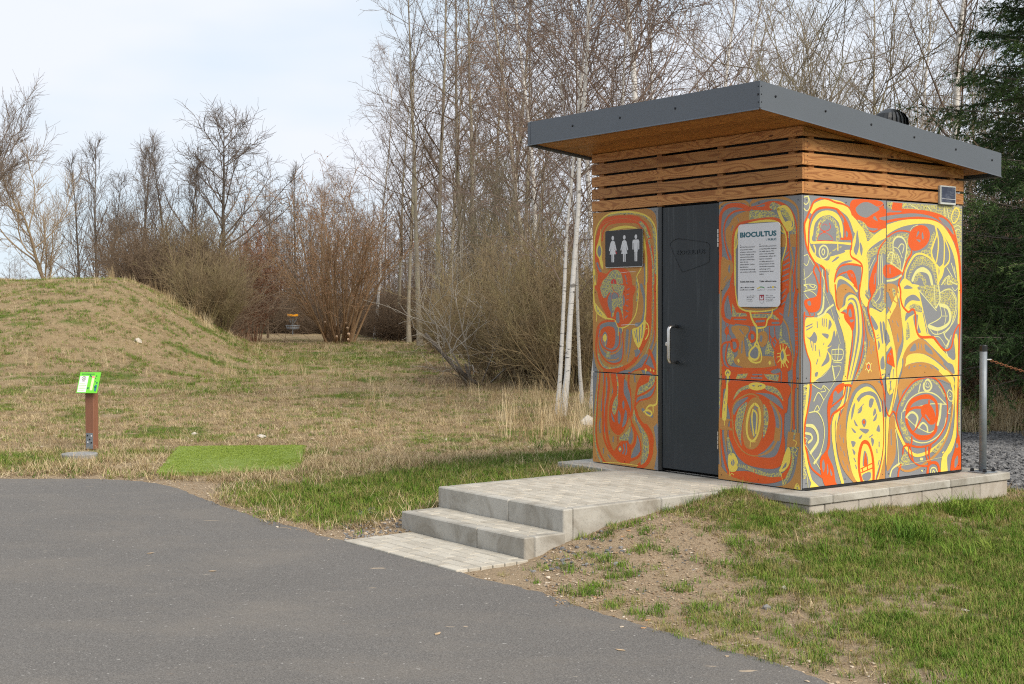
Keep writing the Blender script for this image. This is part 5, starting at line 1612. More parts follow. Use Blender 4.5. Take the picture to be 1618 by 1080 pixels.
Ft = [(j*(n1+1)+i, j*(n1+1)+i+1, (j+1)*(n1+1)+i+1, (j+1)*(n1+1)+i) for j in range(n2) for i in range(n1)]
bd = [i for i in range(n1+1)] + [j*(n1+1)+n1 for j in range(1, n2+1)] + [n2*(n1+1)+i for i in range(n1-1, -1, -1)] + [j*(n1+1) for j in range(n2-1, 0, -1)]
b0 = len(Vt); Vt += [(Vt[i][0], Vt[i][1], -.08) for i in bd]; Ft += [(bd[k], b0+k, b0+(k+1) % len(bd), bd[(k+1) % len(bd)]) for k in range(len(bd))]
matz = max(gz(x, y) for x, y in C4)
matz = float(np.max(height(np.array([ctr[0]+p[0] for p in Vt[:b0]]), np.array([ctr[1]+p[1] for p in Vt[:b0]])))) - .028
tee_mat = thing('tee_mat', 'bright green artificial turf tee mat lying on bare ground beyond the path', 'mat', (ctr[0], ctr[1], matz))
MB_.add(Vt, Ft).build('turf_backing', _turf(), tee_mat)
cx_, cy_ = -4.87, 15.35; cz_ = gz(cx_, cy_)
lidm = _concrete('weathered_grey_cover', (.22, .22, .215), (.32, .315, .30), .4)
MB_ = MB().lathe([(.20, -.05), (.20, .018), (.192, .026), (.165, .027), (.16, .020), (.02, .022)], 32)
tag(MB_.build('ground_cover_lid', lidm, None, (cx_, cy_, cz_+.02)), 'round grey concrete lid lying flat in front of the tee sign', 'lid')

# ------------------------------------------------------------------ disc golf basket in the distance
bx, by = -13.55, 84.5; bz = gz(bx, by)
bk = thing('disc_golf_basket', 'distant disc golf basket with orange band in front of the dark woods', 'basket', (bx, by, bz))
MB().tube([(0, 0, 0), (0, 0, 1.28)], .03, 10).build('pole', MAT['galv'], bk)
MB().lathe([(.33, 1.16), (.335, 1.16), (.335, 1.29), (.33, 1.29)], 24).build('top_band', flatcol('orange_band', (.85, .36, .01), .4), bk)
mb = MB()
for i in range(16):
    a = 2*math.pi*i/16
    mb.tube([(.31*math.cos(a), .31*math.sin(a), 1.17), (.21*math.cos(a), .21*math.sin(a), .88), (.05*math.cos(a), .05*math.sin(a), .66)], .011, 4)
mb.build('chains', MAT['galv'], bk)
mb = MB()
for z, r in ((.38, .36), (.47, .40), (.56, .42), (.60, .42)): mb.tube([(r*math.cos(t), r*math.sin(t), z) for t in np.linspace(0, 2*math.pi, 25)], .013, 4, caps=False)
for i in range(18):
    a = 2*math.pi*i/18; mb.tube([(.03*math.cos(a), .03*math.sin(a), .38), (.36*math.cos(a), .36*math.sin(a), .38), (.42*math.cos(a), .42*math.sin(a), .60)], .009, 4)
mb.build('tray', MAT['galv'], bk)

# ------------------------------------------------------------------ trees
def nrmz(a): return a/(np.linalg.norm(a, axis=-1, keepdims=True)+1e-9)
def grow(P, D, L, r0, r1, n, wob, trop, rg, taper=1.0):
    M = len(P); pts = np.empty((M, n+1, 3)); pts[:,0] = P; d = nrmz(D); p = P.copy()
    for i in range(n):
        d = nrmz(d + rg.normal(0, wob, (M, 3)) + np.array([0, 0, 1.0])*(trop if np.isscalar(trop) else trop[:,None]))
        p = p + d*(L/n)[:,None]; pts[:,i+1] = p
    t = np.linspace(0, 1, n+1)[None]**taper
    rad = r0[:,None]*(1-t) + r1[:,None]*t
    return pts, rad
def spawn(pts, rad, L, cnt, t0, t1, ang, angsd, lenf, rg, rr=.55, rmin=.004, up=None):
    M, n1, _ = pts.shape; n = n1-1
    N = M*cnt; par = np.repeat(np.arange(M), cnt)
    t = (t0 + (t1-t0)*((np.tile(np.arange(cnt), M)+rg.uniform(0, 1, N))/cnt))
    f = t*n; i = np.minimum(f.astype(int), n-1); w = (f-i)[:,None]
    P = pts[par, i]*(1-w) + pts[par, i+1]*w; ax = nrmz(pts[par, i+1]-pts[par, i])
    pr = rad[par, i]*(1-w[:,0]) + rad[par, i+1]*w[:,0]
    rv = nrmz(rg.normal(0, 1, (N, 3))); pe = nrmz(rv - ax*(rv*ax).sum(1, keepdims=True))
    if up is not None: pe = nrmz(pe + np.array([0, 0, up])); pe = nrmz(pe - ax*(pe*ax).sum(1, keepdims=True))
    a = np.radians(np.clip(rg.normal(ang, angsd, N), 8, 110))[:,None]
    D = ax*np.cos(a) + pe*np.sin(a)
    Lc = lenf(t, L[par], rg)
    return P, D, Lc, np.maximum(pr*rr, rmin)
def tubes(pts, rad, k):
    M, n1, _ = pts.shape
    d = nrmz(np.gradient(pts, axis=1)); ref = np.where(np.abs(d[:,:1,2:3]) > .9, np.array([1.0, 0, 0]), np.array([0, 0, 1.0]))
    u = nrmz(np.cross(d, np.broadcast_to(ref, d.shape))); w = np.cross(d, u)
    a = 2*np.pi*np.arange(k)/k
    V = pts[:,:,None] + rad[:,:,None,None]*(u[:,:,None]*np.cos(a)[None,None,:,None] + w[:,:,None]*np.sin(a)[None,None,:,None])
    idx = np.arange(M*n1*k).reshape(M, n1, k); j2 = np.roll(idx, -1, 2)
    F = np.stack([idx[:,:-1], j2[:,:-1], j2[:,1:], idx[:,1:]], -1).reshape(-1, 4)
    return V.reshape(-1, 3), F
def joinVF(lst):
    Vs, Fs, b = [], [], 0
    for V, F in lst: Vs.append(V); Fs.append(F+b); b += len(V)
    return np.concatenate(Vs), np.concatenate(Fs)
def bark(name, a, b, scale=6, lichen=None, stretch=.25):
    m = NT(name); v = m.coords('Object', (1, 1, stretch)); f = m.noise(v, scale, 5, .65); k = m.mix(f, a, b)
    if lichen: k = m.mix(m.ramp(m.noise(m.coords('Object'), 1.2, 4), [(.48, 0), (.66, .7)]), k, lichen)
    oi = m.n('ObjectInfo'); hs = m.n('HueSaturation'); m.l(m.math('ADD', m.math('MULTIPLY', oi.outputs['Random'], .4), .8), hs.inputs['Value']); m.l(k, hs.inputs['Color'])
    m.color(hs.outputs[0]); m.set(Roughness=.9); m.b.inputs['Specular IOR Level'].default_value = .2; return m.m
def birch_bark():
    m = NT('white_birch_bark'); v = m.coords('Object'); f = m.noise(v, 3, 4); k = m.mix(f, (.52, .49, .45), (.74, .72, .68))
    d = m.noise(m.coords('Object', (5, 5, 26)), 1.5, 4, .6); k = m.mix(m.ramp(d, [(.60, 0), (.66, .9)]), k, (.05, .045, .04))
    e = m.noise(m.coords('Object', (3, 3, 6)), 1.3, 3, .6); k = m.mix(m.ramp(e, [(.62, 0), (.70, .8)]), k, (.10, .085, .07))
    m.color(k); m.set(Roughness=.75); m.bump(d, .3, .01); return m.m
BK = {'grey': bark('grey_brown_aspen_bark', (.24, .205, .155), (.44, .39, .31), 4, (.34, .32, .20)), 'twig': bark('brown_twig_bark', (.115, .08, .052), (.225, .165, .115)), 'btwig': bark('purple_brown_birch_twigs', (.15, .105, .08), (.27, .20, .16)),
      'birch': birch_bark(), 'dark': bark('dark_grey_bark', (.075, .063, .052), (.17, .145, .12)), 'darktwig': bark('dark_twig_bark', (.11, .085, .068), (.20, .16, .13)), 'willow': bark('orange_tinged_willow_bark', (.16, .115, .07), (.30, .225, .15), 4, (.28, .24, .13)),
      'willowtwig': bark('ochre_willow_twigs', (.21, .155, .10), (.34, .265, .18)), 'shrub': bark('olive_brown_shrub_bark', (.17, .125, .072), (.34, .26, .155), 5, (.28, .245, .115)), 'hazel': bark('hazel_bark', (.20, .12, .066), (.37, .25, .15), 5, (.30, .21, .12)),
      'greenw': bark('grey_green_willow_bark', (.14, .112, .08), (.27, .225, .165), 5, (.24, .22, .13)), 'red': bark('reddish_brown_twigs', (.20, .105, .065), (.36, .21, .135)), 'pale': bark('pale_grey_branch_bark', (.28, .25, .21), (.46, .42, .36)), 'catkin': bark('russet_buds', (.25, .12, .06), (.40, .215, .12))}
def leaf_quads(C, size, rg, asp=.6):
    N = len(C); a = nrmz(rg.normal(0, 1, (N, 3))); b = nrmz(np.cross(a, rg.normal(0, 1, (N, 3)))); s = (size*rg.uniform(.6, 1.3, N))[:,None]
    V = np.stack([C-a*s, C-b*s*asp, C+a*s, C+b*s*asp], 1).reshape(-1, 3); return V, np.arange(4*N).reshape(N, 4)
def make_tree(name, seed, H, r, levels, trunk_mat, twig_mat, lean=.02, trunk_wob=.02, stems=1, spread=0.0, tn=14, ttaper=.9, leaves=None, stem_len=(1, 1), base_r=.0, thr=.02, trunk_trop=.02):
    rg = np.random.default_rng(seed)
    az = rg.uniform(0, 2*np.pi, stems) + 0; sp = np.radians(rg.uniform(.15, 1, stems)*spread)
    D = np.stack([np.sin(sp)*np.cos(az)+rg.normal(0, lean, stems), np.sin(sp)*np.sin(az)+rg.normal(0, lean, stems), np.cos(sp)], 1)
    P = np.stack([base_r*rg.uniform(.2, 1, stems)*np.cos(az), base_r*rg.uniform(.2, 1, stems)*np.sin(az), np.full(stems, -.15)], 1)
    L = H*rg.uniform(stem_len[0], stem_len[1], stems); rr = r*rg.uniform(.6, 1.15, stems) if stems > 1 else np.array([r])
    pts, rad = grow(P, D, L, rr, np.full(stems, max(.006, r*.06)), tn, trunk_wob, trunk_trop, rg, ttaper)
    if base_r == 0: rad[:,0] *= 1.35
    tr = [tubes(pts, rad, 9 if stems == 1 else 5)]; cr = []; last = None
    cp_, crd, cl = pts, rad, L
    for li, lv in enumerate(levels):
        P, D, Lc, r0 = spawn(cp_, crd, cl, lv['n'], lv.get('t0', .25), lv.get('t1', .98), lv.get('ang', 45), lv.get('asd', 10), lv['len'], rg, lv.get('rr', .55), lv.get('rmin', .004), lv.get('up'))
        cp_, crd = grow(P, D, Lc, r0, np.full(len(P), lv.get('re', .003)), lv.get('seg', 4), lv.get('wob', .12), lv.get('trop', .05), rg)
        cl = Lc; cr.append(tubes(cp_, crd, lv.get('k', 3)))
    V, F = joinVF(tr); tm = np_mesh(name+'_trunk', V, F, trunk_mat)
    V, F = joinVF(cr); cm = np_mesh(name+'_crown', V, F, twig_mat)
    out = [('trunk' if stems == 1 else 'stems', tm), ('crown', cm)]
    if leaves:
        cnt, size, lm = leaves; q = cp_.reshape(-1, 3); C = q[rg.integers(0, len(q), cnt)] + rg.normal(0, .05, (cnt, 3))
        V, F = leaf_quads(C, size, rg); out.append(('leaves', np_mesh(name+'_leaves', V, F, lm, False)))
    return out
lf = lambda a, pw=.7, b=.3: (lambda t, L, rg: (a*L*np.maximum(1-t, .02)**pw + b)*rg.uniform(.7, 1.25, len(t)))
fl = lambda a, lo=.6, hi=1.3: (lambda t, L, rg: a*L*rg.uniform(lo, hi, len(t)))
cl_ = lambda a, lo=.6, hi=1.4: (lambda t, L, rg: a*rg.uniform(lo, hi, len(t)))
T = {}
def aspen(i, H, r=.13): return make_tree('aspen', 100+i, H, r, [dict(n=32, t0=.28, t1=.97, ang=48, asd=9, len=lf(.26, .75, .5), rr=.42, rmin=.014, seg=6, wob=.10, trop=.09, k=4, re=.006), dict(n=7, t0=.2, ang=42, asd=12, len=fl(.38), rr=.5, rmin=.008, seg=4, wob=.14, trop=.06, re=.005), dict(n=4, t0=.15, ang=40, asd=14, len=cl_(.42), rr=.6, rmin=.0065, seg=2, wob=.18, trop=.06, re=.0045)], BK['grey'], BK['twig'])
for i, h in enumerate((17.5, 18.5, 16.5, 19)): T['aspen%d' % i] = aspen(i, h)
def birch(i, H, r=.10, t0=.3): return make_tree('birch', 200+i, H, r, [dict(n=28, t0=t0, t1=.97, ang=42, asd=10, len=lf(.28, .7, .4), rr=.38, rmin=.011, seg=6, wob=.10, trop=.06, k=4, re=.005), dict(n=8, t0=.2, ang=45, asd=14, len=fl(.36), rr=.5, rmin=.006, seg=4, wob=.16, trop=-.02, re=.004), dict(n=5, t0=.15, ang=40, asd=15, len=cl_(.5), rr=.6, rmin=.0048, seg=3, wob=.2, trop=-.10, re=.0035)], BK['birch'], BK['btwig'], lean=(.012 if r < .09 else .05), trunk_wob=(.06 if r < .09 else .035), trunk_trop=(.07 if r < .09 else .02))
for i, (h, r, t0) in enumerate(((12, .05, .3), (16, .10, .3), (10.5, .036, .2), (15, .12, .3))): T['birch%d' % i] = birch(i, h, r, t0)
T['linden'] = make_tree('linden', 301, 11.5, .20, [dict(n=24, t0=.34, t1=.97, ang=50, asd=9, len=lf(.46, .6, .7), rr=.5, rmin=.03, seg=7, wob=.10, trop=.05, k=5, re=.01), dict(n=10, t0=.22, ang=45, asd=12, len=fl(.38), rr=.5, rmin=.014, seg=4, wob=.15, trop=.04, re=.008), dict(n=8, t0=.15, ang=42, asd=14, len=cl_(.55), rr=.6, rmin=.009, seg=3, wob=.2, trop=.05, re=.006)], BK['dark'], BK['darktwig'])
for i in range(3): T['slim%d' % i] = make_tree('slim_tree', 320+i, 11.5, .13, [dict(n=30, t0=.16, t1=.97, ang=34, asd=9, len=lf(.34, .85, .35), rr=.42, rmin=.018, seg=6, wob=.10, trop=.10, k=4, re=.009), dict(n=7, t0=.2, ang=34, asd=12, len=fl(.36), rr=.5, rmin=.009, seg=4, wob=.12, trop=.10, re=.006), dict(n=4, t0=.15, ang=36, asd=12, len=cl_(.5), rr=.6, rmin=.0065, seg=2, wob=.15, trop=.08, re=.005)], BK['dark'], BK['darktwig'])
for i in range(2): T['willow%d' % i] = make_tree('willow', 340+i, 8.6, .17, [dict(n=11, t0=.22, t1=.9, ang=42, asd=12, len=lf(.62, .5, .8), rr=.62, rmin=.04, seg=9, wob=.16, trop=.10, k=5, re=.014), dict(n=15, t0=.25, ang=42, asd=14, len=fl(.33), rr=.45, rmin=.014, seg=5, wob=.16, trop=.10, re=.007), dict(n=12, t0=.15, ang=34, asd=14, len=cl_(.75), rr=.6, rmin=.008, seg=3, wob=.15, trop=.12, re=.005)], BK['willow'], BK['willowtwig'], trunk_wob=.10, lean=.1)
for i in range(3): T['shrub%d' % i] = make_tree('shrub', 360+i, 4.2, .022, [dict(n=9, t0=.2, t1=.97, ang=36, asd=12, len=fl(.36), rr=.55, rmin=.008, seg=5, wob=.16, trop=.05, re=.004), dict(n=7, t0=.15, ang=38, asd=14, len=cl_(.5), rr=.6, rmin=.0055, seg=3, wob=.2, trop=.05, re=.0035)], BK['shrub'], BK['shrub'], stems=64, spread=44, tn=8, trunk_wob=.10, stem_len=(.45, 1.1), base_r=.7, trunk_trop=.05)
T['hazel'] = make_tree('hazel', 380, 7.4, .075, [dict(n=8, t0=.42, t1=.97, ang=36, asd=10, len=fl(.28), rr=.5, rmin=.014, seg=5, wob=.14, trop=.05, re=.008), dict(n=5, t0=.2, ang=40, asd=14, len=cl_(.7), rr=.6, rmin=.009, seg=3, wob=.2, trop=.03, re=.007)], BK['hazel'], BK['hazel'], stems=46, spread=40, tn=9, trunk_wob=.07, stem_len=(.5, 1.1), base_r=.75, trunk_trop=.0, leaves=(4800, .036, BK['catkin']))
T['russet'] = make_tree('russet_shrub', 390, 5.4, .05, [dict(n=12, t0=.2, t1=.97, ang=40, asd=10, len=fl(.36), rr=.5, rmin=.014, seg=5, wob=.14, trop=.06, re=.007), dict(n=8, t0=.15, ang=40, asd=14, len=cl_(.6), rr=.6, rmin=.009, seg=3, wob=.2, trop=.03, re=.006)], BK['red'], BK['red'], stems=12, spread=20, tn=8, trunk_wob=.07, stem_len=(.6, 1.05), base_r=.5, leaves=(7000, .04, bark('dry_russet_leaves', (.20, .085, .045), (.33, .16, .085))))
for i in range(2): T['greenwillow%d' % i] = make_tree('green_willow', 400+i, 8.5, .09, [dict(n=10, t0=.2, t1=.95, ang=36, asd=12, len=fl(.34), rr=.5, rmin=.016, seg=6, wob=.14, trop=.08, k=4, re=.007), dict(n=7, t0=.2, ang=38, asd=12, len=fl(.4), rr=.5, rmin=.008, seg=4, wob=.16, trop=.06, re=.005), dict(n=4, t0=.15, ang=36, asd=14, len=cl_(.5), rr=.6, rmin=.0046, seg=2, wob=.18, trop=.06, re=.0035)], BK['greenw'], BK['greenw'], stems=9, spread=34, tn=9, trunk_wob=.10, stem_len=(.6, 1.1), base_r=.4)
T['leaning'] = make_tree('leaning_willow', 420, 8.5, .12, [dict(n=12, t0=.35, t1=.96, ang=40, asd=12, len=fl(.28), rr=.5, rmin=.02, seg=6, wob=.16, trop=.14, k=4, re=.009), dict(n=10, t0=.2, ang=38, asd=12, len=fl(.4), rr=.5, rmin=.010, seg=4, wob=.16, trop=.12, re=.006), dict(n=6, t0=.15, ang=36, asd=14, len=cl_(.5), rr=.6, rmin=.007, seg=2, wob=.18, trop=.1, re=.005)], BK['dark'], BK['darktwig'], stems=2, spread=50, tn=9, trunk_wob=.10, base_r=.1)
# thin dry stems for the undergrowth
for i in range(3): T['brush%d' % i] = make_tree('brush', 440+i, 2.6, .014, [dict(n=7, t0=.15, t1=.97, ang=40, asd=14, len=fl(.36), rr=.6, rmin=.007, seg=4, wob=.2, trop=.03, re=.004), dict(n=5, t0=.15, ang=40, asd=14, len=cl_(.35), rr=.6, rmin=.005, seg=2, wob=.2, trop=.0, re=.0035)], BK['twig'], BK['twig'], stems=46, spread=52, tn=6, trunk_wob=.16, stem_len=(.4, 1.15), base_r=1.0, trunk_trop=.04)
for i in range(2): T['pole%d' % i] = make_tree('young_tree', 460+i, 9.5, .05, [dict(n=26, t0=.15, t1=.97, ang=50, asd=12, len=lf(.16, .6, .4), rr=.4, rmin=.010, seg=4, wob=.14, trop=.05, re=.006), dict(n=6, t0=.15, ang=42, asd=14, len=cl_(.45), rr=.6, rmin=.008, seg=2, wob=.2, trop=.03, re=.006)], BK['twig'], BK['twig'])

def place(kind, px, Y, name, label, cat='tree', group=None, s=1.0, rz=None, z=None, sz=1.0, X=None, dz=0.0):
    x = (px-809)/2160.0*Y if X is None else X
    t = thing(name, label, cat, (x, Y, (gz(x, Y) if z is None else z)+dz), rz if rz is not None else (px*12.9898) % 6.28, group)
    t.scale = (s, s, s*sz)
    for nm, me in T[kind]: link(nm, me, t)
    return t
ORD = ['first', 'second', 'third', 'fourth', 'fifth', 'sixth', 'seventh', 'eighth', 'ninth', 'tenth', 'eleventh', 'twelfth', 'thirteenth', 'fourteenth']
# tall bare aspens left of the cabin
G = 'tall bare aspens rising left of the cabin roof'
for i, (px, Y, k, s) in enumerate([(628, 72, 2, .86), (646, 66, 0, .88), (664, 60, 1, .98), (688, 57, 3, 1.0), (706, 68, 2, .98), (727, 58, 0, 1.04), (752, 55, 1, 1.0), (774, 64, 2, 1.04), (792, 57, 3, 1.02), (818, 66, 0, 1.05), (842, 52, 2, 1.0)]):
    place('aspen%d' % k, px, Y, 'aspen', 'tall bare grey aspen, %s from the left in the grove left of the cabin' % ORD[i], 'tree', G, s)
# birches
place('birch1', 592, 73, 'birch', 'slender pale birch standing alone just right of the many-stemmed hazel', 'tree', None, .98, sz=1.02)
place('birch0', 888, 21.2, 'birch', 'white birch trunk standing close left of the cabin, nearest of the birches', 'tree', None, 1.0, rz=2.9, dz=-.02)
place('birch2', 879, 21.7, 'birch', 'thin grey-white birch stem close left of the nearest white birch', 'tree', None, 1.0, rz=5.2)
place('birch2', 934, 22.6, 'birch', 'thin white birch half hidden behind the left edge of the cabin', 'tree', None, 1.0, rz=4.0)
place('birch2', 921, 23.6, 'birch', 'crooked thin birch between the nearest white birch and the cabin', 'tree', None, .9, rz=2.2)
G = 'bare birches rising behind the cabin roof'
for i, (px, Y, k, s, lab) in enumerate([(862, 44, 1, 1.05, 'bare birch behind the left corner of the cabin roof'), (905, 46, 3, 1.0, 'bare birch rising over the left third of the cabin roof'), (948, 40, 1, .95, 'grey birch just left of the thick white trunk above the roof'), (996, 31, 3, 1.0, 'thickest white birch trunk rising above the middle of the roof front'), (1052, 38, 0, 1.15, 'bare birch right of the thick white trunk above the roof'),
        (1118, 44, 1, 1.05, 'pale leaning birch above the right part of the roof front'), (1165, 50, 3, 1.0, 'bare birch left of the raised roof corner'), (1440, 40, 1, .85, 'bare birch above the roof ventilator'), (1502, 30, 3, .92, 'white birch with drooping twigs left of the dark spruce')]):
    place('birch%d' % k, px, Y, 'birch', lab, 'tree', G, s)
G = 'greenish multi-stemmed willows behind the cabin roof'
for i, (px, Y, k, s, lab) in enumerate([(1222, 34, 0, 1.0, 'many-stemmed willow rising behind the raised roof corner'), (1262, 30, 1, .92, 'forked greenish willow right of the raised roof corner'), (1330, 38, 0, 1.0, 'bushy willow behind the middle of the sloping roof edge'), (1395, 36, 1, .9, 'low bushy willow behind the roof ventilator'), (1560, 38, 0, 1.0, 'willow partly hidden by the spruce')]):
    place('greenwillow%d' % k, px, Y, 'willow', lab, 'tree', G, s)
# left background
place('leaning', -80, 46, 'leaning_willow', 'dark leaning tree reaching in from the left edge', 'tree', None, .74, rz=.35)
place('willow0', 75, 62, 'willow', 'pale orange-tinged willow at far left behind the mound', 'tree', None, .86, rz=.4)
place('willow1', 196, 78, 'willow', 'lower ochre willow behind the top of the mound', 'tree', None, .8)
G = 'slender dark trees behind the mound'
for i, (px, Y, k, s) in enumerate([(128, 68, 0, .80), (152, 66, 1, .86), (172, 74, 2, .80), (222, 80, 0, 1.05), (236, 72, 1, .88), (268, 76, 2, .95), (292, 72, 0, .84), (312, 82, 1, .9)]):
    place('slim%d' % k, px, Y, 'slim_tree', 'slender dark bare tree behind the mound, %s from the left' % ORD[i], 'tree', G, s)
place('linden', 350, 70, 'linden', 'dark round-crowned bare tree rising above the thicket at the mound end', 'tree', None, .98, rz=2.0)
place('russet', 402, 68, 'russet_shrub', 'russet-leaved shrub at the right end of the thicket', 'shrub', None, .95)
place('russet', 382, 74, 'russet_shrub', 'second russet shrub just left of the brighter one', 'shrub', None, 1.0, rz=3)
place('hazel', 535, 66.5, 'hazel', 'large many-stemmed hazel spreading at the edge of the woods', 'shrub', None, 1.0, rz=1.0)
place('slim1', 470, 95, 'slim_tree', 'bare tree deep in the woods above the disc golf basket', 'tree', None, 1.0)
G = 'young trees in the woods'
rg = random.Random(3)
k = 0
YT = []
for i in range(56):
    px = 405 + i*8.6 + rg.uniform(-5, 5); Y = rg.uniform(72, 118) if px < 700 else rg.uniform(52, 100); YT.append((px, Y if not 425 < px < 500 else rg.uniform(90, 118)))
YT.sort(key=lambda q: q[0])
for i, (px, Y) in enumerate(YT):
    if i % 3 == 0: place('birch2', px, Y, 'birch', 'thin bare tree among many in the dark woods left of the cabin', 'tree', G, .9+.3*rg.random())
    else: place('pole%d' % (i % 2), px, Y, 'young_tree', 'thin bare tree among many in the dark woods left of the cabin', 'tree', G, .75+.45*rg.random())
G2 = 'thin trees behind the cabin'
for i in range(9):
    px = 960 + i*75 + rg.uniform(-15, 15); place('pole%d' % (i % 2), px, rg.uniform(46, 80), 'young_tree', 'thin bare tree far behind the cabin roof', 'tree', G2, 1.1+.3*rg.random())
G3 = 'aspens far behind the cabin'
for i in range(4):
    px = 985 + i*130 + rg.uniform(-20, 20); place('aspen%d' % (i % 4), px, rg.uniform(60, 78), 'aspen', 'tall bare aspen in the haze of twigs far behind the cabin', 'tree', G3, .9)
# shrubs
for i, (px, Y, s, k, lab) in enumerate([(790, 31.5, .66, 0, 'large olive-brown willow bush left of the nearest white birch'), (846, 29.5, .70, 1, 'dense bush directly behind the nearest white birch'), (905, 27.5, .75, 2, 'bush between the birches and the left edge of the cabin'), (775, 36, .62, 2, 'broad bush behind the left side of the large willow bush'), (700, 50, .5, 1, 'low bush left of the large willow bush'),
        (322, 47.5, .62, 0, 'dense brown bush on the right shoulder of the mound'), (286, 52, .70, 1, 'olive bush behind the mound crest'), (346, 50, .60, 2, 'dark bush at the foot of the mound'), (248, 58, .75, 2, 'wide bush rising behind the middle of the mound')]):
    place('shrub%d' % k, px, Y, 'shrub', lab, 'bush', 'brown leafless bushes', s)
place('greenwillow0', 812, 36, 'willow', 'spreading many-stemmed willow behind the large bush', 'tree', None, .78); place('greenwillow1', 735, 44, 'willow', 'yellow-green willow between bush and aspens', 'tree', None, .82); place('greenwillow1', 290, 60, 'willow', 'yellowish many-stemmed willow behind the mound shoulder', 'tree', None, .52, rz=.3); place('greenwillow0', 335, 63, 'willow', 'bushy willow in front of the dark round-crowned tree', 'tree', None, .5, rz=2)
# pale bare branches sticking out of the bush
bp = make_tree('dead_branch', 470, 2.6, .03, [dict(n=8, t0=.25, ang=40, asd=10, len=fl(.45), rr=.6, rmin=.01, seg=5, wob=.2, trop=.08, re=.005), dict(n=4, t0=.3, ang=38, asd=10, len=fl(.5), rr=.6, rmin=.006, seg=3, wob=.2, trop=.08, re=.004)], BK['pale'], BK['pale'], stems=5, spread=62, tn=8, trunk_wob=.12, base_r=.3)
T['dead'] = bp
place('dead', 745, 30.2, 'dead_branches', 'pale bare forked branches leaning out of the large willow bush', 'branches', None, 1.0, rz=3.6)
# fallen dark branch
fx, fy = -.9, 29.2
mb = MB(); P = [Vector((0, 0, .15)), Vector((-.35, 0, .45)), Vector((-.7, -.05, .85)), Vector((-.95, -.05, 1.15))]; mb.tube(P, [.05, .045, .04, .03], 7); mb.tube([Vector((.3, 0, .02)), Vector((0, 0, .15)), Vector((-.1, -.1, .5))], [.04, .05, .02], 6)
tag(mb.build('fallen_branch', BK['dark'], None, (fx, fy, gz(fx, fy)), smooth=True), 'short dark broken branch propped against the large bush', 'branch')
# cut stub faces on the hazel
for i, (px, Y, z, r) in enumerate([(514, 65.6, .95, .05), (547, 65.4, 1.0, .06), (549, 65.3, .75, .06), (551, 65.3, .45, .07), (550, 65.3, .2, .06), (532, 65.3, .35, .05)]):
    x = (px-809)/2160*Y; base = gz(x, Y)
    lg = thing('cut_stump', 'pale freshly cut hazel stub at the hazel base, %s from the left' % ORD[[0, 2, 3, 5, 4, 1][i]], 'stub', (x, Y, base), 0, 'cut hazel stubs')
    MB().tube([(-.1, .5, -.05), (0, .05, z-.05), (0, .0, z)], [r*1.2, r, r], 8).build('stub', BK['hazel'], lg, smooth=True); MB().lathe([(r*.98, 0), (r*.9, .004)], 10).build('cut_face', simple('fresh_cut_wood', (.62, .44, .30), .8), lg, (0, -.004, z), (R(75), 0, 0))

# spruce on the right
def spruce(seed=7, H=14.0, Rmax=2.75):
    rg = np.random.default_rng(seed)
    tp, trd = grow(np.array([[0, 0, -.2]]), np.array([[0, 0, 1.0]]), np.array([H]), np.array([.2]), np.array([.02]), 14, .004, .02, rg); tm = np_mesh('spruce_trunk', *tubes(tp, trd, 9), BK['dark'])
    nb = 400; t = np.sort(.10+.87*rg.uniform(0, 1, nb)**1.6); az = rg.uniform(0, 2*np.pi, nb); L = (Rmax*(1-t)**.75+.25)*rg.uniform(.72, 1.12, nb)
    P = np.stack([np.zeros(nb), np.zeros(nb), t*H], 1); el = np.radians(-16+38*t)+rg.normal(0, .09, nb); D = np.stack([np.cos(az)*np.cos(el), np.sin(az)*np.cos(el), np.sin(el)], 1)
    b1, r1 = grow(P, D, L, .012+.014*L/Rmax, np.full(nb, .004), 7, .05, .035, rg)
    P, D, Lc, r0 = spawn(b1, r1, L, 26, .12, 1.0, 52, 10, lambda t, L, g: (.34*L*(1-.55*t)*(t > .05)+.10)*g.uniform(.6, 1.2, len(t)), rg, .5, .003)
    D[:,2] = D[:,2]*.35-.22; b2, r2 = grow(P, D, Lc, r0, np.full(len(P), .002), 4, .07, -.05, rg)
    P, D, L3, r0 = spawn(b2, r2, Lc, 5, .15, .95, 42, 10, cl_(.13), rg, .6, .002); b3, r3 = grow(P, D, L3, r0, np.full(len(P), .0015), 2, .1, -.08, rg)
    Vw, Fw = joinVF([tubes(b1, r1, 4), tubes(b2, r2, 3)]); wm = np_mesh('spruce_branches', Vw, Fw, BK['dark'])
    # needle sprays: thin leaf-shaped slivers along every twig
    def needles(b, per, ln):
        M, n1, _ = b.shape; N = M*per; par = np.repeat(np.arange(M), per); f = rg.uniform(0, n1-1.001, N); i = f.astype(int); w = (f-i)[:,None]
        C = b[par, i]*(1-w)+b[par, i+1]*w; ax = nrmz(b[par, i+1]-b[par, i]); pe = nrmz(rg.normal(0, 1, (N, 3))); d = nrmz(ax*.75+nrmz(pe-ax*(pe*ax).sum(1, keepdims=True))*.75)
        s = nrmz(np.cross(d, rg.normal(0, 1, (N, 3)))); l = (ln*rg.uniform(.7, 1.3, N))[:,None]
        V = np.stack([C-s*.0065, C+s*.0065, C+d*l], 1).reshape(-1, 3); return V, np.arange(3*N).reshape(N, 3)
    nd = bark('dark_spruce_needles', (.026, .055, .018), (.055, .098, .030), 3, (.095, .135, .038), 1)
    V, F = joinVF([needles(b3, 13, .044), needles(b2, 36, .048), needles(b1, 70, .048)]); nm = np_mesh('spruce_needles', V, F, nd, False)
    return [('trunk', tm), ('branches', wm), ('needles', nm)]
T['spruce'] = spruce()
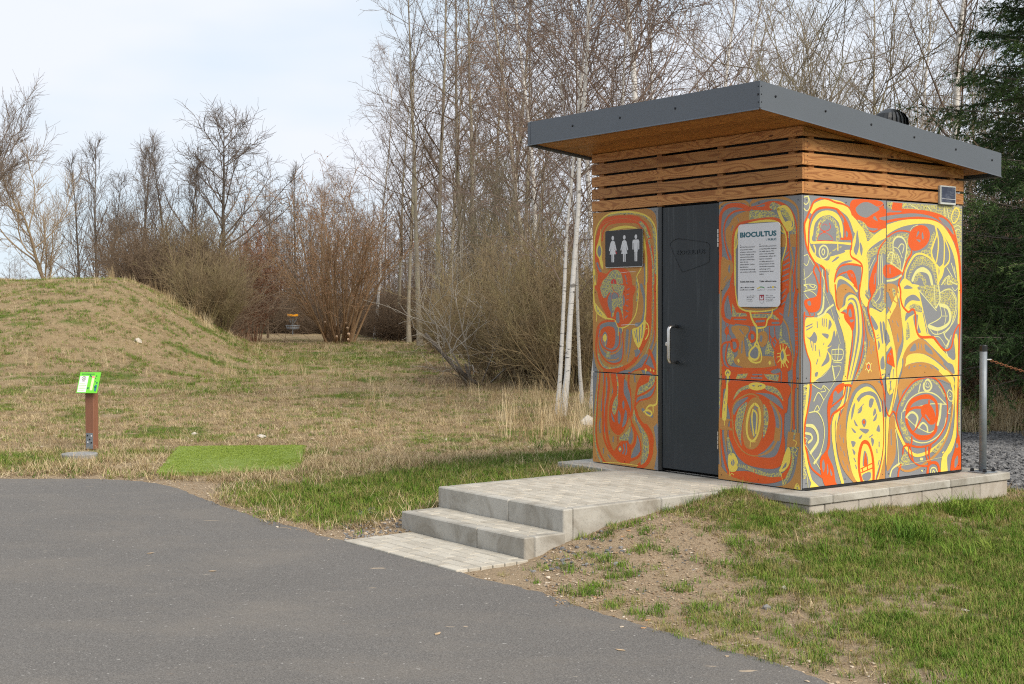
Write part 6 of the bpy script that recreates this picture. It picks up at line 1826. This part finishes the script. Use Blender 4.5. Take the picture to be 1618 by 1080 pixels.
place('spruce', 0, 16.6, 'spruce', 'dark green spruce filling the right edge behind the cabin', 'tree', None, 1.0, rz=.8, X=7.75)
place('spruce', 0, 24.0, 'spruce', 'spruce in the shade behind the nearer spruce at the right edge', 'tree', None, .95, rz=2.9, X=10.2)

# undergrowth: one mass of thin stems, instanced on points
protos = bpy.data.collections.new('prototypes')
def proto(nm, parts):
    out = []
    V, F, b = [], [], 0
    for _, me in parts:
        v = np.empty(len(me.vertices)*3); me.vertices.foreach_get('co', v); f = np.empty(len(me.loops), dtype=np.int32); me.loops.foreach_get('vertex_index', f)
        V.append(v.reshape(-1, 3)); F.append(f.reshape(-1, 4)+b); b += len(v)//3
    return np_mesh(nm, np.concatenate(V), np.concatenate(F), parts[0][1].materials[0])
def scatter(name, X, Y, Z, rz, scl, idx, meshes, label, cat, tilt=None):
    """ONE object: meshes instanced on points by geometry nodes"""
    c = bpy.data.collections.new(name+'_prototypes')
    for i, me in enumerate(meshes):
        o = bpy.data.objects.new('%s_%02d' % (name, i), me); c.objects.link(o)
    me = bpy.data.meshes.new(name); me.vertices.add(len(X)); me.vertices.foreach_set('co', np.stack([X, Y, Z], -1).astype(np.float32).ravel())
    a = me.attributes.new('rot', 'FLOAT_VECTOR', 'POINT'); tl = tilt if tilt is not None else np.zeros((len(X), 2)); a.data.foreach_set('vector', np.stack([tl[:,0], tl[:,1], rz], -1).astype(np.float32).ravel())
    a = me.attributes.new('scl', 'FLOAT', 'POINT'); a.data.foreach_set('value', scl.astype(np.float32))
    a = me.attributes.new('idx', 'INT', 'POINT'); a.data.foreach_set('value', idx.astype(np.int32))
    o = link(name, me); tag(o, label, cat, None, 'stuff')
    g = bpy.data.node_groups.new(name, 'GeometryNodeTree'); g.interface.new_socket('Geometry', in_out='INPUT', socket_type='NodeSocketGeometry'); g.interface.new_socket('Geometry', in_out='OUTPUT', socket_type='NodeSocketGeometry')
    gi = g.nodes.new('NodeGroupInput'); go = g.nodes.new('NodeGroupOutput'); ip = g.nodes.new('GeometryNodeInstanceOnPoints'); ci = g.nodes.new('GeometryNodeCollectionInfo')
    ci.inputs['Collection'].default_value = c; ci.inputs['Separate Children'].default_value = True; ci.inputs['Reset Children'].default_value = True
    def na(nm, ty):
        n = g.nodes.new('GeometryNodeInputNamedAttribute'); n.data_type = ty; n.inputs['Name'].default_value = nm; return n.outputs['Attribute']
    g.links.new(gi.outputs[0], ip.inputs['Points']); g.links.new(ci.outputs[0], ip.inputs['Instance']); ip.inputs['Pick Instance'].default_value = True
    g.links.new(na('idx', 'INT'), ip.inputs['Instance Index']); g.links.new(na('rot', 'FLOAT_VECTOR'), ip.inputs['Rotation']); g.links.new(na('scl', 'FLOAT'), ip.inputs['Scale'])
    g.links.new(ip.outputs[0], go.inputs[0]); md = o.modifiers.new('scatter', 'NODES'); md.node_group = g; return o
rg = np.random.default_rng(77)
bm_ = [proto('brush_%d' % i, T['brush%d' % i]) for i in range(3)]
def band(n, x0, x1, y0, y1, f=None):
    px = rg.uniform(x0, x1, n); Y = rg.uniform(y0, y1, n); X = (px-809)/2160*Y
    return X, Y
bx_, by_ = [], []
for a in [(170, 395, 960, 88, 116), (70, 735, 960, 52, 82), (12, 885, 960, 30, 40), (46, 232, 325, 50, 62), (26, -10, 240, 62, 84), (60, 940, 1700, 36, 62), (40, 1500, 1760, 20, 28), (24, 610, 720, 68, 78), (70, 570, 770, 78, 98)]: x, y = band(*a); k_ = ~((np.abs(x/y*2160+809-462) < 45) & (y > 47) & (y < 88)) & ~((np.abs(x/y*2160+809-560) < 75) & (y < 68)); bx_.append(x[k_]); by_.append(y[k_])
bx_ = np.concatenate(bx_); by_ = np.concatenate(by_)
scatter('undergrowth', bx_, by_, height(bx_, by_)-.05, rg.uniform(0, 6.28, len(bx_)), np.where(by_ > 84, rg.uniform(.7, 1.15, len(bx_)), rg.uniform(.55, 1.25, len(bx_))), rg.integers(0, 3, len(bx_)), bm_, 'brown leafless undergrowth along the foot of the woods', 'undergrowth')
bw = [proto('wood_%d' % i, T['pole%d' % i]) for i in range(2)]
X, Y = band(420, 385, 980, 90, 135); X2, Y2 = band(60, -20, 400, 95, 130); X = np.concatenate([X, X2]); Y = np.concatenate([Y, Y2])
scatter('distant_woodland', X, Y, height(X, Y)-.1, rg.uniform(0, 6.28, len(X)), np.where(X < -20, rg.uniform(.5, .8, len(X)), rg.uniform(.5, 1.05, len(X))), rg.integers(0, 2, len(X)), bw, 'grey-brown bare woodland far behind, too dense to count', 'woodland')

# ------------------------------------------------------------------ grass, dead stalks, chips
def blade_tuft(seed, n, hmin, hmax, rad, width, lean, mat, seg=3, flat=0.0):
    rg = np.random.default_rng(seed); V, F = [], []
    for i in range(n):
        a = rg.uniform(0, 2*np.pi); r = rad*math.sqrt(rg.uniform()); p = np.array([r*math.cos(a), r*math.sin(a), -.01]); az = rg.uniform(0, 2*np.pi); h = rg.uniform(hmin, hmax)
        th = abs(rg.normal(lean, lean*.4)); w = width*rg.uniform(.7, 1.3); d = np.array([math.cos(az), math.sin(az), 0]); sd = np.array([-math.sin(az), math.cos(az), 0])
        b = len(V); ang = th*.35 if not flat else min(1.5, abs(rg.normal(flat, .28)))
        for k in range(seg+1):
            ww = w*(1-.85*(k/seg)**1.4)*.5; V.append(p-sd*ww); V.append(p+sd*ww)
            p = p + (d*math.sin(ang)+np.array([0, 0, math.cos(ang)]))*h/seg; ang += (th*1.3/seg if not flat else rg.normal(.06, .25))
        F += [(b+2*k, b+2*k+1, b+2*k+3, b+2*k+2) for k in range(seg)]
    return np_mesh('tuft', np.array(V), np.array(F), mat, False)
def grass_mat(name, cols, trans=.0):
    m = NT(name); oi = m.n('ObjectInfo'); v = m.coords('Object'); f = m.math('ADD', m.math('MULTIPLY', oi.outputs['Random'], .7), m.math('MULTIPLY', m.noise(v, 14, 2), .3))
    m.color(m.ramp(f, [(i/(len(cols)-1)*.8+.1, c) for i, c in enumerate(cols)])); m.set(Roughness=.75); m.b.inputs['Specular IOR Level'].default_value = .25; return m.m
GM = {'g': grass_mat('fresh_green_grass', [(.05, .11, .009), (.09, .175, .013), (.14, .225, .022), (.21, .26, .042)]), 'o': grass_mat('olive_faded_grass', [(.15, .155, .035), (.25, .225, .07), (.35, .285, .115)]), 'd': grass_mat('dry_straw_grass', [(.25, .175, .09), (.42, .31, .165), (.56, .44, .255), (.64, .53, .34)]), 'b': grass_mat('dead_brown_grass', [(.155, .106, .056), (.28, .195, .105), (.40, .29, .17)])}
tufts = []
for i in range(3): tufts.append(blade_tuft(500+i, 16, .035, .085, .055, .0055, .75, GM['g']))       # 0-2 short green
for i in range(2): tufts.append(blade_tuft(510+i, 26, .10, .21, .06, .006, .8, GM['g']))             # 3-4 tall green
for i in range(3): tufts.append(blade_tuft(520+i, 16, .035, .09, .06, .005, .95, GM['o']))           # 5-7 olive
for i in range(3): tufts.append(blade_tuft(530+i, 16, .06, .18, .11, .0048, 1, GM['d'], 3, 1.22))          # 8-10 flat straw
for i in range(2): tufts.append(blade_tuft(540+i, 15, .05, .15, .11, .005, 1, GM['b'], 3, 1.25))            # 11-12 flat brown
for i in range(2): tufts.append(blade_tuft(550+i, 20, .30, .75, .12, .006, .45, GM['d']))            # 13-14 tall dry
rg = np.random.default_rng(91)
def blocked(x, y):
    v, u = to_local(x, y); m = (v > -.235) & (v < 2.26) & (u > -.29) & (u < 2.65)
    m |= (v > -2.0) & (v < -.2) & (u > .345) & (u < 1.895); m |= (v > -2.36) & (v < -1.9) & (u > .31) & (u < 1.86); m |= (v > -2.94) & (v < -2.3) & (u > .25) & (u < 1.715)
    m |= poly_dist(x, y, C4) < .035
    m |= np.hypot(x-cx_, y-cy_) < .22
    return m
def field(n, px0, px1, y0, y1, X=None):
    """points spread evenly over a wedge of ground"""
    Y = np.sqrt(rg.uniform(y0*y0, y1*y1, n)); px = rg.uniform(px0, px1, n); return (px-809)/2160*Y, Y
PX, PY, PI_, PS = [], [], [], []
def sow(x, y, base=1.0, mode='mix'):
    keep = ~blocked(x, y); x, y = x[keep], y[keep]
    pd = poly_dist(x, y, PATH); g, s, f, gr = zones(x, y); n = fbm(x*2.2, y*2.2, 55); q = rg.uniform(0, 1, len(x))
    keep = (pd > -.02 + .05*(n-.5)) & (q > s*.80*(1-.5*(g > .7))) & (gr < .5); x, y, g, s, f, n = [a[keep] for a in (x, y, g, s, f, n)]
    r = rg.uniform(0, 1, len(x)); r2 = rg.uniform(0, 1, len(x)); N = len(x)
    pg = np.clip(.03+1.0*g-.25*f, .02, .92); idx = np.where(r < pg, np.where(r2 < .62, rg.integers(0, 3, N), rg.integers(5, 8, N)), np.where(r2 < .55, rg.integers(8, 11, N), rg.integers(11, 13, N)))
    idx = np.where((r > pg) & (g > .45) & (r2 > .45), rg.integers(5, 8, N), idx)
    if mode == 'bank': idx = np.where((idx >= 8) & (idx < 11) & (r2 < .45), rg.integers(5, 8, N), idx)
    PX.append(x); PY.append(y); PI_.append(idx); PS.append(base*rg.uniform(.65, 1.35, N)*(.8+.4*n))
x, y = field(42000, 820, 1720, 5.6, 12.5); sow(x, y, .60, 'bank')
x, y = field(15000, 330, 1000, 9.6, 14.5); sow(x, y, .85)
x, y = field(3800, -40, 520, 13.2, 16); sow(x, y, .9)
x, y = field(26000, -60, 1000, 14, 27); sow(x, y, .66)
x, y = field(20000, -60, 900, 26, 47); sow(x, y, .9)
x, y = field(9000, 330, 860, 40, 72); sow(x, y, 1.4)
x, y = field(5000, 1480, 1700, 11.5, 26); sow(x, y, 1.3)
# clumps of taller grass: (photo column, distance, spread, count, kinds, scale)
for px, Y, sp, n, kinds, sc in [(960, 9.3, .45, 26, (0, 1, 5), .6), (1010, 8.5, .4, 30, (0, 1, 5, 6), .65), (930, 8.3, .3, 14, (0, 5), .6), (1040, 9.7, .3, 22, (0, 1, 2, 6), .7), (1150, 7.2, .5, 30, (0, 5, 6), .6), (1440, 9.25, .13, 14, (3, 4), .95), (1530, 10.15, .16, 15, (3, 4), 1.0), (1530, 8.9, .28, 22, (3, 4), .7), (1350, 9.6, .5, 18, (3, 4), .5), (1080, 9.9, .25, 9, (3, 4), .55), (1130, 10.15, .12, 7, (3, 4), .7), (1560, 9.7, .5, 26, (3, 4), .6), (1300, 9.4, .6, 18, (3, 4), .5),
        (905, 17.0, .45, 30, (3, 4, 13, 14), .9), (925, 15.4, .35, 26, (3, 4), .9), (900, 20, .9, 50, (13, 14), .8), (860, 24, 1.6, 40, (13, 14), .7), (40, 31, 1.2, 14, (13, 14), .8), (330, 34, 2.0, 40, (13, 14), .6), (1580, 17.5, 1.6, 70, (13, 14, 9), .9), (1590, 21, 1.8, 90, (13, 14), 1.0), (700, 30, 3.0, 60, (13, 14), .55), (300, 44, 2.2, 50, (13, 14), .8)]:
    cx0 = (px-809)/2160*Y; x = cx0+rg.normal(0, sp, n); y = Y+rg.normal(0, sp*.8, n); k = ~blocked(x, y) & (poly_dist(x, y, PATH) > .05); x, y = x[k], y[k]
    PX.append(x); PY.append(y); PI_.append(rg.choice(kinds, len(x))); PS.append(sc*rg.uniform(.7, 1.25, len(x)))
for px0, px1, y0, y1, n, sp, sc in ((-40, 1000, 14, 27, 200, .10, .8), (-60, 420, 26, 46, 380, .17, 1.2), (380, 900, 30, 62, 160, .22, 1.3), (850, 1700, 6, 11, 170, .07, .75)):
    cx0, cy0 = field(n, px0, px1, y0, y1); m_ = 9; x = (cx0[:,None]+rg.normal(0, sp, (n, m_))).ravel(); y = (cy0[:,None]+rg.normal(0, sp*.8, (n, m_))).ravel()
    k = ~blocked(x, y) & (poly_dist(x, y, PATH) > .08); x, y = x[k], y[k]; PX.append(x); PY.append(y); PI_.append(rg.choice((0, 1, 2, 2, 5), len(x))); PS.append(sc*rg.uniform(.7, 1.3, len(x)))
PX, PY, PI_, PS = map(np.concatenate, (PX, PY, PI_, PS))
scatter('grass', PX, PY, height(PX, PY), rg.uniform(0, 6.28, len(PX)), PS, PI_, tufts, 'mixed green and dry straw-coloured grass covering the ground', 'grass', rg.normal(0, .12, (len(PX), 2)))

# turf pile on the tee mat
tx_ = rg.uniform(0, 1, 5200); ty_ = rg.uniform(0, 1, 5200)
x = (C4[0][0]*(1-tx_)+C4[1][0]*tx_)*(1-ty_)+(C4[3][0]*(1-tx_)+C4[2][0]*tx_)*ty_; y = (C4[0][1]*(1-tx_)+C4[1][1]*tx_)*(1-ty_)+(C4[3][1]*(1-tx_)+C4[2][1]*ty_*0+C4[2][1]*tx_)*ty_
TG = grass_mat('turf_fibres', [(.17, .24, .03), (.25, .33, .05), (.33, .40, .10)])
tm_ = [blade_tuft(600+i, 22, .012, .022, .035, .005, .7, TG, 2) for i in range(2)]
pile = scatter('turf_pile', x-ctr[0], y-ctr[1], np.full(len(x), .040), rg.uniform(0, 6.28, len(x)), np.full(len(x), 1.0), rg.integers(0, 2, len(x)), tm_, None, None); pile.parent = tee_mat

# stones and wood chips
def stone(seed, m, flat=.6):
    r_ = np.random.default_rng(seed); import bmesh
    bm = bmesh.new(); bmesh.ops.create_icosphere(bm, subdivisions=1, radius=1.0)
    for v in bm.verts: v.co *= r_.uniform(.7, 1.15); v.co.z *= flat
    me = bpy.data.meshes.new('stone'); bm.to_mesh(me); bm.free(); me.materials.append(m); return me
SM = [grass_mat('grey_gravel', [(.07, .07, .072), (.15, .15, .152), (.26, .255, .25)]), grass_mat('tan_stone_chip', [(.34, .25, .16), (.48, .38, .27), (.62, .55, .45)]), grass_mat('orange_wood_chip', [(.50, .22, .07), (.60, .34, .16), (.66, .50, .34)])]
stones = [stone(1, SM[0]), stone(2, SM[0], .7), stone(3, SM[1], .4), stone(4, SM[1], .35)]
SM.append(grass_mat('soil_clod', [(.20, .135, .08), (.30, .215, .135), (.40, .30, .20)])); stones += [stone(8, SM[3], .6), stone(9, SM[3], .5)]
chip = MB().box(-1, 1, -.28, .28, -.1, .1, .05).mesh('chip', SM[2]); chip2 = MB().box(-1, 1, -.3, .3, -.1, .1, .05).mesh('chip', SM[1]); stones += [chip, chip2]
SX, SY, SI, SS = [], [], [], []
def strew(x, y, kinds, smin, smax):
    k = ~blocked(x, y); x, y = x[k], y[k]; SX.append(x); SY.append(y); SI.append(rg.choice(kinds, len(x))); SS.append(smin*(smax/smin)**rg.uniform(0, 1, len(x)))
# along the path edge, around the steps, over the bank
i_ = rg.integers(4, len(edge)-1, 1500); off = np.abs(rg.normal(0, .28, 1500)); strew(edge[i_,0]-nrm[i_,0]*off*-1, edge[i_,1]+nrm[i_,1]*off, (2, 3, 7, 4, 5, 2), .004, .012)
x, y = field(900, 860, 1100, 7.8, 10.3); strew(x, y, (0, 2, 3, 4, 5, 7), .004, .011); x, y = field(2600, 860, 1180, 7.6, 10.4); strew(x, y, (4, 5), .003, .011)
x, y = field(500, 540, 660, 9.7, 11.2); strew(x, y, (0, 1, 0, 2), .008, .02)
x, y = field(450, 850, 1690, 5.8, 10); strew(x, y, (2, 3, 7, 6, 7), .006, .017)
x, y = field(260, 0, 1000, 13.5, 24); strew(x, y, (2, 3, 7), .012, .03)
x, y = field(120, 400, 760, 9.6, 14); strew(x, y, (2, 3, 7), .008, .02)
cxs = (892-809)/2160*8.95; x = cxs+rg.normal(0, .16, 90)+.05; y = 8.95+rg.normal(0, .25, 90); strew(x, y, (0, 1), .009, .022)
SX, SY, SI, SS = map(np.concatenate, (SX, SY, SI, SS)); k = poly_dist(SX, SY, PATH) > -.12; SX, SY, SI, SS = SX[k], SY[k], SI[k], SS[k]
zz = np.where(poly_dist(SX, SY, PATH) < 0, .008, height(SX, SY)+.004)
scatter('stone_chips', SX, SY, zz, rg.uniform(0, 6.28, len(SX)), SS, SI, stones, 'small pale stones and wood chips strewn along the path edge and bank', 'chips', rg.normal(0, .2, (len(SX), 2)))
x, y = field(9000, 1490, 1690, 11.2, 17.5); g, s, f, gr = zones(x, y); k = (gr > .35) & ~blocked(x, y); x, y = x[k], y[k]
scatter('gravel', x, y, height(x, y)+.006, rg.uniform(0, 6.28, len(x)), rg.uniform(.012, .026, len(x)), rg.integers(0, 2, len(x)), stones[:2], 'grey crushed stone gravel to the right of the cabin', 'gravel')
# single larger stones one can point to
def rock(px, py, name, label, r, m, flat=.6, Y=None):
    if Y is None:
        ys = np.linspace(6, 60, 800); hh = height((px-809)/2160*ys, ys); Y = float(ys[np.argmax(hh >= CAMH-(py-486.0)/2160*ys)])
    x = (px-809)/2160*Y; me = stone(px, m, flat); o = link(name, me, None, (x, Y, gz(x, Y)+r*flat*.3), (.1, .1, px*.7), (r, r*.75, r)); tag(o, label, 'stone')
PALE = simple('pale_stone', (.55, .50, .43), .9, .15)
rock(218, 540, 'stone', 'pale angular stone lying halfway up the mound', .16, PALE, .6)
rock(930, 672, 'stone', 'pale boulder at the left edge of the cabin behind the grass', .17, PALE, .6)
rock(412, 692, 'stone', 'flat pale stone in the straw behind the turf mat', .10, PALE, .3)
rock(306, 686, 'stone', 'small cream stone in the straw left of the turf mat', .06, PALE, .4)
rock(1240, 938, 'stone', 'pale pebble in the grass bank below the cabin corner', .025, PALE, .6)
rock(1212, 966, 'stone', 'grey pebble in the grass bank left of the bare patch', .035, SM[0], .6)
rock(1527, 972, 'stone', 'pale flake of stone on the bare patch of the bank', .035, PALE, .3)
# dry leaves lying on the asphalt
LM = simple('dry_leaf', (.46, .33, .2), .8, .2)
for i, (px, py, s) in enumerate([(333, 905, .026), (690, 1006, .03), (980, 1033, .026), (235, 876, .026)]):
    Y = 1.68*2160/(py-486.0); x = (px-809)/2160*Y
    mb = MB(); n = 9; P = [(math.cos(2*math.pi*k/n)*(1+.25*math.sin(k*3+i)), .45*math.sin(2*math.pi*k/n)*(1+.2*math.cos(k*2+i)), .03*math.sin(k*1.7+i)) for k in range(n)]
    mb.add([(a*s, b*s, .009+abs(c)*s*.5) for a, b, c in P]+[(0, 0, .012)], [(k, (k+1) % n, n) for k in range(n)])
    tag(mb.build('dry_leaf', LM, None, (x, Y, 0), (0, 0, i*1.3), recalc=False), ['tan dry leaf near the middle of the path', 'pale dry leaf low on the path right of centre', 'longer tan leaf near the right tip of the path', 'pale flat leaf on the path below the turf mat'][i], 'leaf', 'dry leaves on the asphalt')
